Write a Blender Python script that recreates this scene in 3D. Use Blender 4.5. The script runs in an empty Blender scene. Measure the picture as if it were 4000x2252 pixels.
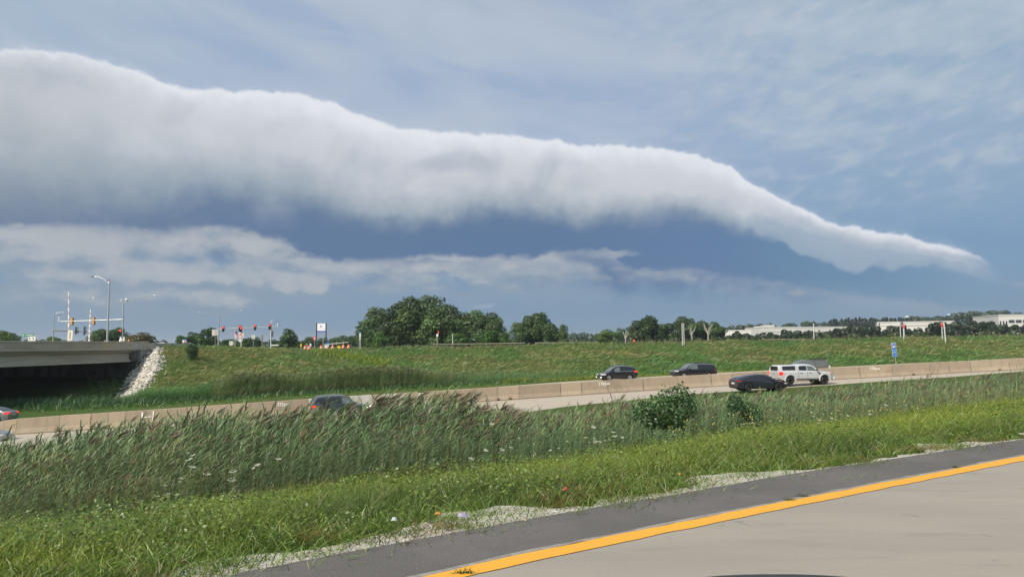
import bpy, bmesh, math, random
import numpy as np
from mathutils import Vector, Matrix, noise as mnoise

random.seed(7)
rng = np.random.default_rng(7)
S = bpy.context.scene
COL = S.collection

# ------------------------------------------------------------------ camera
F = 2889.0
PITCH, ROLL = math.radians(4.24), math.radians(0.34)
EYE = Vector((0, 0, 1.35))
fw = Vector((0, math.cos(PITCH), math.sin(PITCH)))
u0 = Vector((0, -math.sin(PITCH), math.cos(PITCH)))
r0 = Vector((1, 0, 0))
RT = r0 * math.cos(ROLL) - u0 * math.sin(ROLL)
UP = u0 * math.cos(ROLL) + r0 * math.sin(ROLL)
cd = bpy.data.cameras.new('camera')
cam = bpy.data.objects.new('camera', cd)
COL.objects.link(cam)
m = Matrix((RT, UP, -fw)).transposed().to_4x4()
m.translation = EYE
cam.matrix_world = m
cd.sensor_width = 36
cd.lens = 36 * F / 4000
cd.clip_start = 0.05
cd.clip_end = 30000
S.camera = cam

def ray(u, v):
    return fw + RT * ((u - 2000) / F) + UP * ((1126 - v) / F)

def at(u, v, Y):
    """world point seen at photograph pixel (u, v) at forward distance Y"""
    d = ray(u, v)
    return EYE + d * (Y / d.y)

def atz(u, v, z=0.0):
    d = ray(u, v)
    return EYE + d * ((z - EYE.z) / d.z)

# ------------------------------------------------------------------ view
S.view_settings.view_transform = 'Standard'
S.view_settings.look = 'None'
S.view_settings.gamma = 1
S.view_settings.use_curve_mapping = False
S.view_settings.exposure = 0.35
S.cycles.max_bounces = 6
S.cycles.transparent_max_bounces = 8
try:
    S.cycles.use_denoising = True
except Exception:
    pass

# ------------------------------------------------------------------ node helpers
def lin(r, g, b):
    f = lambda c: (c / 255 / 12.92) if c <= 10.3 else ((c / 255 + 0.055) / 1.055) ** 2.4
    return (f(r), f(g), f(b), 1)

class Nd:
    """tiny expression wrapper over math nodes"""
    def __init__(s, nt, sock): s.nt, s.s = nt, sock
    def _op(s, op, *a):
        n = s.nt.nodes.new('ShaderNodeMath'); n.operation = op
        for i, x in enumerate((s,) + a):
            if isinstance(x, Nd): s.nt.links.new(x.s, n.inputs[i])
            else: n.inputs[i].default_value = x
        return Nd(s.nt, n.outputs[0])
    def __add__(s, o): return s._op('ADD', o)
    def __sub__(s, o): return s._op('SUBTRACT', o)
    def __mul__(s, o): return s._op('MULTIPLY', o)
    def __truediv__(s, o): return s._op('DIVIDE', o)
    __radd__ = __add__; __rmul__ = __mul__
    def max(s, o): return s._op('MAXIMUM', o)
    def min(s, o): return s._op('MINIMUM', o)
    def pow(s, o): return s._op('POWER', o)
    def inv(s): return s * -1.0 + 1.0
    def step(s, a, b, lo=0.0, hi=1.0):
        n = s.nt.nodes.new('ShaderNodeMapRange'); n.interpolation_type = 'SMOOTHSTEP'; n.clamp = True
        s.nt.links.new(s.s, n.inputs['Value'])
        for k, x in (('From Min', a), ('From Max', b), ('To Min', lo), ('To Max', hi)):
            if isinstance(x, Nd): s.nt.links.new(x.s, n.inputs[k])
            else: n.inputs[k].default_value = x
        return Nd(s.nt, n.outputs[0])
    def curve(s, pts, x0, x1, y0, y1):
        n = s.nt.nodes.new('ShaderNodeFloatCurve')
        c = n.mapping.curves[0]
        n.mapping.use_clip = False
        P = sorted(((x - x0) / (x1 - x0), (y - y0) / (y1 - y0)) for x, y in pts)
        while len(c.points) < len(P): c.points.new(0.5, 0.5)
        for q, (x, y) in zip(c.points, P):
            q.location = (x, y); q.handle_type = 'AUTO_CLAMPED'
        n.mapping.update()
        t = (s - x0) * (1 / (x1 - x0))
        t = t.max(0.0).min(1.0)
        s.nt.links.new(t.s, n.inputs['Value'])
        return Nd(s.nt, n.outputs[0]) * (y1 - y0) + y0

def vec(nt, x, y, z):
    n = nt.nodes.new('ShaderNodeCombineXYZ')
    for i, c in enumerate((x, y, z)):
        if isinstance(c, Nd): nt.links.new(c.s, n.inputs[i])
        else: n.inputs[i].default_value = c
    return n.outputs[0]

def tex(nt, v, scale, detail=3, rough=0.5, dist=0.0, kind='Fac'):
    n = nt.nodes.new('ShaderNodeTexNoise')
    n.inputs['Scale'].default_value = scale
    n.inputs['Detail'].default_value = detail
    n.inputs['Roughness'].default_value = rough
    n.inputs['Distortion'].default_value = dist
    if v is not None: nt.links.new(v, n.inputs['Vector'])
    return Nd(nt, n.outputs[0 if kind == 'Fac' else 1])

def mixc(nt, fac, a, b, mode='MIX'):
    n = nt.nodes.new('ShaderNodeMix'); n.data_type = 'RGBA'; n.blend_type = mode
    n.clamp_factor = True
    for k, x in ((0, fac), (6, a), (7, b)):
        s = x.s if isinstance(x, Nd) else x
        if isinstance(s, bpy.types.NodeSocket): nt.links.new(s, n.inputs[k])
        else: n.inputs[k].default_value = s
    return n.outputs[2]

def ramp(nt, f, stops, interp='LINEAR'):
    n = nt.nodes.new('ShaderNodeValToRGB'); r = n.color_ramp; r.interpolation = interp
    while len(r.elements) < len(stops): r.elements.new(0.5)
    for e, (p, c) in zip(r.elements, stops): e.position = p; e.color = c
    nt.links.new(f.s if isinstance(f, Nd) else f, n.inputs[0])
    return n.outputs[0]

# ------------------------------------------------------------------ sky
SUN_EL, SUN_AZ = math.radians(38), math.radians(222)   # azimuth clockwise from +Y: behind, to the left
W = bpy.data.worlds.new('World'); S.world = W
W.use_nodes = True
nt = W.node_tree
nt.nodes.clear()
out = nt.nodes.new('ShaderNodeOutputWorld')
bg = nt.nodes.new('ShaderNodeBackground')
nt.links.new(bg.outputs[0], out.inputs[0])
tc = nt.nodes.new('ShaderNodeTexCoord')
sx = nt.nodes.new('ShaderNodeSeparateXYZ')
nt.links.new(tc.outputs['Generated'], sx.inputs[0])
dx, dy, dz = (Nd(nt, sx.outputs[i]) for i in range(3))
az = dx._op('ARCTAN2', dy)
el = dz._op('ARCSINE')
D = tc.outputs['Generated']

def azel(u, v):
    d = ray(u, v).normalized()
    return math.atan2(d.x, d.y), math.asin(d.z)
def skyline(pts):
    return az.curve([azel(u, v) for u, v in pts], -0.75, 0.75, -0.05, 0.5)

TBL = [(-500, 190, 330, 840), (0, 197, 335, 850), (120, 196, 345, 855), (233, 207, 365, 870), (420, 250, 410, 885), (570, 293, 450, 890),
       (640, 322, 480, 885), (780, 352, 510, 850), (930, 357, 540, 838), (1090, 362, 580, 850), (1240, 388, 640, 885),
       (1400, 445, 700, 905), (1550, 497, 710, 905), (1700, 511, 705, 895), (1910, 525, 705, 880), (2100, 545, 705, 868),
       (2330, 568, 735, 900), (2560, 578, 745, 890), (2720, 612, 755, 888), (2840, 647, 780, 910), (2900, 694, 835, 915),
       (3030, 768, 850, 950), (3180, 838, 905, 1010), (3280, 886, 945, 1062), (3345, 890, 955, 1070), (3420, 902, 965, 1045),
       (3600, 940, 990, 1038), (3760, 980, 1018, 1045), (3840, 1010, 1040, 1085), (3900, 1030, 1070, 1100), (4100, 1060, 1090, 1130)]
# billow: noise that pushes the edges around
n_big = tex(nt, D, 9, 2, 0.5) - 0.5
n_mid = tex(nt, D, 38, 4, 0.55) - 0.5
n_fine = tex(nt, D, 120, 3, 0.6) - 0.5
vstr = tex(nt, vec(nt, az * 22.0, el * 9.0, 0.3), 1.0, 3, 0.45) - 0.5      # hanging curtains
etop = el + n_mid * 0.014 + n_fine * 0.006
ebot = el + n_big * 0.03 + n_mid * 0.030 + vstr * 0.020 + n_fine * 0.004
T = skyline([(u, t) for u, t, mm, b in TBL])
M = skyline([(u, mm) for u, t, mm, b in TBL])
B = skyline([(u, b) for u, t, mm, b in TBL])

# clear part of the sky: Nishita seen through a thin veil
sky = nt.nodes.new('ShaderNodeTexSky'); sky.sky_type = 'NISHITA'; sky.sun_disc = False
sky.sun_elevation = SUN_EL; sky.sun_rotation = SUN_AZ
skyc = mixc(nt, 1.0, sky.outputs[0], (0.1, 0.1, 0.1, 1), 'MULTIPLY')
grad = ramp(nt, (el + n_big * 0.05) * 2.0, [(0.0, lin(118, 150, 177)), (0.10, lin(115, 147, 178)), (0.24, lin(119, 152, 186)),
            (0.40, lin(144, 168, 197)), (0.55, lin(168, 184, 208)), (0.78, lin(175, 189, 209)), (1.0, lin(178, 190, 206))])
base = mixc(nt, 0.93, skyc, grad)
# right side is a little greener and greyer
base = mixc(nt, az.step(0.10, 0.55) * el.step(0.10, 0.3) * 0.55, base, lin(150, 176, 194))
base = mixc(nt, az.step(-0.25, -0.6) * el.step(0.25, 0.4) * 0.5, base, lin(160, 182, 200))
# high mottled cloud
al = vec(nt, az * 30.0 + el * 8.0, el * 66.0 + az * -15.0, 0.0)
alto = tex(nt, al, 0.8, 3, 0.5, 0.2)
amask = az.step(0.06, 0.34) * el.step(0.12, 0.22)
base = mixc(nt, alto.step(0.44, 0.72) * amask * 0.58, base, lin(184, 196, 208))
base = mixc(nt, alto.step(0.5, 0.30) * amask * 0.28, base, lin(132, 162, 190))
veil = tex(nt, vec(nt, az * 5.0, el * 16.0 + az * 3.0, 4.0), 1.0, 4, 0.5, 0.4)
base = mixc(nt, veil.step(0.45, 0.70) * el.step(0.14, 0.24) * 0.6, base, lin(184, 196, 212))
base = mixc(nt, veil.step(0.50, 0.32) * el.step(0.14, 0.24) * 0.5, base, lin(146, 170, 202))

# storm-dark band under the roll
L0 = skyline([(-500, 940), (0, 900), (500, 935), (900, 960), (1200, 1000), (1600, 1015), (2000, 1015), (2400, 1070), (2800, 1095), (3200, 1120), (3600, 1130), (3900, 1150), (4200, 1200)])
L1 = skyline([(-500, 1110), (0, 1060), (600, 1060), (1100, 1090), (1500, 1120), (2000, 1130), (2600, 1190), (3200, 1220), (3700, 1240), (3900, 1240), (4200, 1260)])
dark = ebot.step(L1, L0)
dark = dark * az.step(0.60, 0.40) * etop.step(T - 0.005, T - 0.04)
dcol = ramp(nt, az + 0.6, [(0.0, lin(106, 126, 152)), (0.3, lin(92, 117, 152)), (0.65, lin(88, 117, 154)), (0.88, lin(94, 124, 162)), (1.0, lin(102, 138, 170))])
low = mixc(nt, dark * 0.93, base, dcol)

# broken lower clouds
C1 = skyline([(-500, 890), (0, 885), (300, 878), (560, 890), (640, 928), (740, 905), (840, 884), (900, 915), (1060, 935), (1120, 950), (1200, 1000), (1450, 1020), (1600, 1005),
              (1750, 992), (1950, 1005), (2100, 1000), (2170, 975), (2380, 990), (2450, 1040), (2700, 1050), (2900, 1080), (3100, 1110), (3400, 1150), (3700, 1190)])
C2 = skyline([(-500, 1240), (0, 1210), (500, 1225), (900, 1215), (1150, 1175), (1500, 1165), (1900, 1160), (2300, 1150), (2700, 1160), (3100, 1180), (3700, 1210)])
cn = tex(nt, vec(nt, az * 10.0, el * 22.0, 1.7), 1.0, 5, 0.55, 0.3)
cn2 = tex(nt, vec(nt, az * 26.0, el * 52.0, 9.7), 1.0, 4, 0.55)
ec = el + (cn2 - 0.5) * 0.022 + n_fine * 0.010
cm = ec.step(C1 + 0.004, C1 - 0.006) * el.step(C2 - 0.03, C2 + 0.02)
dens = (cn + (cn2 - 0.5) * 0.35 + az.step(-0.1, -0.4) * 0.12).step(0.30, 0.56)
topb = ec.step(C1 - 0.045, C1 - 0.002)
dens = dens.max(topb * 0.42)
lcol = mixc(nt, (cn2 * 0.5 + topb * 0.6).step(0.2, 0.8), lin(138, 157, 176), lin(176, 182, 190))
low = mixc(nt, cm * dens * az.step(0.34, 0.02, 0.35, 0.88), low, lcol)
# heaped patches of paler cloud under the storm band
fld = None
for (bu, bv, ru, rv, am) in ((100, 955, 320, 60, .8), (350, 930, 260, 52, .95), (830, 928, 210, 50, 1.0), (1040, 962, 130, 36, .8), (450, 1045, 450, 55, .62), (900, 1060, 420, 48, .6),
        (350, 1125, 300, 62, .75), (800, 1168, 200, 42, .9), (1170, 1112, 110, 46, .7), (1500, 1040, 300, 36, .75), (1900, 1042, 300, 36, .8), (1960, 1112, 160, 36, .6),
        (2330, 992, 170, 20, .7), (2600, 1080, 260, 28, .6), (1300, 1105, 500, 42, .5), (3220, 1112, 250, 34, .38), (3100, 1165, 220, 32, .35), (3920, 1105, 90, 22, .5)):
    ba, be = azel(bu, bv); ra = ru / F; rb = rv / F
    qa = (az - ba) * (1 / ra); qe = (el + n_mid * 0.02 - be) * (1 / rb)
    q_ = (qa * qa + qe * qe).step(1.6, 0.0) * am
    fld = q_ if fld is None else fld + q_
hm = (fld + (cn2 - 0.5) * 1.1 + (cn - 0.5) * 0.9 + n_fine * 0.15).step(0.22, 1.05)
hcol = mixc(nt, ((cn2 - 0.5) * 1.6 + fld * 0.6 + n_mid * 0.8).step(0.0, 0.9), lin(134, 153, 174), lin(180, 185, 191))
low = mixc(nt, hm * 0.78, low, hcol)
# one small streak of white low in the middle
du = (az - azel(1890, 1195)[0]); dv = (el - azel(1890, 1195)[1] - du * 0.12 + n_fine * 0.006)
puff = (du * du * 2600.0 + dv * dv * 60000.0).step(1.0, 0.1)
low = mixc(nt, puff * 0.5, low, lin(165, 178, 196))

# the roll cloud
h = (ebot - B) / ((M - B).max(0.004))             # 0 at the ragged base, 1 where it turns white
g = (etop - M) / ((T - M).max(0.004))             # 0..1 from there to the crest
under = ramp(nt, h.max(0.0).min(1.0), [(0.0, lin(98, 122, 155)), (0.2, lin(116, 137, 161)), (0.42, lin(148, 163, 178)), (0.72, lin(182, 190, 199)), (1.0, lin(201, 205, 212))], 'B_SPLINE')
upper = ramp(nt, (g + n_big * 0.5 + n_mid * 0.28 + vstr * 0.10).max(0.0).min(1.0), [(0.0, lin(201, 205, 212)), (0.35, lin(204, 208, 216)), (0.62, lin(213, 217, 225)), (0.85, lin(225, 229, 236)), (1.0, lin(228, 232, 239))], 'B_SPLINE')
under = mixc(nt, az.step(0.22, 0.38) * 0.75, under, lin(160, 178, 196))
body = mixc(nt, h.step(0.8, 1.15), under, upper)
body = mixc(nt, az.step(-0.42, -0.66) * 0.4, body, lin(176, 182, 186))
# bulges inside the body
bul = tex(nt, vec(nt, az * 9.0, el * 11.0, 5.0), 1.0, 3, 0.5, 0.5)
body = mixc(nt, bul.step(0.52, 0.78) * 0.38 * h.step(0.3, 1.0), body, lin(222, 224, 230))
body = mixc(nt, bul.step(0.50, 0.28) * 0.55 * g.step(0.95, 0.4), body, lin(162, 173, 187))
body = mixc(nt, az.step(0.27, 0.42) * (g.step(0.75, 0.1)) * 0.55, body, lin(148, 170, 192))
rim = (g + n_mid * 0.3).step(0.84, 1.0)
body = mixc(nt, rim * 0.5, body, lin(230, 233, 239))
mtop = etop.step(T + 0.0032, T - 0.0022)
mtopsoft = etop.step(T + 0.012, T - 0.006)
mtop = mtop * 0.8 + mtopsoft * 0.2
bs_ = az.step(0.2, 0.36, 0.034, 0.006) + az.step(-0.2, -0.5) * 0.012
mbot = ebot.step(B - bs_ * 0.6, B + bs_)
rollm = mtop * mbot * (az + n_mid * 0.03 + (el - 0.05) * 0.3).step(0.598, 0.552)
col = mixc(nt, rollm, low, body)
# below the horizon: plain dim ground light
col = mixc(nt, el.step(-0.005, -0.03), col, lin(100, 118, 120))
nt.links.new(col, bg.inputs['Color'])
bg.inputs['Strength'].default_value = 0.785

# ------------------------------------------------------------------ sun
sl = bpy.data.lights.new('sun', 'SUN')
sl.energy = 4.2
sl.angle = math.radians(7)
sl.color = (1.0, 0.90, 0.76)
so = bpy.data.objects.new('sun', sl)
COL.objects.link(so)
sd = Vector((math.sin(SUN_AZ) * math.cos(SUN_EL), math.cos(SUN_AZ) * math.cos(SUN_EL), math.sin(SUN_EL)))
so.rotation_euler = sd.to_track_quat('Z', 'Y').to_euler()

# ------------------------------------------------------------------ object helpers
def tag(o, label=None, cat=None, group=None, kind=None):
    if label: o['label'] = label
    if cat: o['category'] = cat
    if group: o['group'] = group
    if kind: o['kind'] = kind
    return o

def empty(name, loc=(0, 0, 0), rz=0.0, label=None, cat=None, group=None):
    o = bpy.data.objects.new(name, None); COL.objects.link(o)
    o.location = loc; o.rotation_euler = (0, 0, rz)
    return tag(o, label, cat, group)

def link_mesh(name, me, mats, parent=None, loc=None):
    o = bpy.data.objects.new(name, me); COL.objects.link(o)
    for mm in (mats if isinstance(mats, (list, tuple)) else [mats]):
        if mm is not None and mm.name not in [x.name for x in me.materials if x]: me.materials.append(mm)
    if parent: o.parent = parent
    if loc is not None: o.location = loc
    return o

def kids(o): return [c for c in o.children]
def copy_tree(o, parent=None):
    c = o.copy(); COL.objects.link(c); c.parent = parent
    for ch in kids(o): copy_tree(ch, c)
    return c

class MB:
    """collects boxes, prisms, tubes and grids; build() links them as one mesh object"""
    def __init__(s): s.v, s.f = [], []
    def add(s, vs, fs):
        n = len(s.v); s.v += [tuple(x) for x in vs]; s.f += [tuple(i + n for i in f) for f in fs]; return s
    def box(s, x0, x1, y0, y1, z0, z1):
        return s.add([(x0, y0, z0), (x1, y0, z0), (x1, y1, z0), (x0, y1, z0), (x0, y0, z1), (x1, y0, z1), (x1, y1, z1), (x0, y1, z1)],
                     [(0, 3, 2, 1), (4, 5, 6, 7), (0, 1, 5, 4), (1, 2, 6, 5), (2, 3, 7, 6), (3, 0, 4, 7)])
    def tube(s, a, b, r0, r1=None, n=8, cap=True):
        a, b = Vector(a), Vector(b); r1 = r0 if r1 is None else r1
        d = (b - a).normalized()
        p = d.orthogonal().normalized(); q = d.cross(p)
        vs = []
        for c, r in ((a, r0), (b, r1)):
            for i in range(n):
                t = 2 * math.pi * i / n
                vs.append(c + p * (r * math.cos(t)) + q * (r * math.sin(t)))
        fs = [(i, (i + 1) % n, n + (i + 1) % n, n + i) for i in range(n)]
        if cap: fs += [tuple(range(n - 1, -1, -1)), tuple(range(n, 2 * n))]
        return s.add(vs, fs)
    def path(s, pts, rs, n=7):
        pts = [Vector(p) for p in pts]
        if not isinstance(rs, (list, tuple)): rs = [rs] * len(pts)
        vs, fs = [], []
        p = None
        for k, c in enumerate(pts):
            d = (pts[min(k + 1, len(pts) - 1)] - pts[max(k - 1, 0)]).normalized()
            p = d.orthogonal().normalized() if p is None else (p - d * p.dot(d)).normalized()
            q = d.cross(p)
            for i in range(n):
                t = 2 * math.pi * i / n
                vs.append(c + p * (rs[k] * math.cos(t)) + q * (rs[k] * math.sin(t)))
        for k in range(len(pts) - 1):
            for i in range(n):
                fs.append((k * n + i, k * n + (i + 1) % n, (k + 1) * n + (i + 1) % n, (k + 1) * n + i))
        fs += [tuple(range(n - 1, -1, -1)), tuple(range((len(pts) - 1) * n, len(pts) * n))]
        return s.add(vs, fs)
    def prism(s, poly, a, b, axis='y'):
        """extrude polygon (2-D) from a to b along axis"""
        n = len(poly)
        def P(p, t):
            return {'y': (p[0], t, p[1]), 'x': (t, p[0], p[1]), 'z': (p[0], p[1], t)}[axis]
        vs = [P(p, a) for p in poly] + [P(p, b) for p in poly]
        fs = [tuple(range(n)), tuple(range(2 * n - 1, n - 1, -1))] + [(i, n + i, n + (i + 1) % n, (i + 1) % n) for i in range(n)]
        return s.add(vs, fs)
    def loft(s, rings, close=True, caps=True):
        n = len(rings[0]); vs = [p for r in rings for p in r]; fs = []
        for k in range(len(rings) - 1):
            for i in range(n if close else n - 1):
                fs.append((k * n + i, k * n + (i + 1) % n, (k + 1) * n + (i + 1) % n, (k + 1) * n + i))
        if caps: fs += [tuple(range(n - 1, -1, -1)), tuple(range((len(rings) - 1) * n, len(rings) * n))]
        return s.add(vs, fs)
    def mesh(s, name, smooth=False):
        me = bpy.data.meshes.new(name); me.from_pydata(s.v, [], s.f); me.update()
        bm = bmesh.new(); bm.from_mesh(me)
        bmesh.ops.recalc_face_normals(bm, faces=bm.faces)
        bm.to_mesh(me); bm.free()
        if smooth:
            me.polygons.foreach_set('use_smooth', [True] * len(me.polygons))
            me.set_sharp_from_angle(angle=math.radians(38 if smooth is True else smooth))
        return me
    def build(s, name, mt, parent=None, smooth=False, bevel=0.0, loc=None):
        me = s.mesh(name, smooth)
        if bevel:
            bm = bmesh.new(); bm.from_mesh(me)
            bmesh.ops.bevel(bm, geom=[e for e in bm.edges if len(e.link_faces) == 2 and e.calc_face_angle() > 0.6], offset=bevel, segments=1, affect='EDGES')
            bm.to_mesh(me); bm.free()
        return link_mesh(name, me, mt, parent, loc)

def np_mesh(name, V, Q, C=None, smooth=False, N=None):
    """V (n,3), Q (m,4) quads, C (n,3) point colour"""
    me = bpy.data.meshes.new(name)
    V = np.ascontiguousarray(V, dtype=np.float32); Q = np.ascontiguousarray(Q, dtype=np.int32)
    k = Q.shape[1]
    me.vertices.add(len(V)); me.vertices.foreach_set('co', V.ravel())
    me.loops.add(Q.size); me.loops.foreach_set('vertex_index', Q.ravel())
    me.polygons.add(len(Q)); me.polygons.foreach_set('loop_start', np.arange(0, Q.size, k, dtype=np.int32))
    me.update(calc_edges=True)
    if smooth: me.polygons.foreach_set('use_smooth', np.ones(len(Q), dtype=bool))
    if C is not None:
        a = me.attributes.new('tint', 'FLOAT_COLOR', 'POINT')
        cc = np.ones((len(V), 4), dtype=np.float32); cc[:, :3] = C
        a.data.foreach_set('color', cc.ravel())
    return me

# ------------------------------------------------------------------ materials
MATS = {}
def mat(name, c, rough=0.6, metal=0.0, var=0.0, vs=3.0, c2=None, bump=0.0, bs=20.0, emit=None, es=1.0, spec=0.5, coat=0.0, stretch=None, alpha=None):
    if name in MATS: return MATS[name]
    mt = bpy.data.materials.new(name); mt.use_nodes = True; MATS[name] = mt
    t = mt.node_tree; b = t.nodes['Principled BSDF']
    b.inputs['Roughness'].default_value = rough
    b.inputs['Metallic'].default_value = metal
    b.inputs['Specular IOR Level'].default_value = spec
    b.inputs['Coat Weight'].default_value = coat
    col = (c[0], c[1], c[2], 1)
    b.inputs['Base Color'].default_value = col
    geo = t.nodes.new('ShaderNodeNewGeometry'); pos = geo.outputs['Position']
    tcn = t.nodes.new('ShaderNodeTexCoord'); pos = tcn.outputs['Object']
    if stretch:
        mp = t.nodes.new('ShaderNodeMapping'); mp.inputs['Scale'].default_value = stretch
        t.links.new(pos, mp.inputs[0]); pos = mp.outputs[0]
    if var or c2:
        n = tex(t, pos, vs, 5, 0.6)
        k2 = c2 if c2 else tuple(x * (1 - var) for x in c)
        cc = mixc(t, n.step(0.38, 0.66), col, (k2[0], k2[1], k2[2], 1))
        n2 = tex(t, pos, vs * 9, 3, 0.6)
        cc = mixc(t, n2.step(0.35, 0.7) * 0.5 * (var if var else 0.3), cc, (c[0] * .6, c[1] * .6, c[2] * .6, 1))
        t.links.new(cc, b.inputs['Base Color'])
    if bump:
        bn = t.nodes.new('ShaderNodeBump'); bn.inputs['Strength'].default_value = bump
        bn.inputs['Distance'].default_value = 0.03
        t.links.new(tex(t, pos, bs, 4, 0.6).s, bn.inputs['Height'])
        t.links.new(bn.outputs[0], b.inputs['Normal'])
    if emit:
        b.inputs['Emission Color'].default_value = (emit[0], emit[1], emit[2], 1)
        b.inputs['Emission Strength'].default_value = es
    return mt

def leaf_mat(name, trans=0.35, mul=(1, 1, 1), objvar=0.0, rough=0.7):
    mt = bpy.data.materials.new(name); mt.use_nodes = True; MATS[name] = mt
    t = mt.node_tree; t.nodes.clear()
    o = t.nodes.new('ShaderNodeOutputMaterial')
    at_ = t.nodes.new('ShaderNodeAttribute'); at_.attribute_name = 'tint'
    c = mixc(t, 1.0, at_.outputs['Color'], (mul[0], mul[1], mul[2], 1), 'MULTIPLY')
    if objvar:
        oi = t.nodes.new('ShaderNodeObjectInfo')
        c = mixc(t, 1.0, c, oi.outputs['Color'], 'MULTIPLY')
    d = t.nodes.new('ShaderNodeBsdfDiffuse'); tr = t.nodes.new('ShaderNodeBsdfTranslucent')
    gl = t.nodes.new('ShaderNodeBsdfGlossy'); gl.inputs['Roughness'].default_value = 0.45
    t.links.new(c, d.inputs[0]); t.links.new(c, tr.inputs[0])
    m1 = t.nodes.new('ShaderNodeMixShader'); m1.inputs[0].default_value = trans
    t.links.new(d.outputs[0], m1.inputs[1]); t.links.new(tr.outputs[0], m1.inputs[2])
    m2 = t.nodes.new('ShaderNodeMixShader'); m2.inputs[0].default_value = 0.04
    t.links.new(m1.outputs[0], m2.inputs[1]); t.links.new(gl.outputs[0], m2.inputs[2])
    t.links.new(m2.outputs[0], o.inputs[0])
    return mt

# ------------------------------------------------------------------ terrain
# feature rows: depth Y and height z at screen-azimuth anchors (u = 2000 + F * X / Y)
UA = np.array([-6000, -800, -700, -640, 485, 500, 530, 575, 620, 700, 1000, 1100, 1150, 1190, 1380, 1430, 1500, 2000, 2400, 2800, 3240, 3700, 4000, 4600, 5900], float)
YB = np.interp(UA, [-6000, -800, 0, 600, 1000, 1200, 2000, 2400, 2800, 3240, 3700, 4000, 5900], [45, 57, 59.3, 60.5, 63, 64.7, 71, 75, 77, 80, 82, 83, 90])
ZB = np.interp(UA, [-6000, -800, 0, 600, 1000, 1200, 2000, 2400, 2800, 3240, 3700, 4000, 5900], [-7, -6.3, -5.7, -5.1, -4.73, -4.6, -3.96, -3.6, -3.15, -2.72, -2.2, -1.78, -0.6])
ED = [(-4.9, 1.9), (-1.58, 4.57), (0, 5.73), (2.62, 7.56), (7.2, 10.4), (13, 13.9), (30, 23.0), (60, 36), (140, 60), (400, 100)]   # asphalt edge in plan
ED = [(-80, -62), (-30, -20)] + ED
def edge_Y(u):
    t = (u - 2000) / F
    for (x0, y0), (x1, y1) in zip(ED[1:], ED[2:]):
        # X = t*Y crosses the segment
        a = (x1 - x0) - t * (y1 - y0); b = t * y0 - x0
        if abs(a) > 1e-9:
            s = b / a
            if -1e-6 <= s <= 1 + 1e-6:
                y = y0 + s * (y1 - y0)
                if y > 0.3: return y
    return 60.0
Y0 = np.array([min(edge_Y(u), 48) for u in UA])
def arr(xs, ys): return np.interp(UA, xs, ys)
under = (UA > -130) & (UA < 490)
rowsY = [Y0 * 0.6, Y0 + 0.05, Y0 * 1.10 + 0.05,
         np.maximum(arr([-6000, 0, 1000, 2000, 3000, 4000, 4600, 5900], [8, 10.0, 12, 15, 20, 26, 32, 54]), Y0 + 2.5),
         np.maximum(arr([-6000, 0, 1000, 2000, 3000, 4000, 4600, 5900], [20, 24, 27, 29, 32, 36, 42, 62]), Y0 + 6),
         YB - 18, YB - 17.2, YB + 17.5, YB + 19,
         arr([-6000, -640, 485, 620, 1000, 2000, 4000, 5900], [92, 95, 97, 97, 96, 100, 110, 120]),
         arr([-6000, -800, -700, -640, 485, 500, 620, 700, 1000, 1500, 2000, 3000, 4000, 5900], [120, 118, 117.4, 117.4, 117.4, 118, 119, 122, 130, 138, 145, 150, 155, 165]),
         arr([-6000, -800, -700, -640, 485, 500, 620, 700, 1000, 1500, 2000, 3000, 4000, 5900], [126, 120, 118.9, 118.9, 118.9, 120, 124, 127, 136, 144, 151, 156, 161, 171]),
         arr([-6000, 0, 2000, 5900], [230, 240, 240, 240]), arr([-6000, 5900], [500, 500]), arr([-6000, 5900], [1500, 1500]), arr([-6000, 5900], [9000, 9000])]
rz = arr([-6000, -800, -700, -640, 485, 500, 530, 575, 620, 700, 1000, 1100, 1150, 1190, 1380, 1430, 1500, 2000, 2700, 3300, 4000, 5900], [0.9, 0.9, 0.9, -3.4, -3.2, -2.6, -1.5, 0.45, 1.05, 1.15, 0.75, 0.6, 0.25, 0.0, 0.0, 0.3, 0.6, 0.85, 1.4, 1.7, 2.35, 2.8])
rz2 = arr([-6000, 485, 620, 700, 1000, 1100, 1150, 1190, 1380, 1430, 1500, 2000, 2700, 3300, 4000, 5900], [0.8, 0.9, 1.05, 1.1, 0.7, 0.5, 0.1, -0.1, -0.1, 0.2, 0.5, 0.75, 1.3, 1.6, 2.25, 2.7])
rowsZ = [Y0 * 0 - 0.14, Y0 * 0 - 0.05, Y0 * 0 - 0.07,
         arr([-6000, 0, 1000, 2000, 3000, 4000, 5900], [-1.5, -1.4, -1.3, -1.3, -1.2, -1.0, -0.8]),
         arr([-6000, 0, 1000, 2000, 3000, 4000, 5900], [-6.4, -5.8, -5.5, -5.0, -4.0, -3.0, -2.2]),
         ZB - 0.05, ZB - 0.14, ZB - 0.16, ZB + arr([-6000, 600, 2000, 5900], [-0.05, -0.05, 0.5, 0.5]),
         ZB * 0 + arr([-6000, -640, 485, 700, 1000, 2000, 3000, 4000, 5900], [-6.8, -6.4, -6.2, -5.7, -5.4, -4.5, -3.4, -2.2, -1.5]),
         rz, rz2, rz2 - 0.3, rz2 * 0 + arr([-6000, 2200, 3200, 5900], [-0.3, 0.0, 4.0, 6.0]),
         arr([-6000, 2200, 3200, 5900], [0, 0.5, 11, 16.0]), arr([-6000, 5900], [0, 0])]
TY = np.array(rowsY); TZ = np.array(rowsZ)          # (rows, cols)

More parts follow.
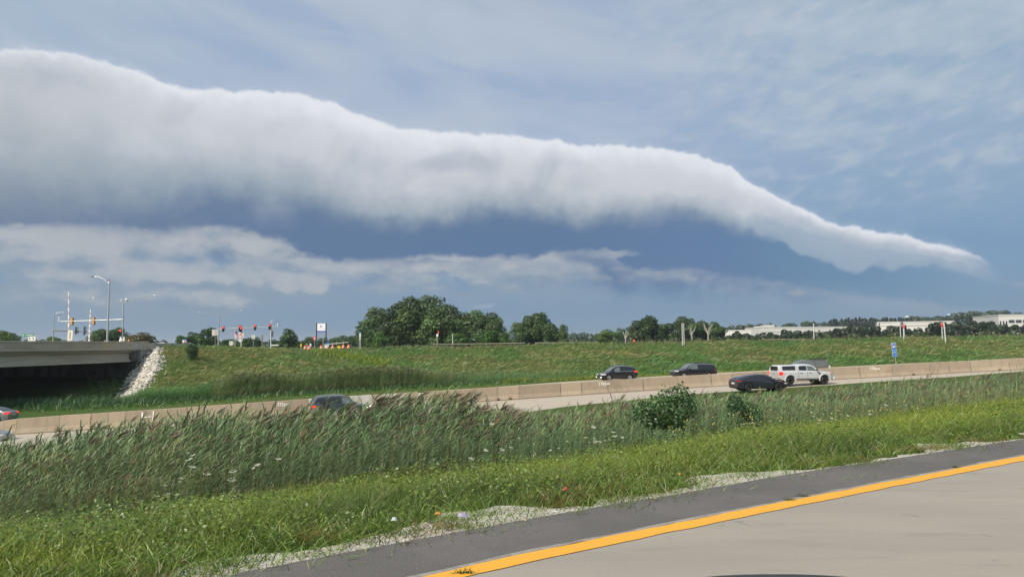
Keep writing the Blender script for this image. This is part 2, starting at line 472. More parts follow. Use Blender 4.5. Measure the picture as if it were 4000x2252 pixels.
def col_profile(u):
    f = np.clip(np.searchsorted(UA, u) - 1, 0, len(UA) - 2)
    w = np.clip((u - UA[f]) / (UA[f + 1] - UA[f]), 0, 1)
    return TY[:, f] * (1 - w) + TY[:, f + 1] * w, TZ[:, f] * (1 - w) + TZ[:, f + 1] * w

def vnoise(x, y, s, seed=0):
    """smooth value noise, vectorised"""
    x = np.asarray(x, float) / s + seed * 17.3; y = np.asarray(y, float) / s + seed * 5.7
    xi = np.floor(x).astype(np.int64); yi = np.floor(y).astype(np.int64)
    fx, fy = x - xi, y - yi
    fx = fx * fx * (3 - 2 * fx); fy = fy * fy * (3 - 2 * fy)
    def h(a, b):
        n = (a * 374761393 + b * 668265263 + seed * 974711) & 0xffffffff
        n = ((n ^ (n >> 13)) * 1274126177) & 0xffffffff
        return ((n ^ (n >> 16)) & 0xffff) / 65535.0
    return (h(xi, yi) * (1 - fx) + h(xi + 1, yi) * fx) * (1 - fy) + (h(xi, yi + 1) * (1 - fx) + h(xi + 1, yi + 1) * fx) * fy
def fbm(x, y, s, seed=0, o=4):
    r = 0; a = 1; t = 0
    for k in range(o):
        r = r + a * vnoise(x, y, s / 2 ** k, seed + k); t += a; a *= .5
    return r / t

def bumps(X, Y):
    """mounds on the far slope and a little roughness on the near one"""
    Yb = np.interp(2000 + F * X / np.maximum(Y, .1), UA, YB)
    far = np.clip((Y - (Yb + 19)) / 12, 0, 1) * np.clip((190 - Y) / 20, 0, 1)
    uu = 2000 + F * X / np.maximum(Y, .1)
    far = far * np.where((uu < 640), 0.25, 1.0) * np.where(Y > np.interp(uu, UA, TY[10]) - 6, .45, 1.0)
    near = np.clip((Y - np.interp(uu, UA, Y0) - 1.5) / 5, 0, 1) * np.clip((Yb - 17 - Y) / 4, 0, 1)
    return (fbm(X, Y, 9, 3) - 0.5) * 1.5 * far + (fbm(X, Y, 3, 5) - .5) * 0.5 * far + (fbm(X, Y, 2.5, 8) - .5) * 0.5 * near

def height(X, Y):
    X = np.atleast_1d(np.asarray(X, float)); Y = np.atleast_1d(np.asarray(Y, float))
    u = 2000 + F * X / np.maximum(Y, 0.1)
    f = np.clip(np.searchsorted(UA, u) - 1, 0, len(UA) - 2)
    w = np.clip((u - UA[f]) / (UA[f + 1] - UA[f]), 0, 1)
    Yc = TY[:, f] * (1 - w) + TY[:, f + 1] * w; Zc = TZ[:, f] * (1 - w) + TZ[:, f + 1] * w
    k = np.clip((Yc < Y[None, :]).sum(0) - 1, 0, len(TY) - 2)
    i = np.arange(len(X))
    a = np.clip((Y - Yc[k, i]) / (Yc[k + 1, i] - Yc[k, i]), 0, 1)
    return Zc[k, i] * (1 - a) + Zc[k + 1, i] * a + bumps(X, Y)

def ground_at(u, v, y0=6, y1=900):
    """world point where the ray through a photograph pixel meets the ground"""
    ys = np.geomspace(y0, y1, 1500); d = ray(u, v); k = 1 / d.y
    X = d.x * k * ys; Z = EYE.z + d.z * k * ys
    h = height(X, ys); i = np.nonzero(Z < h)[0]
    i = i[0] if len(i) else len(ys) - 1
    return Vector((X[i], ys[i], h[i]))

ucols = np.unique(np.concatenate([np.arange(-6000, -200, 150), np.arange(-200, 4300, 22), np.arange(4300, 5901, 60), [-700, -640, 485, 500, 530, 575]]))
V, nr = [], [3, 2, 8, 10, 12, 2, 16, 3, 14, 30, 5, 10, 8, 8, 6]
for uc in ucols:
    yc, zc = col_profile(uc)
    ys = np.concatenate([np.linspace(yc[k], yc[k + 1], nr[k], endpoint=False) for k in range(len(nr))] + [[yc[-1]]])
    zs = np.interp(ys, yc, zc)
    xs = (uc - 2000) / F * ys
    V.append(np.stack([xs, ys, zs + bumps(xs, ys)], 1))
V = np.array(V); nc, nn = V.shape[:2]
idx = np.arange(nc * nn).reshape(nc, nn)
Q = np.stack([idx[:-1, :-1], idx[1:, :-1], idx[1:, 1:], idx[:-1, 1:]], -1).reshape(-1, 4)
gm = bpy.data.materials.new('turf_soil'); gm.use_nodes = True
t = gm.node_tree; b = t.nodes['Principled BSDF']; b.inputs['Roughness'].default_value = 0.95; b.inputs['Specular IOR Level'].default_value = 0.1
g_ = t.nodes.new('ShaderNodeNewGeometry'); P_ = g_.outputs['Position']
a1 = tex(t, P_, 0.12, 5, 0.6); a2 = tex(t, P_, 0.9, 5, 0.65); a3 = tex(t, P_, 6.0, 3, 0.6)
c = mixc(t, a1.step(0.4, 0.62), (0.055, 0.105, 0.022, 1), (0.095, 0.12, 0.035, 1))
c = mixc(t, a2.step(0.5, 0.72) * 0.6, c, (0.14, 0.115, 0.05, 1))
c = mixc(t, a3.step(0.4, 0.7) * 0.5, c, (0.035, 0.05, 0.015, 1))
t.links.new(c, b.inputs['Base Color'])
bn = t.nodes.new('ShaderNodeBump'); bn.inputs['Strength'].default_value = 0.8; bn.inputs['Distance'].default_value = 0.3
t.links.new((a2 + a3 * 0.4).s, bn.inputs['Height']); t.links.new(bn.outputs[0], b.inputs['Normal'])
ground = link_mesh('ground', np_mesh('ground', V.reshape(-1, 3), Q, smooth=True), gm)
tag(ground, kind='structure')

# the flat land on our side of the road, out to the horizon
mb = MB(); mb.add([(-9000, -9000, -0.4), (9000, -9000, -0.4), (9000, 300, -0.4), (60, 30, -0.4), (13, 6, -0.4), (0, -3, -0.4), (-60, -52, -0.4), (-9000, -7000, -0.4)], [tuple(range(8))])
tag(mb.build('field', gm), kind='structure')

# ------------------------------------------------------------------ our road
def offset_line(pts, d):
    out = []
    for i, p in enumerate(pts):
        a = Vector(pts[max(i - 1, 0)]); c_ = Vector(pts[min(i + 1, len(pts) - 1)])
        n = (c_ - a).normalized(); n = Vector((n.y, -n.x))
        out.append((p[0] + n.x * d, p[1] + n.y * d))
    return out
def resample(pts, step_fn):
    out = [pts[0]]
    for p, q in zip(pts, pts[1:]):
        L = math.dist(p, q); k = max(1, int(L / step_fn))
        for i in range(1, k + 1): out.append((p[0] + (q[0] - p[0]) * i / k, p[1] + (q[1] - p[1]) * i / k))
    return out
def strip(name, A, B, z, mt, jitter=0, js=0.3, parent=None, zs=None):
    vs, fs = [], []
    for i, (a, b_) in enumerate(zip(A, B)):
        za = z if zs is None else zs[i] + z
        if jitter:
            n1 = float(fbm(a[0], a[1], js, 31)) - .5; n2 = float(fbm(b_[0], b_[1], js, 37)) - .5
            d = Vector((b_[0] - a[0], b_[1] - a[1])).normalized()
            a = (a[0] + d.x * n1 * jitter, a[1] + d.y * n1 * jitter); b_ = (b_[0] + d.x * n2 * jitter, b_[1] + d.y * n2 * jitter)
        vs += [(a[0], a[1], za), (b_[0], b_[1], za)]
    for i in range(len(A) - 1): fs.append((2 * i, 2 * i + 1, 2 * i + 3, 2 * i + 2))
    mb = MB(); mb.add(vs, fs)
    return mb.build(name, mt, parent)
# smooth the plan polyline
def catmull(P, k=8):
    P = [Vector(p) for p in P]; out = []
    for i in range(len(P) - 1):
        p0, p1, p2, p3 = P[max(i - 1, 0)], P[i], P[i + 1], P[min(i + 2, len(P) - 1)]
        for j in range(k):
            s = j / k
            out.append(tuple(0.5 * ((2 * p1) + (p2 - p0) * s + (2 * p0 - 5 * p1 + 4 * p2 - p3) * s * s + (3 * p1 - p0 - 3 * p2 + p3) * s ** 3)))
    out.append(tuple(P[-1])); return out
edge = resample([p for p in ED if p[0] < 141], 0.12 if False else 0.5)
YL = [(-80, -62.9), (-30, -21.2)] + [tuple(atz(u, v).xy) for u, v in ((1300, 2330), (1640, 2255), (2000, 2172), (2500, 2071), (3000, 1972), (3500, 1875), (4000, 1780))] + [(12.6, 12.55), (30, 21.8), (60, 34.8), (140, 59)]
yl = resample(YL, 0.5)
def foot(p, line):
    best = None
    for a, b_ in zip(line, line[1:]):
        a, b_ = Vector(a), Vector(b_); d = b_ - a; s = max(0, min(1, (Vector(p) - a).dot(d) / d.length_squared))
        q = a + d * s; e = (Vector(p) - q).length
        if best is None or e < best[0]: best = (e, q)
    return tuple(best[1])
asphalt = mat('shoulder_asphalt', (0.125, 0.118, 0.113), 0.92, var=0.25, vs=0.7, c2=(0.155, 0.145, 0.138), bump=0.5, bs=60, spec=0.3)
concrete_road = bpy.data.materials.new('road_concrete'); concrete_road.use_nodes = True
t = concrete_road.node_tree; b = t.nodes['Principled BSDF']; b.inputs['Roughness'].default_value = 0.85; b.inputs['Specular IOR Level'].default_value = 0.3
P_ = t.nodes.new('ShaderNodeNewGeometry').outputs['Position']
mp = t.nodes.new('ShaderNodeMapping'); mp.inputs['Rotation'].default_value = (0, 0, -math.radians(34)); mp.inputs['Scale'].default_value = (0.35, 1.6, 1)
t.links.new(P_, mp.inputs[0]); P2 = mp.outputs[0]
c = mixc(t, tex(t, P2, 0.9, 4, 0.55).step(0.35, 0.7), (0.335, 0.305, 0.258, 1), (0.295, 0.27, 0.232, 1))
c = mixc(t, tex(t, P2, 2.6, 5, 0.6).step(0.52, 0.76) * 0.4, c, (0.19, 0.18, 0.16, 1))
c = mixc(t, tex(t, P2, 0.35, 3, 0.5).step(0.45, 0.7) * 0.22, c, (0.21, 0.20, 0.175, 1))
c = mixc(t, tex(t, P_, 3.3, 2, 0.5).step(0.67, 0.73) * 0.3, c, (0.12, 0.115, 0.105, 1))
c = mixc(t, tex(t, P_, 90, 2, 0.6).step(0.45, 0.75) * 0.25, c, (0.2, 0.185, 0.16, 1))
t.links.new(c, b.inputs['Base Color'])
bn = t.nodes.new('ShaderNodeBump'); bn.inputs['Strength'].default_value = 0.25; bn.inputs['Distance'].default_value = 0.01
t.links.new(tex(t, P_, 70, 3, 0.6).s, bn.inputs['Height']); t.links.new(bn.outputs[0], b.inputs['Normal'])
ylin = [foot(p, [Vector(q) for q in yl]) for p in edge]
tag(strip('road_shoulder', edge, ylin, 0.0, asphalt, 0.05, 0.5), kind='structure')
inner = offset_line(yl, 9.0)
tag(strip('road', yl, inner, 0.004, concrete_road), kind='structure')
# ragged seam of pale grit between asphalt and concrete, then the yellow edge line on the concrete
grit = mat('seam_grit', (0.30, 0.285, 0.25), 0.95, var=0.3, vs=6, bump=0.5)
fine = resample(YL, 0.09)
fine = [p for p in fine if -14 < p[0] < 45]
tag(strip('road_seam', offset_line(fine, -0.045), offset_line(fine, 0.01), 0.006, grit, 0.05, 0.25), kind='structure')
yp = bpy.data.materials.new('yellow_road_paint'); yp.use_nodes = True
t = yp.node_tree; b = t.nodes['Principled BSDF']; b.inputs['Roughness'].default_value = 0.75
P_ = t.nodes.new('ShaderNodeNewGeometry').outputs['Position']
c = mixc(t, tex(t, P_, 22, 6, 0.7).step(0.50, 0.70) * 0.55, (0.74, 0.36, 0.028, 1), (0.46, 0.29, 0.09, 1))
t.links.new(c, b.inputs['Base Color'])
tag(strip('edge_line', offset_line(fine, 0.012), offset_line(fine, 0.175), 0.009, yp, 0.03, 0.22), kind='structure')

# gravel verge
gv = mat('limestone_gravel', (0.60, 0.56, 0.49), 0.95, var=0.2, vs=3.0, c2=(0.48, 0.44, 0.37), bump=1.0, bs=45, spec=0.2)
efine = [p for p in resample(ED, 0.12) if -14 < p[0] < 45]
inn_ = offset_line(efine, 0.12)
out_ = []
for p_, q_ in zip(efine, offset_line(efine, -1.0)):
    k_ = 0.03 + 1.15 * max(0.0, float(fbm(p_[0], p_[1], 0.9, 31, 3)) - 0.34) + 0.15 * float(fbm(p_[0], p_[1], .25, 35, 2))
    out_.append((p_[0] + (q_[0] - p_[0]) * k_, p_[1] + (q_[1] - p_[1]) * k_))
tag(strip('gravel_verge', out_, inn_, -0.012, gv), kind='structure')

# ------------------------------------------------------------------ highway below
hu = np.concatenate([np.arange(-3000, 4700, 40)])
def bar_pt(u):
    y = float(np.interp(u, UA, YB)); return Vector(((u - 2000) / F * y, y, float(np.interp(u, UA, ZB))))
bar = [bar_pt(u) for u in hu]
# smooth the barrier line
for _ in range(60):
    bar = [bar[0]] + [(bar[i - 1] + bar[i] * 2 + bar[i + 1]) / 4 for i in range(1, len(bar) - 1)] + [bar[-1]]
bar2 = [(p.x, p.y) for p in bar]; barz = [p.z for p in bar]
pav = bpy.data.materials.new('highway_concrete'); pav.use_nodes = True
t = pav.node_tree; b = t.nodes['Principled BSDF']; b.inputs['Roughness'].default_value = 0.85
P_ = t.nodes.new('ShaderNodeNewGeometry').outputs['Position']
mp = t.nodes.new('ShaderNodeMapping'); mp.inputs['Rotation'].default_value = (0, 0, -math.radians(13)); mp.inputs['Scale'].default_value = (0.08, 1.0, 1)
t.links.new(P_, mp.inputs[0])
c = mixc(t, tex(t, mp.outputs[0], 0.9, 4, 0.6).step(0.35, 0.7), (0.44, 0.375, 0.30, 1), (0.39, 0.34, 0.28, 1))
c = mixc(t, tex(t, P_, 1.3, 4, 0.6).step(0.55, 0.75) * 0.3, c, (0.25, 0.23, 0.21, 1))
t.links.new(c, b.inputs['Base Color'])
near_e, med_e, far_e = offset_line(bar2, 14.6), offset_line(bar2, 0.0), offset_line(bar2, -14.8)
tag(strip('highway_near_lanes', near_e, med_e, 0.0, pav, zs=barz), kind='structure')
fz = [z + float(np.interp(2000 + F * p.x / p.y, [600, 1700, 2400, 3000], [-0.10, -0.02, 0.34, 0.42])) for z, p in zip(barz, bar)]
tag(strip('highway_far_lanes', offset_line(bar2, -0.3), far_e, 0.0, pav, zs=fz), kind='structure')
white = mat('white_road_paint', (0.75, 0.74, 0.70), 0.7, var=0.3, vs=8)
def hw_line(off, dash=None, w=0.14, dz=0.006):
    A, B = offset_line(bar2, off + w / 2), offset_line(bar2, off - w / 2)
    if not dash:
        tag(strip('lane_line', A, B, dz, white, zs=barz), kind='structure'); return
    mb = MB(); s = 0
    for i in range(0, len(A) - 1):
        L = math.dist(A[i], A[i + 1]); n = max(1, int(L / 0.5))
        for k in range(n):
            if (s % dash[1]) < dash[0]:
                f0, f1 = k / n, (k + 1) / n
                lp = lambda P, f: (P[i][0] + (P[i + 1][0] - P[i][0]) * f, P[i][1] + (P[i + 1][1] - P[i][1]) * f, barz[i] + (barz[i + 1] - barz[i]) * f + dz)
                mb.add([lp(A, f0), lp(A, f1), lp(B, f1), lp(B, f0)], [(0, 1, 2, 3)])
            s += L / n
    tag(mb.build('lane_dashes', white), kind='structure')
hw_line(3.2); hw_line(7.0, (3.0, 12.2)); hw_line(10.8)
# pavement edge kerb-depth: soil fills to the slab
def bar_frame(u):
    """point, heading and z of the barrier line at screen-azimuth u"""
    best = min(range(1, len(bar) - 1), key=lambda i: abs(2000 + F * bar[i].x / bar[i].y - u))
    i0 = best if 2000 + F * bar[best].x / bar[best].y <= u else best - 1
    ua = 2000 + F * bar[i0].x / bar[i0].y; ub = 2000 + F * bar[i0 + 1].x / bar[i0 + 1].y
    f = (u - ua) / (ub - ua)
    p = bar[i0].lerp(bar[i0 + 1], f); d = (bar[i0 + 1] - bar[i0]).normalized()
    return p, d

# median barrier: separate cast sections, each a part
BH = 1.25
bmat = bpy.data.materials.new('barrier_concrete'); bmat.use_nodes = True
t = bmat.node_tree; b = t.nodes['Principled BSDF']; b.inputs['Roughness'].default_value = 0.9; b.inputs['Specular IOR Level'].default_value = 0.25
g_ = t.nodes.new('ShaderNodeNewGeometry'); P_ = g_.outputs['Position']
mp = t.nodes.new('ShaderNodeMapping'); mp.inputs['Scale'].default_value = (1.2, 1.2, 0.35); t.links.new(P_, mp.inputs[0])
c = mixc(t, tex(t, P_, 0.35, 4, 0.6).step(0.35, 0.7), (0.385, 0.312, 0.228, 1), (0.345, 0.285, 0.215, 1))
c = mixc(t, tex(t, mp.outputs[0], 2.0, 5, 0.65).step(0.45, 0.75) * 0.6, c, (0.24, 0.195, 0.145, 1))
c = mixc(t, tex(t, P_, 14.0, 3, 0.6).step(0.5, 0.8) * 0.25, c, (0.5, 0.42, 0.33, 1))
oi = t.nodes.new('ShaderNodeObjectInfo')
c = mixc(t, 1.0, c, oi.outputs['Color'], 'MULTIPLY')
t.links.new(c, b.inputs['Base Color'])
bn = t.nodes.new('ShaderNodeBump'); bn.inputs['Strength'].default_value = 0.3; bn.inputs['Distance'].default_value = 0.02
t.links.new(tex(t, P_, 9, 4, 0.6).s, bn.inputs['Height']); t.links.new(bn.outputs[0], b.inputs['Normal'])
patch = mat('pale_patch_concrete', (0.56, 0.54, 0.50), 0.9, var=0.2, vs=1.5, c2=(0.42, 0.40, 0.36))
barrier = empty('median_barrier', bar_frame(2000)[0], 0, 'long tan concrete median barrier dividing the highway, with weed-grown joints', 'barrier')
cuts = [-2600, -1700, -1100, -700, -420, -200, 86, 250, 372, 438, 506, 570, 740, 808, 978, 1208, 1455, 1632, 1662, 1850, 1940, 2022, 2182, 2264, 2366, 2503, 2640, 2770, 2850, 2978, 3082, 3200, 3345, 3468, 3620, 3692, 3770, 3925, 3965, 4120, 4350, 4620]
prof = [(0.36, 0.0), (0.36, 0.09), (0.30, 0.16), (0.19, 0.42), (0.115, BH - 0.03), (0.085, BH), (-0.085, BH), (-0.115, BH - 0.03), (-0.19, 0.42), (-0.30, 0.16), (-0.36, 0.09), (-0.36, 0.0)]
def bar_h(u): return float(np.interp(u, [-400, 0, 60, 240, 300], [0.80, 0.80, 0.95, 0.99, 1.0])) if u < 300 else 1.0
for ci, (ua, ub) in enumerate(zip(cuts, cuts[1:])):
    n = max(2, int((ub - ua) / 40)); rings = []
    notch = ua == 1632
    white_part = ua in (1208 + 0, 1455) and False
    for k in range(n + 1):
        uu = ua + (ub - ua) * k / n
        eps = 0.012 if k == 0 else (-0.012 if k == n else 0)
        p, d = bar_frame(uu); p = p + d * eps
        nrm = Vector((d.y, -d.x, 0)).normalized()
        hs = bar_h(uu) * (0.90 if notch else 1.0)
        rings.append([p + nrm * a + Vector((0, 0, (z * hs) - (0.02 if z == 0 else 0))) for a, z in prof])
    mb = MB(); mb.loft(rings)
    o = mb.build('barrier_section', bmat if not (1208 <= ua < 1455 or notch) else patch, None)
    if not (1208 <= ua < 1455 or notch): pass
    o.color = tuple([random.uniform(.86, 1.08)] * 3) + (1,)
    o.parent = barrier; o.matrix_parent_inverse = Matrix.Translation(-barrier.location)
    if 1208 <= ua < 1455: o['label'] = 'pale whitish patched barrier section'
    if notch: o['label'] = 'short lower white barrier block'
# pale patches flush on some sections
def on_barrier(u, zz, out=0.0):
    """point on the near face of the barrier at height zz"""
    p, d = bar_frame(u); nrm = Vector((d.y, -d.x, 0)).normalized()
    a = np.interp(zz, [0, .09, .16, .42, BH - .03], [.36, .36, .30, .19, .115])
    return p + nrm * (float(a) + out) + Vector((0, 0, zz))
def bar_patch(name, poly, mt, out=0.012, lab=None):
    mb = MB(); n = len(poly)
    f = [on_barrier(u, z, out) for u, z in poly]; k = [on_barrier(u, z, -0.02) for u, z in poly]
    mb.add(f + k, [tuple(range(n))] + [(i, (i + 1) % n, n + (i + 1) % n, n + i) for i in range(n)])
    o = mb.build(name, mt); o.parent = barrier; o.matrix_parent_inverse = Matrix.Translation(-barrier.location)
    if lab: o['label'] = lab
    return o
bar_patch('patch', [(1475, 0.42), (1480, 1.2), (1571, 1.2), (1573, 0.9), (1560, .42)], patch, lab='whitish repair patch')
bar_patch('patch', [(1573, 0.95), (1573, 1.2), (1581, 1.2), (1581, 0.9)], patch, lab='small whitish repair patch')
bar_patch('patch', [(1581, 0.25), (1490, .25), (1485, .40), (1560, .40)], patch)
# painted survey marks
wpaint = mat('mark_paint', (0.78, 0.77, 0.74), 0.8)
GL = {'7': [[(0, .95), (.9, 1), (.4, 0)]], '8': [[(.5, .5), (.1, .75), (.5, 1), (.9, .75), (.5, .5), (.05, .25), (.5, 0), (.95, .25), (.5, .5)]],
      '9': [[(.9, .7), (.5, .45), (.1, .72), (.5, 1), (.9, .75), (.7, 0)]], '+': [[(.5, -.25), (.5, .85)], [(.05, .35), (.95, .35)]],
      '0': [[(.5, .1), (.15, .35), (.5, .65), (.85, .35), (.5, .1)]], 'L': [[(.2, 1), (.2, 0), (.8, 0)]], 'A': [[(.1, 0), (.5, 1), (.9, 0)], [(.3, .4), (.7, .4)]], 'C': [[(.8, .6), (.45, .65), (.2, .35), (.5, .1), (.85, .15)]]}
def stroke_text(txt, u0_, z0, h, wu, fn, w=0.035, name='mark', mt=None, par=None, lab=None, jit=0.0):
    mb = MB()
    for i, ch in enumerate(txt):
        for st in GL.get(ch, []):
            P = [(u0_ + (i + x * 0.8) * wu, z0 + y * h) for x, y in st]
            for (a, za), (b_, zb) in zip(P, P[1:]):
                A, B = fn(a, za), fn(b_, zb); d = (B - A)
                if d.length < 1e-4: continue
                dn = d.normalized(); up = Vector((-dn.y, dn.x, 0)).normalized() if abs(dn.z) > .99 else None
                nrm = Vector((0.2, -1, 0)).normalized(); sd_ = dn.cross(nrm).normalized() * (w / 2)
                A = A - dn * w * .3; B = B + dn * w * .3
                o_ = nrm * 0.012
                mb.add([A - sd_, A + sd_, B + sd_, B - sd_, A - sd_ + o_, A + sd_ + o_, B + sd_ + o_, B - sd_ + o_], [(0, 3, 2, 1), (4, 5, 6, 7), (0, 1, 5, 4), (1, 2, 6, 5), (2, 3, 7, 6), (3, 0, 4, 7)])
    o = mb.build(name, mt or wpaint)
    if par: o.parent = par; o.matrix_parent_inverse = Matrix.Translation(-par.location)
    if lab: o['label'] = lab
    return o
fnb = lambda u, z: on_barrier(u, z, 0.004)
stroke_text('777+00', 1089, 0.80, 0.28, 7.6, fnb, 0.045, 'painted_mark', None, barrier, 'white hand painted number 777+00')
stroke_text('778+00', 2332, 0.80, 0.28, 7.4, fnb, 0.045, 'painted_mark', None, barrier, 'white hand painted number 778+00')
stroke_text('779+00', 3385, 0.78, 0.30, 6.6, fnb, 0.045, 'painted_mark', None, barrier, 'white hand painted number 779+00')
black = mat('black_paint', (0.02, 0.02, 0.02), 0.7)
stroke_text('LA', 1640, 0.62, 0.15, 6.5, fnb, 0.05, 'painted_mark', black, barrier, 'small black letters LA')
bar_patch('painted_mark', [(566, .55), (566, 1.12), (571, 1.12), (571, .2)], wpaint, lab='white painted frame, left bar')
bar_patch('painted_mark', [(609, .30), (609, 1.12), (613, 1.12), (613, .2)], wpaint, lab='white painted frame, right bar')
bar_patch('painted_mark', [(577, .66), (577, .71), (607, .73), (607, .68)], wpaint, lab='white painted frame, crossbar')
# dark cracks / joint stains
stain = mat('crack_dark', (0.07, 0.055, 0.045), 0.95)
for uc, z1, w_ in ((372, 1.05, 1.2), (438, .8, 1), (502, .9, 1.4), (578, 1.2, 1.0), (740, 1.2, 1), (808, 1.22, 2.0), (1820, .9, 1), (1852, 1.1, 1), (2182, 1.2, 1.2), (2264, 1.1, 1.2), (2366, .8, 1), (2503, 1.15, .9), (2770, 1.2, 1.1), (2850, 1.1, .9), (2978, 1.0, .9), (3345, 1.15, 1), (3468, .85, 1.1), (3615, .95, 1.4), (3645, .5, 2.2), (3690, .8, 1.2), (3775, 1.15, 1.8), (3925, .85, 1.2), (3950, .8, 1.2)):
    du_ = random.uniform(-4, 4)
    P = [(uc + du_ * (k / 5) + random.uniform(-.8, .8), 0.12 + (z1 - .12) * k / 5) for k in range(6)]
    bar_patch('crack', [(a - w_ * .5, z) for a, z in P] + [(a + w_ * .5, z) for a, z in reversed(P)], stain, 0.006)
# grime line where the barrier meets the pavement
tag(strip('gutter_grime', offset_line(bar2, 0.62), offset_line(bar2, 0.33), 0.012, mat('gutter_grime', (0.16, 0.125, 0.10), 0.95, var=.4, vs=2), 0.12, 1.0, zs=barz), kind='structure')

# ------------------------------------------------------------------ bridge
BO = Vector((-57.8, 118, 0)); BA = math.atan2(-0.997, -0.077)          # local +x runs from the abutment towards the camera
bridge = empty('road_bridge', BO, BA, 'grey concrete road bridge crossing the highway, its underside in deep shadow', 'bridge')
bc = mat('bridge_concrete', (0.50, 0.425, 0.32), 0.9, var=0.25, vs=0.6, c2=(0.40, 0.33, 0.245), bump=0.3, bs=8, stretch=(0.4, 1, 1.6))
bcl = mat('girder_concrete', (0.52, 0.465, 0.375), 0.9, var=0.2, vs=0.5, c2=(0.40, 0.34, 0.26), bump=0.2, bs=8, stretch=(0.15, 1, 1.4))
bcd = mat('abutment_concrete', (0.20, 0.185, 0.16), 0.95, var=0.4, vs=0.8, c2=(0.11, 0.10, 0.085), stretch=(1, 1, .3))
pale = mat('pale_concrete', (0.52, 0.48, 0.41), 0.9, var=0.25, vs=1.2, c2=(0.40, 0.36, 0.30), stretch=(1, 1, .4))
LBR = 88
# local y: positive = which side?  local x=(-.077,-.997), local y = (.997,-.077) -> towards our right, outward face
def bbox(name, x0, x1, y0, y1, z0, z1, mt, lab=None, bev=0.0):
    mb = MB(); mb.box(x0, x1, y0, y1, z0, z1); o = mb.build(name, mt, bridge, bevel=bev)
    if lab: o['label'] = lab
    return o
xs = [0.0, 9.6, 12.2] + [12.2 + 12 * k for k in range(1, 7)]
for k in range(len(xs) - 1):
    a, b_ = xs[k] + (0.012 if k else 0), xs[k + 1] - 0.012
    pc = 'pale_panel' if k == 1 else None
    tan = mat('tan_concrete', (0.56, 0.43, 0.30), 0.9, var=.15, vs=2) if k == 1 else (bc)
    o = bbox('parapet_panel', a, b_, -0.30, 0.0, 0.90, 1.73, tan, 'tan parapet panel under the street lamp' if k == 1 else None)
    bbox('parapet_cap', a, b_, -0.34, 0.05, 1.732, 2.0, tan if k == 1 else bc, bev=0.03)
bbox('parapet_patch', 1.2, 4.4, 0.0, 0.014, 1.0, 1.70, pale, 'pale grey patch near the end of the parapet')
bbox('deck_edge', 0.0, LBR, -0.5, 0.08, 0.68, 0.896, bcl, bev=0.02)
bbox('deck', 0.0, LBR, -46, -0.502, 0.45, 0.80, bc)  # widened beyond view, with girders and far parapet, to keep the ground beneath dark
bbox('far_parapet', 0.0, LBR, -46, -45.7, 0.802, 2.0, bc)
gp = [(-0.35, -1.12), (0.35, -1.12), (0.35, -0.90), (0.12, -0.74), (0.12, 0.18), (0.42, 0.34), (0.42, 0.448), (-0.42, 0.448), (-0.42, 0.34), (-0.12, 0.18), (-0.12, -0.74), (-0.35, -0.90)]
for yo in (-1.0, -4.6, -8.2, -11.8, -15.4, -19.0, -22.6, -27, -32, -37, -42):
    mb = MB(); mb.prism([(yo + p[0] * (1.25 if yo == -1.0 else 1), p[1]) for p in gp], 3.9, 52.0, 'x')
    mb.prism([(yo + p[0] * (1.25 if yo == -1.0 else 1), p[1]) for p in gp], 52.4, LBR - 1, 'x')
    mb.build('girder', bcl, bridge)
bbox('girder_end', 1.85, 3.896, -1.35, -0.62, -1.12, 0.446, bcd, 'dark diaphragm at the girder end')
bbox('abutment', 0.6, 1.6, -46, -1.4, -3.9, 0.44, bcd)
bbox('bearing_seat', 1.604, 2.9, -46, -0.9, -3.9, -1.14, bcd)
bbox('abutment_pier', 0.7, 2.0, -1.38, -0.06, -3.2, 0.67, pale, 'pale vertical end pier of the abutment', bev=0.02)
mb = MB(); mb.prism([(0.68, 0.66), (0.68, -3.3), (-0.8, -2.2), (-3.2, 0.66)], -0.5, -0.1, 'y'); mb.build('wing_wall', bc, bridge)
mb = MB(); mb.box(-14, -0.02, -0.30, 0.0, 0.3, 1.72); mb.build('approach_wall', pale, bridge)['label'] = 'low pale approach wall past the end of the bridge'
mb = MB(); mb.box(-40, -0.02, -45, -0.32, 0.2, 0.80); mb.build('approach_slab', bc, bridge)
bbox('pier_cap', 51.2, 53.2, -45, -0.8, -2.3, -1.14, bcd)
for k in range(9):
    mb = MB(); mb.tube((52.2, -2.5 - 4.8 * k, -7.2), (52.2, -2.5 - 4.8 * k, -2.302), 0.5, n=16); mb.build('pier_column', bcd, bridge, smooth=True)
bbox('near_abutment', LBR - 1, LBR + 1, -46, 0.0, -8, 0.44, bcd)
# embankment side wall so no light leaks below the deck behind the abutment

# ------------------------------------------------------------------ vegetation
def visible_grid(n, ylo, yhi, ulo=-900, uhi=4900, pw=1.0):
    """scatter in the wedge between two depth curves ylo(u), yhi(u)"""
    u = rng.uniform(ulo, uhi, n * 2)
    a, b_ = ylo(u), yhi(u)
    s = rng.uniform(0, 1, n * 2) ** pw
    Y = a + (b_ - a) * s
    # thin out so that density per area is even-ish: width of the wedge grows with Y
    X = (u - 2000) / F * Y
    return X[:n], Y[:n], u[:n]

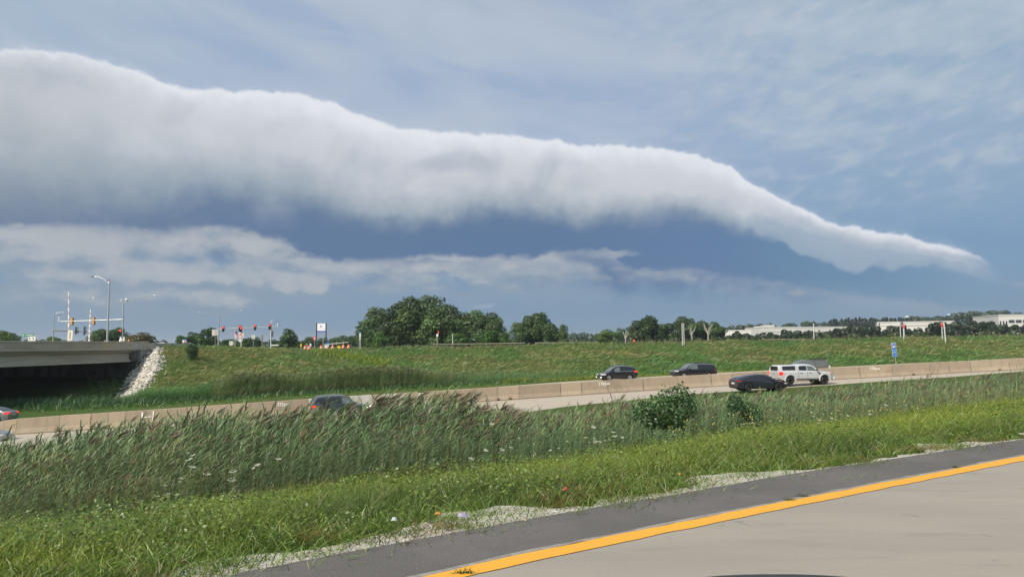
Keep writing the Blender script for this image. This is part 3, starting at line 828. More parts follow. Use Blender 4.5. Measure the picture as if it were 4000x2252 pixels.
def strips(base, dirs, L, W, bend, side, col_a, col_b, seg=2):
    """arrays of blades. base (n,3), dirs (n,3) initial unit direction, bend (n,3) added displacement at tip, side (n,3) width direction"""
    n = len(base)
    P = []
    C = []
    for k in range(seg + 1):
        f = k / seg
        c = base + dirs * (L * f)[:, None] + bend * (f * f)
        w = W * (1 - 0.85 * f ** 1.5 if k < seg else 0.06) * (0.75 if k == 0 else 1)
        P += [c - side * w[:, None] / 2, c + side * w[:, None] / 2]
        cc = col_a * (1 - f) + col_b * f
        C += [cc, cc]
    V = np.stack(P, 1).reshape(-1, 3); Cc = np.stack(C, 1).reshape(-1, 3)
    m = 2 * (seg + 1)
    b = np.arange(n)[:, None] * m
    Q = np.concatenate([b + np.array([2 * k, 2 * k + 1, 2 * k + 3, 2 * k + 2]) for k in range(seg)], 0)
    return V, Q, Cc

def cat_arr(parts):
    V, Q, C, n = [], [], [], 0
    for v, q, c in parts:
        V.append(v); Q.append(q + n); C.append(c); n += len(v)
    return np.concatenate(V), np.concatenate(Q), np.concatenate(C)

def unit(a): return a / np.maximum(np.linalg.norm(a, axis=-1, keepdims=True), 1e-9)

def reed_template(seed, H=3.1, plume=False, nl=11, leafL=0.5, seg=2):
    r = np.random.default_rng(seed)
    lean = np.array([0.26 + r.uniform(-.12, .12), r.uniform(-.1, .1), 0]) * 0.5
    def stem(f): return np.array([lean[0] * f * f * H * .55, lean[1] * f * f * H * .5, H * f * (1 - .03 * f)])
    parts = []
    # stem, two crossed thin strips
    for a in (0.3, 1.9):
        ks = [stem(f) for f in (0, .5, 1.0)]
        sd_ = np.array([math.cos(a), math.sin(a), 0]) * 0.008
        v = np.array([p + s_ * sd_ for p in ks for s_ in (-1, 1)])
        q = np.array([[0, 1, 3, 2], [2, 3, 5, 4]])
        parts.append((v, q, np.tile([[0.17, 0.17, 0.08]], (6, 1))))
    n = nl
    f = np.linspace(0.30, 0.98, n) + r.uniform(-.03, .03, n)
    base = np.array([stem(x) for x in f])
    az_ = np.where(r.random(n) < 0.62, r.normal(0.1, 0.6, n), r.uniform(-math.pi, math.pi, n))
    el_ = r.uniform(0.85, 1.38, n)
    d = np.stack([np.cos(az_) * np.cos(el_), np.sin(az_) * np.cos(el_), np.sin(el_)], 1)
    L = leafL * r.uniform(.7, 1.25, n) * (1.15 - 0.4 * np.abs(f - .65))
    bend = np.stack([0.24 * np.abs(np.cos(az_)) * L + .08 * L, 0.2 * np.sin(az_) * L, -r.uniform(.15, .60, n) * L], 1)
    side = unit(np.cross(d, np.array([r.uniform(-.4, .4), r.uniform(-.3, .3), 1.0])))
    g = r.uniform(.8, 1.25, n)[:, None]
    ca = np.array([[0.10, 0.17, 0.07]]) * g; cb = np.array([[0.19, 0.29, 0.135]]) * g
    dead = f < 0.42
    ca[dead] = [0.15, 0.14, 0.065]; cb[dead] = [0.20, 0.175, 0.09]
    parts.append(strips(base, d, L, np.full(n, 0.046) * r.uniform(.8, 1.3, n), bend, side, ca, cb, seg))
    if plume:
        top = stem(1.0); m = 9
        d = unit(np.stack([r.uniform(.15, .95, m), r.uniform(-.4, .4, m), r.uniform(.75, 1.2, m)], 1))
        base = np.tile(top, (m, 1)) + d * r.uniform(-.06, .14, m)[:, None]
        L = r.uniform(.16, .32, m)
        bend = np.stack([L * .55, L * 0, -L * .22], 1)
        side = unit(np.cross(d, r.normal(size=(m, 3))))
        k = r.uniform(.8, 1.2, m)[:, None]
        ca = np.array([[0.13, 0.105, 0.07]]) * k; cb = np.array([[0.20, 0.165, 0.115]]) * k
        parts.append(strips(base, d, L, np.full(m, 0.055), bend, side, ca, cb, 1))
    return cat_arr(parts)

def scatter(templates, X, Y, Z, scale, rot, which, tint):
    out = []
    for k, (v, q, c) in enumerate(templates):
        i = np.nonzero(which == k)[0]
        if not len(i): continue
        cs, sn = np.cos(rot[i])[:, None], np.sin(rot[i])[:, None]
        s = scale[i][:, None]
        x = (v[None, :, 0] * cs - v[None, :, 1] * sn) * s + X[i][:, None]
        y = (v[None, :, 0] * sn + v[None, :, 1] * cs) * s + Y[i][:, None]
        z = v[None, :, 2] * s + Z[i][:, None]
        VV = np.stack([x, y, z], -1).reshape(-1, 3)
        QQ = (q[None] + (np.arange(len(i)) * len(v))[:, None, None]).reshape(-1, q.shape[1])
        CC = (c[None] * tint[i][:, None, :]).reshape(-1, 3)
        out.append((VV, QQ, CC))
    return cat_arr(out)

leafm = leaf_mat('foliage', 0.35)
rows_front = lambda u: np.interp(u, UA, TY[3])
rows_ditch = lambda u: np.interp(u, UA, TY[4])

# --- reed bed in the ditch between the two roads
T_ = [reed_template(s, H=3.0 + 0.15 * (s % 4), plume=(s % 3 == 0), leafL=0.56, nl=12) for s in range(12)]
def reed_top_target(u):
    """photo row of the reed tops, to set plant height along the bed"""
    return np.interp(u, [-400, 0, 120, 200, 400, 560, 700, 850, 1000, 1300, 1480, 1600, 1750, 1850, 2000, 2100, 2250, 2400, 2650, 2780, 2900, 3050, 3200, 3350, 3500, 3700, 3850, 4000, 4400],
                     [1760, 1735, 1715, 1695, 1670, 1655, 1612, 1600, 1603, 1600, 1560, 1545, 1548, 1580, 1606, 1616, 1596, 1570, 1560, 1555, 1545, 1545, 1535, 1520, 1500, 1495, 1478, 1455, 1440])
n = 17500
X, Y, U_ = visible_grid(n, rows_front, lambda u: rows_ditch(u) + np.interp(u, [0, 1500, 2200, 4000], [4.0, 5.5, 9.0, 11.0]))
Z = height(X, Y)
# height allowed so that the top stays at the target row
vt = reed_top_target(U_) + rng.normal(0, 9, n) + (fbm(X, Y, 4, 57) - .5) * 70
ztop = np.array([EYE.z]) + (1340 - (U_ - 2000) * 0.006 - vt) * Y / F * 1.0
Hneed = (ztop - Z)
hcap = np.clip(Hneed, 0.9, 3.7)
front = np.clip((Y - rows_front(U_)) / 3.5, 0, 1)
fr_ = np.clip((Y - rows_front(U_)) / (rows_ditch(U_) - rows_front(U_)), 0, 1)
vbase = 1340 - (U_ - 2000) * 0.006 + (EYE.z - Z) * F / Y
vall = vt + (vbase - 70 - vt) * (1 - fr_) ** 2.0 * 0.6
for ub_, wb_, yb_, vv0 in ((2575, 95, 25.5, 1665), (2900, 45, 24.5, 1640)):
    wgt = np.clip((wb_ - np.abs(U_ - ub_)) / 25, 0, 1) * (Y < yb_)
    vall = np.maximum(vall, vall * (1 - wgt) + vv0 * wgt)
hcap = np.clip(EYE.z + (1340 - (U_ - 2000) * 0.006 - vall) * Y / F - Z, 0.5, 4.2)
hh = np.minimum(hcap, 1.0 + 3.2 * front) * np.where(rng.random(n) < .10, rng.uniform(.85, 1.10, n), rng.uniform(.80, 1.02, n))
which = rng.integers(0, 12, n)
# plumes are common only along the middle and right
pl = np.isin(which, [0, 3, 6, 9])
drop = pl & ((rng.random(n) > np.interp(U_, [0, 900, 1300, 1900, 2300, 2900, 3300, 4000], [.15, .3, .8, .8, .35, .35, .55, .55])) | (hh < hcap * .84))
which[drop] = (which[drop] + 1)
Hs = np.array([3.0 + 0.15 * (s % 4) for s in range(12)])
tint = np.ones((n, 3)) * rng.uniform(.75, 1.25, n)[:, None]
bl = fbm(X, Y, 5, 51)[:, None]
tint *= 1 + (bl - .5) * np.array([[0.9, 0.4, 0.5]])
brown = np.clip((fbm(X, Y, 6, 61) - .55) * 5, 0, 1)[:, None] * 0.22
tint = tint * (1 - brown) + tint * np.array([[1.6, .95, 1.1]]) * brown
tint[rng.random(n) < .09] *= np.array([1.9, 1.35, 1.3])
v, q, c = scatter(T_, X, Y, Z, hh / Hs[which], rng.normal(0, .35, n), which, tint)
n = 5200
X, Y, U_ = visible_grid(n, lambda u: rows_ditch(u) + 7, lambda u: np.interp(u, UA, YB) - 18.5, ulo=1700, uhi=4350)
Z = height(X, Y); vt = reed_top_target(U_) + rng.uniform(-12, 16, n)
hh = np.clip(EYE.z + (1340 - (U_ - 2000) * 0.006 - vt) * Y / F - Z, 0.5, 2.4) * rng.uniform(.7, 1.0, n)
which = rng.integers(0, 12, n); dr = np.isin(which, [0, 3, 6, 9]) & (rng.random(n) < .45); which[dr] += 1
tint = np.ones((n, 3)) * rng.uniform(.7, 1.2, n)[:, None]
vb_, qb_, cb_ = scatter(T_, X, Y, Z, hh / Hs[which], rng.normal(0, .35, n), which, tint)
v, q, c = cat_arr([(v, q, c), (vb_, qb_, cb_)])
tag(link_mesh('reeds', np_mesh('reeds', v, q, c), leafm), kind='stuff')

# --- tall grass and weeds on the slope beside the shoulder
def blades(n, X, Y, Z, H, W, lean, ca, cb, seg=2, spread=.35):
    az_ = rng.uniform(-math.pi, math.pi, n)
    tilt = rng.uniform(0, spread, n)
    d = unit(np.stack([np.cos(az_) * tilt + lean, np.sin(az_) * tilt, np.ones(n)], 1))
    bend = np.stack([np.cos(az_) * H * .35 + lean * H, np.sin(az_) * H * .35, -H * rng.uniform(.05, .4, n)], 1)
    side = unit(np.cross(d, np.stack([rng.normal(size=n), rng.normal(size=n), np.zeros(n)], 1)))
    return strips(np.stack([X, Y, Z], 1), d, H, W, bend, side, ca, cb, seg)
n = 130000
y_edge = lambda u: np.interp(u, UA, Y0)
X, Y, U_ = visible_grid(n, lambda u: y_edge(u) * 1.02 + 0.5 + 0.25 * fbm(u / 40, u * 0, 1.0, 3), lambda u: rows_front(u) + 1.2 + (rows_ditch(u) - rows_front(u)) * .3, pw=1.25)
Z = height(X, Y)
dist_e = (Y - (y_edge(U_) * 1.02 + 0.5))
patch_n = fbm(X, Y, 1.6, 71)
near0 = np.clip(dist_e / 1.3, 0, 1)
H = (0.08 + 0.34 * near0) * rng.uniform(.45, 1.0, n) * (.75 + .5 * patch_n)
H += np.clip((Y - rows_front(U_) + 1.0) / 4, 0, 1) * 0.3
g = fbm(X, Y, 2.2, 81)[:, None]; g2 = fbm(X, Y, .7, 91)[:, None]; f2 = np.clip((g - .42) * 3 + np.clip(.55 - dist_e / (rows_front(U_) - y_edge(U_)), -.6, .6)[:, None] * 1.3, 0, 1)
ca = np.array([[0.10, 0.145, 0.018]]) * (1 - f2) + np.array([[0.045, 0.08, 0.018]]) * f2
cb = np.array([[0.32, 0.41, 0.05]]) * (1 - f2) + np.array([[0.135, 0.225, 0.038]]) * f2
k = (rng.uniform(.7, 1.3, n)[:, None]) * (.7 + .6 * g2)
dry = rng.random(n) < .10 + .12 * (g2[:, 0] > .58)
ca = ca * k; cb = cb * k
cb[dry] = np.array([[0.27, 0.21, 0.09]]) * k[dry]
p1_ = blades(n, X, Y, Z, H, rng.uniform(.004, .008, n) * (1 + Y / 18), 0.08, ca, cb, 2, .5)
# broad leaves of low weeds
n = 70000
X, Y, U_ = visible_grid(n, lambda u: y_edge(u) * 1.02 + 0.75, lambda u: rows_front(u) + 1.0, pw=1.4)
keep = fbm(X, Y, .9, 95) > .40
X, Y, U_ = X[keep], Y[keep], U_[keep]; n = len(X)
Z = height(X, Y)
de = np.clip((Y - y_edge(U_) * 1.02 - .5) / 1.3, 0.08, 1)
Z = Z + rng.uniform(0.02, .40, n) * de * (0.5 + fbm(X, Y, 1.2, 97))
nrm = unit(np.stack([rng.normal(0, .5, n), rng.normal(-.2, .5, n), np.ones(n) * .8], 1))
aa = unit(np.cross(nrm, rng.normal(size=(n, 3)))); bb = np.cross(nrm, aa)
sz = rng.uniform(.006, .017, n)[:, None] * (1 + Y[:, None] / 20)
Pc = np.stack([X, Y, Z], 1)
V4 = np.stack([Pc - aa * sz, Pc - bb * sz * .6, Pc + aa * sz, Pc + bb * sz * .6], 1).reshape(-1, 3)
col_ = np.array([[0.105, 0.165, 0.028]]) * rng.uniform(.6, 1.7, n)[:, None] * (1 + (fbm(X, Y, 1.5, 99)[:, None] - .5) * np.array([[1.0, .5, .2]]))
p2_ = (V4, np.arange(n * 4).reshape(-1, 4), np.repeat(col_, 4, 0))
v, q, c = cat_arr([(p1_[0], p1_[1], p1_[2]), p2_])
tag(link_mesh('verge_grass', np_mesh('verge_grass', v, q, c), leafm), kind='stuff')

# weeds creeping over the gravel, in clumps
n = 15000
cl = 150
cu = rng.uniform(-200, 4300, cl); ci_ = rng.integers(0, cl, n)
Yc = y_edge(cu) * 1.0 + rng.uniform(0.05, .75, cl) * np.interp(cu, [0, 4000], [.8, 1.2])
Xc = (cu - 2000) / F * Yc
rr_ = rng.normal(0, .10, (n, 2)) * rng.uniform(.5, 2.2, cl)[ci_][:, None]
X = Xc[ci_] + rr_[:, 0] * 1.5; Y = Yc[ci_] + rr_[:, 1]
Z = np.maximum(height(X, Y), -0.03)
hc = rng.uniform(.4, 1.5, cl)[ci_]
k = rng.uniform(.7, 1.3, n)[:, None] * np.where(rng.random(cl) < .25, 1.5, 1.0)[ci_][:, None]
redd = (rng.random(cl) < .2)[ci_]
ca = np.array([[0.07, 0.12, 0.02]]) * k; cb = np.array([[0.17, 0.26, 0.045]]) * k
cb[redd] = np.array([[0.22, 0.13, 0.05]]) * k[redd]
v, q, c = blades(n, X, Y, Z, rng.uniform(.05, .15, n) * hc, rng.uniform(.005, .010, n), 0.05, ca, cb, 2, 1.0)
tag(link_mesh('gravel_weeds', np_mesh('gravel_weeds', v, q, c), leafm), kind='stuff')
oct_ = np.array([[1, 0, 0], [0, 1, 0], [-1, 0, 0], [0, -1, 0], [0, 0, .7], [0, 0, -.5]], float)
tri = np.array([[0, 1, 4], [1, 2, 4], [2, 3, 4], [3, 0, 4]])
stone_m = leaf_mat('pale_pebbles', 0.0)

# --- far slope: rough grass in drifts, mown strip, reeds in its ditch, goldenrod
n = 60000
X, Y, U_ = visible_grid(n, lambda u: np.interp(u, UA, YB) + 17.5, lambda u: np.interp(u, UA, TY[10]) + 4, ulo=340, uhi=4400)
yb = np.interp(U_, UA, YB)
rel = Y - yb
ok = ~((U_ < 640) & (rng.random(n) < .3))
X, Y, U_, rel = X[ok], Y[ok], U_[ok], rel[ok]; n = len(X)
Z = height(X, Y)
fl = fbm(X, Y * .6, 11, 101)[:, None]; fm = fbm(X, Y, 3.5, 111)[:, None]; fs_ = fbm(X, Y, 1.4, 121)[:, None]
green = np.array([[0.115, 0.255, 0.055]]); olive = np.array([[0.235, 0.27, 0.08]]); tan_ = np.array([[0.40, 0.28, 0.14]]); dk = np.array([[0.045, 0.09, 0.03]]); lime = np.array([[0.19, 0.32, 0.045]])
w = np.clip((fl - .42) * 6, 0, 1)
cc = green * (1 - w) + olive * w
# drifts of flattened dry grass high on the slope, deep green lower down, brighter at the toe
hi = np.clip((rel[:, None] - 34) / 10, 0, 1)
wt = np.clip((fm - .57) * 8, 0, 1) * (.12 + .88 * hi); cc = cc * (1 - wt * .6) + tan_ * wt * .6
wd = np.clip((.40 - fs_) * 7, 0, 1); cc = cc * (1 - wd * .7) + dk * wd * .7
wl = np.clip((30 - rel[:, None]) / 8, 0, 1); cc = cc * (1 - wl * .8) + lime * wl * .8
cc = cc * rng.uniform(.65, 1.4, n)[:, None]
H = np.interp(rel, [18, 22, 25, 30, 60], [.10, .18, .5, .65, .55]) * rng.uniform(.6, 1.3, n) * (.6 + .8 * fs_[:, 0])
H = H * np.where((U_ > 1150) & (U_ < 1400) & (rel > 60), .4, 1.0)
v1, q1, c1 = blades(n, X, Y, Z - .05, H, rng.uniform(.06, .16, n), 0.5, cc * .55, cc * 1.15, 2, .9)
# tall dry stalks along the ridge
m_ = 2600
X, Y, U_ = visible_grid(m_, lambda u: np.interp(u, UA, TY[10]) - 3, lambda u: np.interp(u, UA, TY[10]) + 4, ulo=1410, uhi=4400)
Z = height(X, Y)
kk = rng.uniform(.7, 1.3, m_)[:, None]
cc = np.where(rng.random(m_)[:, None] < .45, np.array([[0.17, 0.135, 0.085]]), np.array([[0.10, 0.13, 0.05]])) * kk
v2, q2, c2_ = blades(m_, X, Y, Z, rng.uniform(.5, 1.5, m_) * (.4 + fbm(X, Y, 6, 133)), rng.uniform(.04, .10, m_), 0.05, cc, cc, 2, .3)
v, q, c = cat_arr([(v1, q1, c1), (v2, q2, c2_)])
tag(link_mesh('embankment_grass', np_mesh('embankment_grass', v, q, c), leafm), kind='stuff')

# reeds of the far ditch (simpler plants)
TF = [reed_template(100 + s, H=2.4, plume=(s % 2 == 0), nl=5, leafL=0.75, seg=1) for s in range(6)]
for k_, (vv, qq, c_) in enumerate(TF):
    ctr = vv.mean(0)
n = 11000
X, Y, U_ = visible_grid(n, lambda u: np.interp(u, UA, YB) + 25, lambda u: np.interp(u, UA, YB) + 35, ulo=470, uhi=2350)
# two dark plumed drifts, green cattails between
dk_ = np.clip(np.exp(-((U_ - 960) / 130) ** 2) + np.exp(-((U_ - 1450) / 330) ** 2), 0, 1) * (fbm(X, Y, 5, 141) > .33)
Z = height(X, Y)
Hh = (1.3 + 1.15 * dk_) * rng.uniform(.7, 1.15, n) * np.interp(U_, [470, 560, 2000, 2350], [.6, 1.2, 1.0, .4])
wh = np.where(rng.random(n) < dk_, rng.integers(0, 3, n) * 2, rng.integers(0, 3, n) * 2 + 1)
tint = np.where(dk_[:, None] > .4, np.array([[1.15, 1.3, .95]]), np.array([[.60, 1.0, .55]])) * rng.uniform(.6, 1.3, n)[:, None]
grey_ = (U_ > 1750) & (dk_ < .9)
tint[grey_] *= np.array([1.35, 1.1, 1.5])
v, q, c = scatter(TF, X, Y, Z, Hh / 2.4, rng.normal(0, .5, n), wh, tint)
q_ok = q
tag(link_mesh('far_reeds', np_mesh('far_reeds', v, q_ok, c), leafm), kind='stuff')
# cattail greens in front of the far reeds and under the riprap
n = 14000
X, Y, U_ = visible_grid(n, lambda u: np.interp(u, UA, YB) + 19, lambda u: np.interp(u, UA, YB) + 33, ulo=-100, uhi=2100)
Z = height(X, Y); rel = Y - np.interp(U_, UA, YB)
kk = rng.uniform(.6, 1.35, n)[:, None]
wl = np.clip((24 - rel[:, None]) / 5, 0, 1)
cc = (np.array([[0.055, 0.13, 0.045]]) * (1 - wl) + np.array([[0.11, 0.22, 0.035]]) * wl) * kk
v, q, c = blades(n, X, Y, Z, np.interp(rel, [19, 21, 26, 33], [.12, .5, 1.3, 1.5]) * rng.uniform(.6, 1.2, n), rng.uniform(.05, .11, n), .06, cc * .6, cc * 1.2, 2, .25)
tag(link_mesh('far_ditch_grass', np_mesh('far_ditch_grass', v, q, c), leafm), kind='stuff')
# goldenrod band
n = 6500
def gold(n, ulo, uhi, r0_, r1_, hh):
    X, Y, U_ = visible_grid(n, lambda u: np.interp(u, UA, YB) + r0_, lambda u: np.interp(u, UA, YB) + r1_, ulo=ulo, uhi=uhi)
    Z = height(X, Y); H = hh * rng.uniform(.7, 1.2, n) * (.7 + .6 * fbm(X, Y, 2, 151))
    cc = np.array([[0.07, 0.14, 0.03]]) * rng.uniform(.7, 1.3, n)[:, None]
    cb = np.where(rng.random(n)[:, None] < .45, np.array([[0.42, 0.40, 0.03]]), np.array([[0.17, 0.25, 0.035]])) * rng.uniform(.7, 1.2, n)[:, None]
    return blades(n, X, Y, Z, H, rng.uniform(.06, .12, n), .03, cc, cb, 2, .2)
v, q, c = cat_arr([gold(4200, 1950, 2640, 23, 27, 1.0), gold(2500, 2600, 3300, 26, 30, .9)])
tag(link_mesh('goldenrod', np_mesh('goldenrod', v, q, c), leafm), kind='stuff')
# second yellow drift running down from the ridge
n = 2200
f = rng.random(n); uu = 1225 + 290 * f + rng.normal(0, 14, n); vv_ = 1368 + 56 * f + rng.normal(0, 6, n)
pts = []
base_u = np.linspace(1180, 1560, 30); 
gp_ = [ground_at(1225 + 290 * k / 12, 1368 + 56 * k / 12, 85, 170) for k in range(13)]
gx = np.interp(f * 12, range(13), [p.x for p in gp_]) + rng.normal(0, .9, n); gy = np.interp(f * 12, range(13), [p.y for p in gp_]) + rng.normal(0, 1.6, n)
Z = height(gx, gy)
cc = np.array([[0.10, 0.19, 0.03]]) * rng.uniform(.7, 1.3, n)[:, None]
cb = np.where(rng.random(n)[:, None] < .4, np.array([[0.45, 0.45, 0.03]]), np.array([[0.20, 0.30, 0.04]])) * rng.uniform(.7, 1.2, n)[:, None]
v, q, c = blades(n, gx, gy, Z, rng.uniform(.5, .9, n), rng.uniform(.06, .12, n), .03, cc, cb, 2, .25)
tag(link_mesh('yellow_wildflowers', np_mesh('yellow_wildflowers', v, q, c), leafm), kind='stuff')
# small yellow flowers in the near weeds on the right
n = 520
X, Y, U_ = visible_grid(n, lambda u: rows_front(u) - 4, lambda u: rows_front(u) + 4, ulo=2600, uhi=4300)
Z = height(X, Y) + rng.uniform(.35, .75, n)
sz = rng.uniform(.008, .024, n)[:, None]; Pc = np.stack([X, Y, Z], 1)
V4 = np.stack([Pc + np.array([[-1, 0, 0]]) * sz, Pc + np.array([[0, -.5, -.7]]) * sz, Pc + np.array([[1, 0, 0]]) * sz, Pc + np.array([[0, .5, .7]]) * sz], 1).reshape(-1, 3)
tag(link_mesh('yellow_blossoms', np_mesh('yellow_blossoms', V4, np.arange(n * 4).reshape(-1, 4), np.repeat(np.where(rng.random(n)[:, None] < .5, np.array([[.5, .36, .03]]), np.array([[.5, .5, .22]])), 4, 0)), leafm), kind='stuff')

# ------------------------------------------------------------------ riprap stones
def stone_mesh(seed):
    r = random.Random(seed); bm = bmesh.new()
    bmesh.ops.create_icosphere(bm, subdivisions=1, radius=1)
    for v_ in bm.verts:
        v_.co *= r.uniform(.72, 1.15); v_.co.x *= 1.15; v_.co.z *= .7
    me = bpy.data.meshes.new('stone'); bm.to_mesh(me); bm.free()
    return me
rock_m = bpy.data.materials.new('white_limestone'); rock_m.use_nodes = True
t = rock_m.node_tree; b = t.nodes['Principled BSDF']; b.inputs['Roughness'].default_value = 0.95; b.inputs['Specular IOR Level'].default_value = 0.2
oi = t.nodes.new('ShaderNodeObjectInfo'); P_ = t.nodes.new('ShaderNodeNewGeometry').outputs['Position']
c = mixc(t, tex(t, P_, 2.5, 4, .6).step(.4, .7) * .5, (0.52, 0.50, 0.455, 1), (0.38, 0.355, 0.31, 1))
c = mixc(t, 1.0, c, oi.outputs['Color'], 'MULTIPLY'); t.links.new(c, b.inputs['Base Color'])
SM = [stone_mesh(s) for s in range(8)]
for me in SM: me.materials.append(rock_m)
rr0 = ground_at(560, 1450, 80, 130)
riprap = empty('riprap', rr0, 0, 'tumble of white broken stone spilling down beside the bridge abutment', 'stones')
rnd = random.Random(5)
cnt = 0
for v_ in np.arange(1352, 1566, 4.4):
    uL = np.interp(v_, [1350, 1380, 1420, 1450, 1480, 1500, 1520, 1566], [596, 574, 548, 520, 492, 500, 510, 452])
    uR = np.interp(v_, [1350, 1380, 1420, 1450, 1500, 1530, 1566], [614, 624, 624, 612, 580, 548, 514])
    uu = uL + rnd.uniform(0, 8)
    while uu < uR:
        if rnd.random() < (0.9 if v_ < 1500 else .8) and cnt < 299:
            p = ground_at(uu + rnd.uniform(-3, 3), v_ + rnd.uniform(-2, 2), 80, 130)
            o = bpy.data.objects.new('stone', rnd.choice(SM)); COL.objects.link(o); o.parent = riprap
            o.location = p - rr0 + Vector((0, 0, rnd.uniform(.0, .14)))
            s = rnd.uniform(.22, .42) * (1.0 if v_ < 1500 else .75)
            o.scale = (s, s, s * rnd.uniform(.8, 1.2)); o.rotation_euler = (rnd.uniform(-.6, .6), rnd.uniform(-.6, .6), rnd.uniform(0, 6))
            k = rnd.uniform(.9, 1.2); o.color = (k, k * .99, k * rnd.uniform(.93, 1), 1); cnt += 1
        uu += rnd.uniform(7.5, 11.5)
# smaller rubble between them
n = 1600
f = rng.random(n); vv_ = 1352 + 214 * f
uL = np.interp(vv_, [1350, 1380, 1420, 1450, 1480, 1566], [596, 574, 548, 520, 492, 452]); uR = np.interp(vv_, [1350, 1380, 1420, 1450, 1500, 1530, 1566], [620, 634, 636, 624, 592, 558, 524])
uu = uL + (uR - uL) * rng.random(n)
P = [ground_at(a, b_, 85, 125) for a, b_ in zip(uu[:500], vv_[:500])]
ix = rng.integers(0, 500, n); PX = np.array([[p.x, p.y] for p in P])[ix] + rng.normal(0, .35, (n, 2))
v, q, c = scatter([(oct_, tri, np.ones((6, 3)))], PX[:, 0], PX[:, 1], height(PX[:, 0], PX[:, 1]), rng.uniform(.10, .22, n), rng.uniform(0, 6, n), np.zeros(n, int), np.array([[.52, .50, .46]]) * rng.uniform(.7, 1.1, n)[:, None])
tag(link_mesh('rubble', np_mesh('rubble', v, q, c), stone_m), kind='stuff')

# ------------------------------------------------------------------ trees
bark = mat('bark', (0.11, 0.095, 0.075), 0.95, var=.3, vs=2)
crown_m = leaf_mat('tree_foliage', 0.28, objvar=1.0)
def crown_arrays(seed, n=3600, lobes=16, card=0.055, col0=(0.050, 0.090, 0.030), narrow=1.0, flat=0.0):
    """unit tree crown: x,y in [-.5,.5], z in [0,1]"""
    r = np.random.default_rng(seed)
    C_, R_ = [], []
    for k in range(lobes):
        a = r.uniform(0, 2 * math.pi); zz = r.uniform(.10, .84) if k > 5 else r.uniform(.08, .3)
        wid = .40 * math.sin(min(1, (zz + .12) * 1.25) * math.pi * .5) * (1 - max(0, zz - .45) * 1.25)
        rad = max(wid, .26 if zz < .3 else 0) * math.sqrt(r.uniform(.1, 1))
        C_.append((rad * math.cos(a) * narrow, rad * math.sin(a) * narrow, zz)); R_.append(r.uniform(.13, .21))
    C_ = np.array(C_); R_ = np.array(R_)
    w = R_ ** 2 / (R_ ** 2).sum(); k = r.choice(lobes, n, p=w)
    d = unit(r.normal(size=(n, 3)) + np.array([0, 0, .25]))
    lump = 1 + .22 * np.sin(d[:, 0] * 9 + k) * np.sin(d[:, 2] * 8 + k * 2)
    P = C_[k] + d * (R_[k] * lump * r.uniform(.62, 1.08, n) ** .5)[:, None]
    P[:, 2] = np.clip(P[:, 2], .02, 1.03)
    nrm = unit(d + r.normal(size=(n, 3)) * .55 + np.array([0, 0, .2]))
    a = unit(np.cross(nrm, r.normal(size=(n, 3)))); b_ = np.cross(nrm, a)
    s = card * r.uniform(.5, 1.25, n)[:, None]
    V4 = np.stack([P - a * s, P - b_ * s * .7, P + a * s, P + b_ * s * .7], 1).reshape(-1, 3)
    lob = r.uniform(.72, 1.4, lobes)[k][:, None]
    cc = np.array([col0]) * lob * r.uniform(.7, 1.4, n)[:, None]
    return V4, np.arange(n * 4).reshape(-1, 4), np.repeat(cc, 4, 0)
CR = []
for s in range(7):
    v, q, c = crown_arrays(200 + s, 6500, 22 + s % 3 * 5, 0.031, (0.062, 0.105, 0.034))
    me = np_mesh('crown', v, q, c); me.materials.append(crown_m); CR.append(me)
def trunk_mesh(seed):
    r = random.Random(seed); mb = MB()
    mb.path([(0, 0, -.03), (r.uniform(-.01, .01), 0, .2), (r.uniform(-.03, .03), r.uniform(-.02, .02), .45), (r.uniform(-.05, .05), 0, .75)], [.028, .022, .016, .006], 6)
    for k in range(6):
        a = r.uniform(0, 6.28); z = r.uniform(.12, .4); l = r.uniform(.18, .33)
        mb.path([(0, 0, z), (math.cos(a) * l * .5, math.sin(a) * l * .5, z + l * .45), (math.cos(a) * l, math.sin(a) * l, z + l * 1.1)], [.012, .008, .003], 5)
    me = mb.mesh('trunk'); me.materials.append(bark); return me
TR = [trunk_mesh(s) for s in range(4)]
tr_r = random.Random(11)
def tree(u, w, vt, Y, label, cat='tree', tint=(1, 1, 1), vb=None, group=None, k=None, depth=1.0, name='deciduous_tree', lift=0.06, trunk=True):
    """tree whose crown is w pixels wide with its top at photo row vt, standing at distance Y"""
    base = at(u, 1345, Y); z0 = float(height(base.x, Y)[0]); top = at(u, vt, Y).z
    H = top - z0; Wd = w * Y / F * 1.24
    e = empty(name, (base.x, Y, z0), 0, label, cat, group)
    i = tr_r.randrange(7) if k is None else k
    o = bpy.data.objects.new('crown', CR[i]); COL.objects.link(o); o.parent = e
    o.rotation_euler = (0, 0, tr_r.uniform(0, 6.28)); o.scale = (Wd, Wd * depth, H * (1 - lift)); o.location = (0, 0, H * lift)
    g = tr_r.uniform(.92, 1.08); o.color = (tint[0] * g, tint[1] * g, tint[2] * g, 1)
    if trunk:
        o = bpy.data.objects.new('trunk', TR[i % 4]); COL.objects.link(o); o.parent = e
        o.scale = (H * .9, H * .9, H); o.rotation_euler = (0, 0, tr_r.uniform(0, 6.28))
    return e
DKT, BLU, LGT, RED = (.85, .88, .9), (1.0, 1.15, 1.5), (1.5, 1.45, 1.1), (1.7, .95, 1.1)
G1 = 'trees of the big dark grove'
tree(1437, 95, 1243, 262, 'leftmost rounded tree on the outer edge of the big dark grove', tint=(1, 1.1, 1.1), group=G1)
tree(1492, 150, 1200, 275, 'dark tree rising on the left shoulder of the big grove', tint=DKT, group=G1)
tree(1560, 150, 1178, 285, 'dark tree at the back of the big grove, left of its summit', tint=DKT, group=G1)
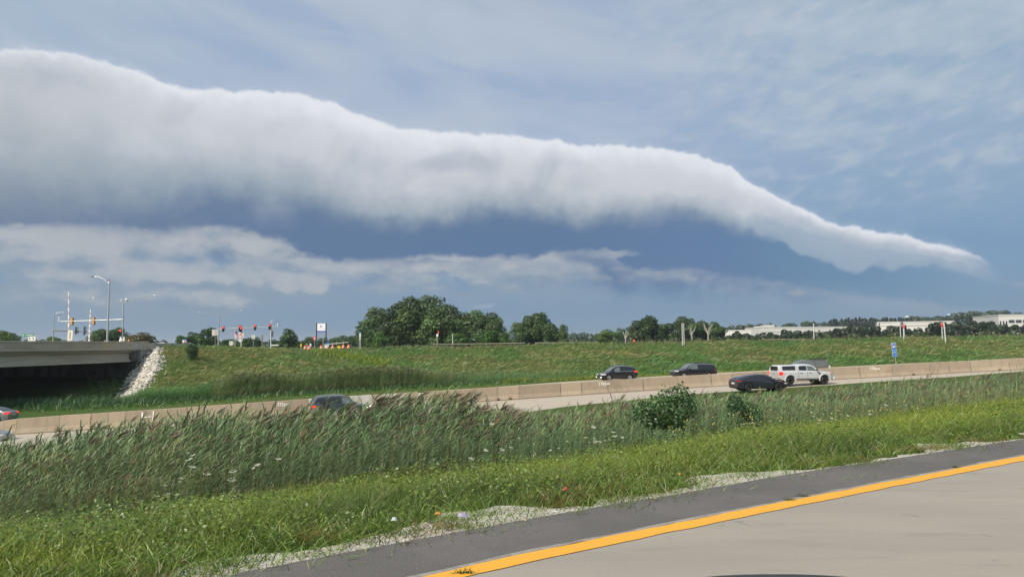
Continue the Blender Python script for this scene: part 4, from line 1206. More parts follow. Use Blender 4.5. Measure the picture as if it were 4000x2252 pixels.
tree(1612, 160, 1158, 290, 'dark tree forming the left of the two summits of the big grove', tint=DKT, group=G1)
tree(1692, 165, 1158, 290, 'dark tree forming the right of the two summits of the big grove', tint=DKT, group=G1)
tree(1752, 130, 1190, 280, 'dark tree on the right shoulder of the big grove', tint=DKT, group=G1)
tree(1610, 155, 1195, 255, 'lighter green tree at the front centre of the big grove', tint=(1.35, 1.35, 1.05), group=G1)
tree(1700, 130, 1202, 250, 'mid green tree at the front of the big grove, right of the lightest one', tint=(1.15, 1.2, 1.0), group=G1)
tree(1540, 120, 1235, 252, 'dark low tree at the front left of the big grove', tint=DKT, group=G1)
tree(1770, 90, 1245, 250, 'mid green tree where the big grove dips, behind the roadside posts', tint=(1, 1.05, 1), group=G1)
tree(1800, 110, 1232, 285, 'dark tree filling the dip behind the big grove', tint=DKT, group=G1)
tree(1835, 135, 1214, 268, 'tree just right of the dip in the big grove', tint=(.95, 1, .9), group=G1)
tree(1893, 120, 1220, 262, 'wide tree near the right end of the big grove', tint=(.95, 1, .95), group=G1)
tree(1937, 70, 1240, 258, 'small tree at the right end of the big grove', tint=(1, 1.05, 1), group=G1)
tree(1482, 72, 1298, 215, 'round bright green bush before the left of the big grove', 'bush', (1.15, 1.5, .8), name='bush', lift=0)
tree(1790, 100, 1300, 225, 'low green bush below the dip of the big grove', 'bush', (1, 1.3, .8), name='bush', lift=0)
tree(1905, 95, 1288, 220, 'green bush at the foot of the grove, near its right end', 'bush', (1, 1.35, .8), name='bush', lift=0)
tree(1968, 62, 1296, 220, 'rounded light green bush beyond the right end of the grove', 'bush', (1.2, 1.5, .8), name='bush', lift=0)
G2 = 'trees standing apart right of the grove'
tree(2072, 105, 1222, 262, 'tall left tree of the clump standing apart right of the grove', tint=(1.15, 1.2, 1.05), group=G2)
tree(2112, 85, 1221, 266, 'tall right tree of the clump standing apart right of the grove', tint=(.85, .92, .9), group=G2)
tree(2027, 66, 1258, 255, 'lower tree on the left side of the lone clump', tint=(1.2, 1.2, 1.1), group=G2)
tree(2152, 70, 1262, 256, 'lower tree on the right side of the lone clump', tint=(.9, 1, .95), group=G2)
tree(2200, 44, 1266, 255, 'small slender tree by itself right of the lone clump', tint=(1.15, 1.2, 1.1), k=3)
G3 = 'trees of the grove behind the twin posts'
tree(2372, 84, 1286, 300, 'low rounded light green tree left of the second grove', tint=LGT, group=G3)
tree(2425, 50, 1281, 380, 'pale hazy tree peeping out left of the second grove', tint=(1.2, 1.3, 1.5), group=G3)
tree(2500, 105, 1243, 310, 'dark round tree at the left end of the second grove', tint=DKT, group=G3)
tree(2548, 110, 1232, 315, 'tallest dark tree of the second grove', tint=(.9, .98, .95), group=G3)
tree(2625, 90, 1255, 318, 'dark tree left of the twin grey posts', tint=(.85, .9, .9), group=G3)
tree(2690, 95, 1234, 325, 'light crowned tree behind the twin grey posts', tint=(1.25, 1.3, 1.15), group=G3)
tree(2735, 80, 1250, 330, 'tree just right of the twin grey posts', tint=(1.2, 1.25, 1.1), group=G3)
tree(2790, 80, 1256, 330, 'last tall tree on the right of the second grove', tint=(1.2, 1.25, 1.1), group=G3)
G4 = 'trees behind the bridge'
tree(28, 92, 1288, 260, 'round green tree above the left end of the bridge', tint=(1.5, 1.5, 1.1), group=G4)
tree(216, 66, 1312, 330, 'low green tree top showing over the bridge beside the thin mast', tint=(1.5, 1.5, 1.1), group=G4)
tree(402, 90, 1281, 230, 'green tree left of the bridge street lamp', tint=(1.3, 1.35, 1.1), group=G4)
tree(455, 85, 1276, 232, 'green tree right of the bridge street lamp', tint=(1.15, 1.25, 1.1), group=G4)
tree(545, 98, 1285, 225, 'bushy tree with reddish brown leaves past the red signal', tint=RED, group=G4)
tree(714, 54, 1308, 235, 'small feathery tree left of the larger roadside tree', tint=(1, 1.2, 1.1), group=G4)
tree(752, 56, 1296, 236, 'windblown tree leaning beside the larger roadside tree', tint=(.95, 1.1, 1.1), group=G4)
tree(806, 88, 1278, 232, 'larger dark roadside tree left of the signal mast', tint=(.9, 1.05, 1.0), group=G4)
tree(890, 72, 1323, 300, 'low dark bush left of the flagpole', 'bush', (.9, 1.1, .9), name='bush', lift=0)
tree(958, 70, 1318, 300, 'low dark bush behind the no left turn sign', 'bush', (.9, 1.1, .9), name='bush', lift=0)
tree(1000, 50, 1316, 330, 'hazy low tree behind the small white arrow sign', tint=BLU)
tree(1086, 60, 1318, 320, 'low dark tree between the signal pole and the round tree', tint=(.9, 1.1, 1))
tree(1126, 66, 1283, 262, 'round dark tree standing alone right of the signals', tint=(.85, 1, .95))
tree(1168, 44, 1320, 330, 'small tree beside the round lone tree', tint=(1, 1.15, 1.15))
G5 = 'row of trees behind the orange barrels'
for u_, w_, v_, lb in ((1204, 62, 1316, 'leftmost tree of the row behind the orange barrels'), (1262, 56, 1318, 'tree seen between the legs of the tall white sign'), (1296, 48, 1321, 'low tree just right of the tall white sign'),
                       (1335, 66, 1309, 'rounded tree in the row above the right orange barrels'), (1375, 60, 1311, 'tree in the row left of the route sign'), (1412, 60, 1306, 'tree right behind the two post route sign')):
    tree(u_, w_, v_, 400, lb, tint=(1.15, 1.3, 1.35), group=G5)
# shrubs on the slope and in the reed bed
def shrub(p, Wd, H, label, tint, nm='bush', k=0):
    e = empty(nm, p, 0, label, 'bush')
    o = bpy.data.objects.new('foliage', BU[k % len(BU)]); COL.objects.link(o); o.parent = e
    o.scale = (Wd, Wd, H); o.color = tint + (1,)
    o = bpy.data.objects.new('trunk', TR[k % 4]); COL.objects.link(o); o.parent = e; o.scale = (H * .8, H * .8, H * .9)
    return e
BU = []
for s in range(3):
    v, q, c = crown_arrays(300 + s, 12000, 34, 0.017, (0.075, 0.135, 0.045))
    me = np_mesh('foliage', v, q, c); me.materials.append(crown_m); BU.append(me)
def shrub_px(u, w, vt, Y, label, tint, k=0):
    b_ = at(u, 1500, Y); z = float(height(b_.x, Y)[0]); H = at(u, vt, Y).z - z
    return shrub((b_.x, Y, z - .1), w * Y / F * 1.15, H, label, tint, k=k)
shrub_px(2572, 320, 1478, 24.5, 'large leafy green bush standing up out of the reeds', (.62, .78, .66), 0)
shrub_px(2895, 165, 1522, 23.5, 'smaller dark green bush among the reeds before the dark car', (.50, .66, .6), 1)
g_ = ground_at(748, 1400, 90, 140)
shrub(g_ - Vector((0, 0, .2)), 2.3, 2.6, 'dark green bush alone on the far grassy slope near the bridge', (.45, .62, .5), k=2)
# dead trees
deadm = mat('dead_wood', (0.42, 0.39, 0.36), 0.9)
def dead_tree(u, vt, Y, label, seed):
    r = random.Random(seed); b_ = at(u, 1340, Y); z0 = float(height(b_.x, Y)[0]); H = at(u, vt, Y).z - z0
    e = empty('dead_tree', (b_.x, Y, z0), 0, label, 'tree')
    mb = MB(); mb.path([(0, 0, 0), (.1, 0, H * .3), (-.1, 0, H * .5)], [.28, .22, .16], 6); mb.build('trunk', deadm, e)
    for k in range(9):
        a = r.uniform(-1, 1); z = H * r.uniform(.3, .5); l = H * r.uniform(.3, .55)
        p1 = Vector((a * l * .35, r.uniform(-.5, .5), z + l * .5)); p2 = p1 + Vector((a * l * .3 + r.uniform(-.4, .4), 0, l * .5))
        mb = MB(); mb.path([(0, 0, z), p1, p2], [.13, .09, .03], 5)
        mb.path([p1, p1 + Vector((r.uniform(-1, 1) * l * .4, 0, l * .35))], [.07, .03], 4)
        mb.build('branch', deadm, e)
dead_tree(2766, 1252, 315, 'bare whitish dead tree right of the twin grey posts', 1)
dead_tree(2703, 1272, 312, 'bare dead tree close beside the twin grey posts', 2)
dead_tree(2443, 1284, 300, 'thin bare grey tree at the left edge of the second grove', 3)

# far woods as masses
def woods(name, pts, Y, thick, n_lobes, n, card, col, zb=None, vb=1335, seed=1, conif=False):
    r = np.random.default_rng(seed)
    us = r.uniform(pts[0][0], pts[-1][0], n_lobes); vt = np.interp(us, [p[0] for p in pts], [p[1] for p in pts]) + r.uniform(0, 10, n_lobes) * (1 + (Y < 500))
    Yl = Y + r.uniform(-.5, .5, n_lobes) * thick
    C_, R_ = [], []
    for u_, v_, y_ in zip(us, vt, Yl):
        top = at(u_, v_, y_); R = r.uniform(7, 16) * y_ / F
        C_.append((top.x, y_, top.z - R)); R_.append(R)
    C_ = np.array(C_); R_ = np.array(R_); k = r.integers(0, n_lobes, n)
    d = unit(r.normal(size=(n, 3)))
    P = C_[k] + d * R_[k][:, None] * np.array([1.1, 1.0, 1.0])
    dn = r.random(n) < .5                             # fill down to the ground
    zg = height(P[:, 0], P[:, 1]); P[dn, 2] = zg[dn] + (P[dn, 2] - zg[dn]) * r.random(dn.sum())
    if conif:
        f = r.random(n); P = C_[k].copy(); P[:, 2] = C_[k, 2] + R_[k] * (1 - 2.6 * f); rr = R_[k] * .5 * f
        a = r.uniform(0, 6.28, n); P[:, 0] += rr * np.cos(a); P[:, 1] += rr * np.sin(a); d = np.stack([np.cos(a), np.sin(a), .3 + 0 * a], 1)
    nrm = unit(d + r.normal(size=(n, 3)) * .5); a = unit(np.cross(nrm, r.normal(size=(n, 3)))); b_ = np.cross(nrm, a)
    s = card * r.uniform(.6, 1.3, n)[:, None]
    V4 = np.stack([P - a * s, P - b_ * s * .8, P + a * s, P + b_ * s * .8], 1).reshape(-1, 3)
    cc = np.array([col]) * (r.uniform(.7, 1.35, n_lobes)[k] * r.uniform(.75, 1.3, n))[:, None]
    tag(link_mesh(name, np_mesh(name, V4, np.arange(n * 4).reshape(-1, 4), np.repeat(cc, 4, 0)), leafm), kind='stuff')
BLG = (0.075, 0.115, 0.075)
woods('far_woods', [(2180, 1303), (2260, 1298), (2330, 1303), (2400, 1300), (2500, 1300)], 800, 60, 40, 9000, 1.3, (0.085, 0.13, 0.095), seed=2)
woods('far_woods', [(-400, 1318), (0, 1322), (400, 1326), (700, 1328), (1000, 1330), (1400, 1326), (1500, 1322), (2000, 1318), (2200, 1310)], 700, 60, 110, 14000, 1.4, (0.085, 0.13, 0.085), seed=3)
woods('far_woods', [(2790, 1282), (2850, 1270), (2900, 1266), (3000, 1263), (3060, 1266), (3120, 1252), (3180, 1256), (3220, 1258), (3290, 1246), (3400, 1244), (3450, 1233), (3490, 1236), (3560, 1234), (3620, 1238), (3690, 1227), (3740, 1222), (3800, 1215), (3900, 1211), (3950, 1213), (3990, 1222), (4400, 1215)], 900, 90, 210, 46000, 1.5, (0.062, 0.10, 0.062), seed=4)
woods('conifer_stand', [(3240, 1246), (3300, 1240), (3360, 1240), (3420, 1238), (3520, 1240), (3560, 1240)], 850, 30, 60, 12000, 1.1, (0.026, 0.05, 0.038), seed=5, conif=True)
woods('dark_thicket', [(2780, 1292), (2860, 1293), (2950, 1294), (3000, 1299), (3040, 1289), (3090, 1278), (3130, 1289), (3220, 1291), (3290, 1271), (3350, 1268), (3450, 1274), (3520, 1267), (3600, 1273), (3660, 1257), (3700, 1253), (3800, 1252), (3900, 1254), (4000, 1250), (4400, 1246)], 420, 70, 190, 34000, .75, (0.036, 0.058, 0.032), seed=6)
woods('undergrowth', [(2200, 1324), (2400, 1322), (2700, 1312), (3000, 1312), (3400, 1300), (3700, 1295), (4400, 1280)], 240, 60, 150, 12000, .5, (0.075, 0.105, 0.045), seed=7)

# ------------------------------------------------------------------ buildings behind the trees
wwall = mat('white_cladding', (0.56, 0.56, 0.55), 0.7, var=.08, vs=.05)
wdark = mat('dark_glazing', (0.05, 0.06, 0.07), 0.3)
greyr = mat('grey_roof', (0.30, 0.30, 0.31), 0.8)
def building(label, ua, ya, va, ub, yb_, vb, wall_h, wins=(), ledge=None, steps=(), wall_depth=40):
    A = at(ua, va, ya); B = at(ub, vb, yb_); L = (B.xy - A.xy).length; ang = math.atan2(B.y - A.y, B.x - A.x)
    ztop = (A.z + B.z) / 2
    e = empty('warehouse', (A.x, A.y, ztop - wall_h), ang, label, 'building')
    mb = MB(); mb.box(0, L, 0, wall_depth, 0, wall_h - .5); mb.build('wall', wwall, e)
    mb = MB(); mb.box(-.2, L + .2, -.25, wall_depth + .2, wall_h - .498, wall_h); mb.build('parapet', wwall, e)
    mb = MB(); mb.box(.5, L - .5, .5, wall_depth - .5, wall_h, wall_h + .15); mb.build('roof', greyr, e)
    if ledge:
        mb = MB(); mb.box(0, L, -.15, -.002, wall_h * ledge - .35, wall_h * ledge); mb.build('dark_band', mat('band_grey', (.28, .27, .26), .8), e)  # plain darker grey band along the front wall
    for (x0, x1, z0, z1) in wins:
        mb = MB(); mb.box(L * x0, L * x1, -.12, -.004, wall_h * z0, wall_h * z1); mb.build('window', wdark, e)
    for (x0, x1, hh_) in steps:
        mb = MB(); mb.box(L * x0, L * x1, 2, 14, wall_h + .152, wall_h + hh_); mb.build('rooftop_unit', wwall, e)
    return e
building('long low white warehouse left of the water towers, windows in a dark band', 2975, 560, 1283, 3312, 560, 1268.5, 9.5, [(.28 + .125 * k, .30 + .125 * k, .63, .74) for k in range(6)], .62, ((.06, .16, 1.6), ))
building('low white end wing of the warehouse half hidden by trees', 2832, 600, 1291, 2970, 580, 1285, 5.0, (), None, ((.80, .99, 2.6),))
building('second long white warehouse behind the red wrong way signs', 3426, 520, 1262, 3735, 500, 1247.5, 7.0, ((.02, .035, .2, .9),), .62)
building('white office building with dark glazing at the right edge', 3900, 430, 1231, 4230, 420, 1222, 7.0, [(.012 + .036 * k, .030 + .036 * k, .05, .48) for k in range(3)] + [(.12 + .085 * k, .19 + .085 * k, .32, .56) for k in range(9)], None)
building('plain white low hall beside the office building with dark glazing', 3845, 460, 1243, 3905, 450, 1239, 5.0)
def water_tower(u, v, Y, w, color, label, golf=False):
    c_ = at(u, v, Y); r = w * Y / F / 2; z0 = 6
    e = empty('water_tower', (c_.x, Y, z0), 0, label, 'water tower'); h = c_.z - z0
    m1 = mat(label[:12] + ' paint', color, .5)
    prof_ = [(0, -.95), (.35, -.85), (.8, -.45), (1, 0), (.92, .35), (.65, .68), (.3, .86), (0, .9)]
    rings = []
    for a, zz in prof_:
        rings.append([(max(a, .01) * r * math.cos(t), max(a, .01) * r * math.sin(t), h + zz * r * .8) for t in np.linspace(0, 2 * math.pi, 20, endpoint=False)])
    mb = MB(); mb.loft(rings); mb.build('tank', m1, e, smooth=80)
    mb = MB(); mb.path([(0, 0, 0), (0, 0, h * .3), (0, 0, h - r * .6)], [r * .35, r * .16, r * .2], 14); mb.build('stem', m1, e, smooth=80)
water_tower(3706, 1231, 1500, 17, (0.26, 0.52, 0.62), 'light blue water tower peeping over the far trees')
water_tower(3543, 1238, 1400, 15, (0.62, 0.62, 0.58), 'white water tower low among the far trees')

# ------------------------------------------------------------------ poles, lamps, signals
galv = mat('galvanised_steel', (0.46, 0.48, 0.49), 0.45, metal=.5, var=.12, vs=1.5)
lgrey = mat('light_grey_paint', (0.52, 0.53, 0.53), 0.6)
dgrey = mat('dark_grey_metal', (0.09, 0.10, 0.11), 0.5)
blk = mat('black_housing', (0.015, 0.016, 0.018), 0.5)
yel = mat('signal_yellow', (0.70, 0.33, 0.03), 0.5)
wht = mat('sign_white', (0.72, 0.72, 0.70), 0.5)
redp = mat('sign_red', (0.55, 0.03, 0.03), 0.5)
orng = mat('barrel_orange', (0.85, 0.13, 0.02), 0.5)
grn = mat('sign_green', (0.0, 0.22, 0.12), 0.5)
blu = mat('sign_blue', (0.01, 0.16, 0.55), 0.5)
ylw = mat('warning_yellow', (0.82, 0.55, 0.02), 0.5)
wood = mat('weathered_post', (0.30, 0.26, 0.20), 0.9, var=.2, vs=3)
redlit = mat('red_lens_lit', (0.6, 0.02, 0.02), 0.4, emit=(1.0, 0.03, 0.02), es=5.0)
dlens = mat('dark_lens', (0.03, 0.03, 0.03), 0.3)

def text_mesh(txt, size, ext=0.006):
    cu = bpy.data.curves.new('t', 'FONT'); cu.body = txt; cu.size = size; cu.extrude = ext; cu.align_x = 'CENTER'; cu.align_y = 'CENTER'; cu.resolution_u = 2
    o = bpy.data.objects.new('t', cu); COL.objects.link(o)
    dg = bpy.context.evaluated_depsgraph_get(); me = bpy.data.meshes.new_from_object(o.evaluated_get(dg))
    bpy.data.objects.remove(o); bpy.data.curves.remove(cu)
    me.transform(Matrix.Rotation(math.radians(90), 4, 'X')); return me
def add_text(txt, size, mt, parent, loc, nm='lettering', sx=1):
    me = text_mesh(txt, size); me.name = nm; me.transform(Matrix.Scale(sx, 4, (1, 0, 0)))
    me.materials.clear(); o = link_mesh(nm, me, mt, parent); o.location = loc; return o

def zg(p): return float(height(p[0], p[1])[0])
def base_at(u, Y, drop=0.05):
    p = at(u, 1345, Y); return Vector((p.x, Y, zg((p.x, Y)) - drop))
def plate(parent, name, poly, mt, y0=-.03, y1=0.0):
    mb = MB(); mb.prism(poly, y0, y1, 'y'); return mb.build(name, mt, parent)
def circ(cx, cz, r, n=14, ph=0): return [(cx + r * math.cos(ph + 2 * math.pi * i / n), cz + r * math.sin(ph + 2 * math.pi * i / n)) for i in range(n)]
def rect(x0, x1, z0, z1): return [(x0, z0), (x1, z0), (x1, z1), (x0, z1)]
def ring_(parent, name, cx, cz, r0, r1, mt, y=-.04):
    mb = MB(); a, b_ = circ(cx, cz, r0, 16), circ(cx, cz, r1, 16)
    vs = [(p[0], y, p[1]) for p in a] + [(p[0], y, p[1]) for p in b_] + [(p[0], y + .01, p[1]) for p in a] + [(p[0], y + .01, p[1]) for p in b_]
    fs = []
    for i in range(16):
        j = (i + 1) % 16; fs += [(i, j, 16 + j, 16 + i), (32 + i, 48 + i, 48 + j, 32 + j), (i, 32 + i, 32 + j, j), (16 + i, 16 + j, 48 + j, 48 + i)]
    mb.add(vs, fs); return mb.build(name, mt, parent)

def signal_head(parent, loc, h, face='front', lit=None, rz=0.0):
    """three-lamp head of total height h; face front/back/side as seen from the camera"""
    w = h * .40; d = h * .20
    mb = MB(); mb.box(-w / 2, w / 2, -.02, .02, -h / 2, h / 2)
    hw = h * .13
    o = bpy.data.objects.new('signal_head', None)
    bp = mb.mesh('signal_head'); bp.materials.append(blk)
    head = bpy.data.objects.new('signal_head', bp); COL.objects.link(head); head.parent = parent; head.location = loc; head.rotation_euler = (0, 0, rz)
    mb = MB()
    if face == 'back':
        mb.box(-hw, hw, -d, -.022, .03 * h, h * .44); mb.box(-hw, hw, -d, -.022, -h * .44, -.03 * h)
        q = mb.build('yellow_housing', yel, head, bevel=.03)
    else:
        mb.box(-hw, hw, .022, d, -h * .45, h * .45); mb.build('housing', blk, head, bevel=.02)
        for k, zz in enumerate((h * .29, 0, -h * .29)):
            on = (lit == k)
            mb = MB(); mb.prism(circ(0, zz, h * .115, 14), -.06, -.024, 'y'); q = mb.build('lens', redlit if on else dlens, head)
            if on: q['label'] = 'lit red lamp'
            mb = MB(); t_ = np.linspace(-.35, math.pi + .35, 9)
            vs = [(h * .13 * math.cos(a), y, zz + h * .13 * math.sin(a)) for y in (-.024, -.024 - h * .16) for a in t_]
            fs = [(i, i + 1, 10 + i, 9 + i) for i in range(8)]; mb.add(vs, fs); mb.build('visor', blk, head)
    return head

def lamp_arm(parent, z0, dx_, dz_, r=.05, sag=.25, lum=.7, n='lamp_arm'):
    s = 1 if dx_ > 0 else -1
    P = [(0, 0, z0), (dx_ * .35, 0, z0 + dz_ * .6 + 0), (dx_ * .7, 0, z0 + dz_ * .92), (dx_, 0, z0 + dz_)]
    mb = MB(); mb.path(P, [r, r * .85, r * .7, r * .6], 8); mb.build(n, galv, parent, smooth=True)
    mb = MB(); mb.loft([[(dx_ + s * lum * f, yy * w_, z0 + dz_ + zz * w_) for yy, zz in ((-.12, 0), (-.08, .07), (.08, .07), (.12, 0), (.08, -.05), (-.08, -.05))] for f, w_ in ((0, .6), (.3, 1), (.8, 1), (1, .4))]); mb.build('luminaire', galv, parent)

def pole_part(e, z1, r0, r1, mt=galv, z0=0, base=True, n=10):
    mb = MB(); mb.tube((0, 0, z0), (0, 0, z1), r0, r1, n); mb.build('pole', mt, e, smooth=True)
    if base:
        mb = MB(); mb.box(-r0 * 2, r0 * 2, -r0 * 2, r0 * 2, 0, .12); mb.build('base_plate', mt, e)

# street lamp on the bridge
Yl_ = 106.0; p = at(419, 1333, Yl_); px = Yl_ / F
e = empty('street_lamp', p, 0, 'tall street lamp with one long curved arm, standing on the bridge parapet', 'street lamp')
zt = (1333 - 1102) * px; pole_part(e, zt, .15, .09)
mb = MB(); mb.path([(0, 0, zt - .25), (-.35, 0, zt + .02), (-.9, 0, zt + .55), (-1.6, 0, zt + .82), (-2.2, 0, zt + .85)], [.07, .06, .055, .05, .045], 8); mb.build('lamp_arm', galv, e, smooth=True)
mb = MB(); mb.loft([[(-2.2 - .55 * f, yy * w_, zt + .85 + zz * w_) for yy, zz in ((-.13, 0), (-.08, .08), (.08, .08), (.13, 0), (.08, -.05), (-.08, -.05))] for f, w_ in ((0, .7), (.3, 1), (.8, 1), (1, .4))]); mb.build('luminaire', dgrey, e)
mb = MB(); mb.box(-.13, .13, -.13, .13, zt - .22, zt + .12); mb.build('pole_cap', lgrey, e, bevel=.03)
mb = MB(); mb.tube((0, 0, zt + .12), (0, 0, zt + .42), .04, .06, 8); mb.build('photocell', redp, e)

# left signal mast with twin lamps
def twin_mast(u, vt, Y, label, armL, armR, mast, heads, extra=None, vb=1345, cabinet=False):
    b_ = base_at(u, Y); px = Y / F; e = empty('signal_mast', b_, 0, label, 'traffic signal')
    zt = at(u, vt, Y).z - b_.z
    pole_part(e, zt, .16, .11)
    for (ue, ve) in (armL, armR):
        q = at(ue, ve, Y) - b_; s = 1 if q.x > 0 else -1
        mb = MB(); mb.path([(0, 0, zt - .1), (q.x * .3, 0, zt + (q.z - zt) * .38), (q.x * .65, 0, zt + (q.z - zt) * .75), (q.x, 0, q.z)], [.055, .045, .035, .03], 6); mb.build('lamp_arm', galv, e, smooth=True)
        mb = MB(); mb.loft([[(q.x + s * .65 * f, yy * w_, q.z + zz * w_) for yy, zz in ((-.12, 0), (-.08, .07), (.08, .07), (.12, 0), (.08, -.05), (-.08, -.05))] for f, w_ in ((0, .6), (.3, 1), (.8, 1), (1, .4))]); mb.build('luminaire', galv, e)
    (ua, va), (ub, vb_) = mast
    A = at(ua, va, Y) - b_; B = at(ub, vb_, Y) - b_
    mb = MB(); mb.tube((0 if abs(A.x) < 1.2 else A.x, 0, A.z), B, .12, .075, 9); mb.build('mast_arm', galv, e, smooth=True)
    for (uh, vh, hh_, face, lit) in heads:
        q = at(uh, vh, Y - .45) - b_
        q.y = -.25 if face != 'back' else .12
        if face == 'back': q.y = .16
        signal_head(e, q, hh_ * px, face, lit, 0)
    if extra: extra(e, b_, px)
    return e
def ex1(e, b_, px):
    q = at(231, 1255, 139) - b_
    mb = MB(); mb.tube((q.x, 0, q.z), (q.x, 0, q.z + 1.0), .13, .10, 8); mb.build('detector', wht, e)
    mb = MB(); mb.box(q.x - .2, q.x + .2, -.12, .12, q.z + 1.14, q.z + 1.22); mb.build('detector_cap', dgrey, e)
    q = at(495, 1170, 139) - b_
    mb = MB(); mb.loft([[(q.x + r_ * math.cos(a), r_ * math.sin(a), q.z + z_) for a in np.linspace(0, 6.28, 12, endpoint=False)] for r_, z_ in ((.02, -.26), (.2, -.18), (.27, 0), (.2, .2), (.02, .27))]); mb.build('dome_camera', wht, e, smooth=80)
    mb = MB(); mb.box(q.x - 1.1, q.x - .9, -.1, .1, q.z - .3, q.z + .12); mb.build('pole_top', lgrey, e)
twin_mast(477, 1180, 139, 'grey signal mast behind the bridge with twin lamp arms and two yellow backed signals', (372, 1163), (598, 1153), ((474, 1247), (236, 1255)), [(275, 1254, 28, 'back', None), (360, 1253, 28, 'back', None)], ex1)
# pedestrian-level red signal with cabinet at the foot of that mast
b_ = Vector((at(473, 1337, 132).x, 132, zg((at(473, 1337, 132).x, 132)))); e = empty('red_signal', b_, 0, 'single black traffic signal showing red, just above the end of the bridge', 'traffic signal')
zt = at(473, 1290, 132).z - b_.z; px = 132 / F
mb = MB(); mb.path([(0, 0, 0), (0, 0, (zt) * .3), (0, 0, zt)], [.2, .12, .10], 8); mb.build('post', lgrey, e)
mb = MB(); mb.path([(0, 0, at(473, 1336, 132).z - b_.z - .3), (0, 0, at(473, 1322, 132).z - b_.z), (0, 0, at(473, 1314, 132).z - b_.z)], [.52, .24, .2], 8); mb.build('flared_base', wht, e)
mb = MB(); mb.box(.35, .62, -.1, .15, at(473, 1331, 132).z - b_.z, at(473, 1313, 132).z - b_.z); mb.build('cabinet', wht, e)
signal_head(e, Vector((0, -.35, at(473, 1298, 132).z - b_.z)), 27 * px, 'front', 0)
# left thin pole with arm and two side-on signals
Y = 165; b_ = base_at(207, Y); e = empty('signal_mast', b_, 0, 'thin grey signal mast with dark side-on signals, farther behind the bridge', 'traffic signal')
zt = at(207, 1224, Y).z - b_.z; pole_part(e, zt, .15, .10)
lamp_arm(e, zt - .1, 1.7, .35, .04, lum=.5)
A = at(212, 1289, Y) - b_; B = at(340, 1296, Y) - b_
mb = MB(); mb.tube((0, 0, A.z), (B.x, 0, B.z), .16, .06, 8); mb.build('mast_arm', dgrey, e, smooth=True)
for uh, vh, hh_ in ((301, 1291, 28), (334, 1291, 34)):
    q = at(uh, vh, Y) - b_; hh_ *= Y / F
    hd = MB(); hd.box(-.16, .02, -.2, .2, -hh_ / 2, hh_ / 2); o = hd.build('signal_head', blk, e); o.location = (q.x, -.3, q.z)
    for zz in (.3, 0, -.3):
        mb = MB(); mb.add([(.02, -.2, zz * hh_ + .22), (.48, -.2, zz * hh_ + .12), (.42, -.2, zz * hh_ + .05), (.02, -.2, zz * hh_ - .12), (.02, .2, zz * hh_ + .22), (.48, .2, zz * hh_ + .12), (.42, .2, zz * hh_ + .05), (.02, .2, zz * hh_ - .12)], [(0, 1, 2, 3), (7, 6, 5, 4), (0, 4, 5, 1), (1, 5, 6, 2), (2, 6, 7, 3), (3, 7, 4, 0)]); mb.build('visor', dgrey, o)
# raised crossing gates
def gate(u, vt, vb, Y, label, lean=0):
    b_ = base_at(u, Y); top = at(u + lean, vt, Y) - b_; e = empty('crossing_gate', b_, 0, label, 'crossing gate')
    n = 13
    mb = MB(); mb.box(-.35, .35, -.3, .3, 0, 1.3); mb.build('gate_mechanism', lgrey, e, bevel=.05)
    for k in range(n):
        f0, f1 = k / n, (k + 1) / n; mb = MB()
        a = Vector((top.x * f0, 0, 1.3 + (top.z - 1.3) * f0)); c_ = Vector((top.x * f1, 0, 1.3 + (top.z - 1.3) * f1)); w0 = .17 * (1 - .5 * f0)
        mb.add([(a.x - w0, -.04, a.z), (a.x + w0, -.04, a.z), (c_.x + w0 * .95, -.04, c_.z), (c_.x - w0 * .95, -.04, c_.z), (a.x - w0, .04, a.z), (a.x + w0, .04, a.z), (c_.x + w0 * .95, .04, c_.z), (c_.x - w0 * .95, .04, c_.z)], [(0, 3, 2, 1), (4, 5, 6, 7), (0, 1, 5, 4), (2, 3, 7, 6), (1, 2, 6, 5), (3, 0, 4, 7)])
        mb.build('stripe', (mat('faded_red', (.48, .36, .36), .6) if k % 2 else wht), e)
gate(268, 1140, 1325, 150, 'taller raised crossing gate arm, white with faint red bands, left of the signals')
gate(347, 1208, 1332, 150, 'shorter raised crossing gate arm with red and white bands, behind the signal arm', 7)

def post_sign(name, u, Y, label, vtop, r=.045, mt=galv, cat='sign', rz=0, two=None):
    b_ = base_at(u, Y); e = empty(name, b_, rz, label, cat)
    zt = at(u, vtop, Y).z - b_.z
    if two:
        for s in (-two, two):
            mb = MB(); mb.tube((s, .04, 0), (s, .04, zt), r, r, 6); mb.build('post', mt, e)
    else:
        mb = MB(); mb.tube((0, .05, 0), (0, .05, zt), r, r, 6); mb.build('post', mt, e)
    return e, b_
def zof(u, v, Y, b_): return at(u, v, Y).z - b_.z

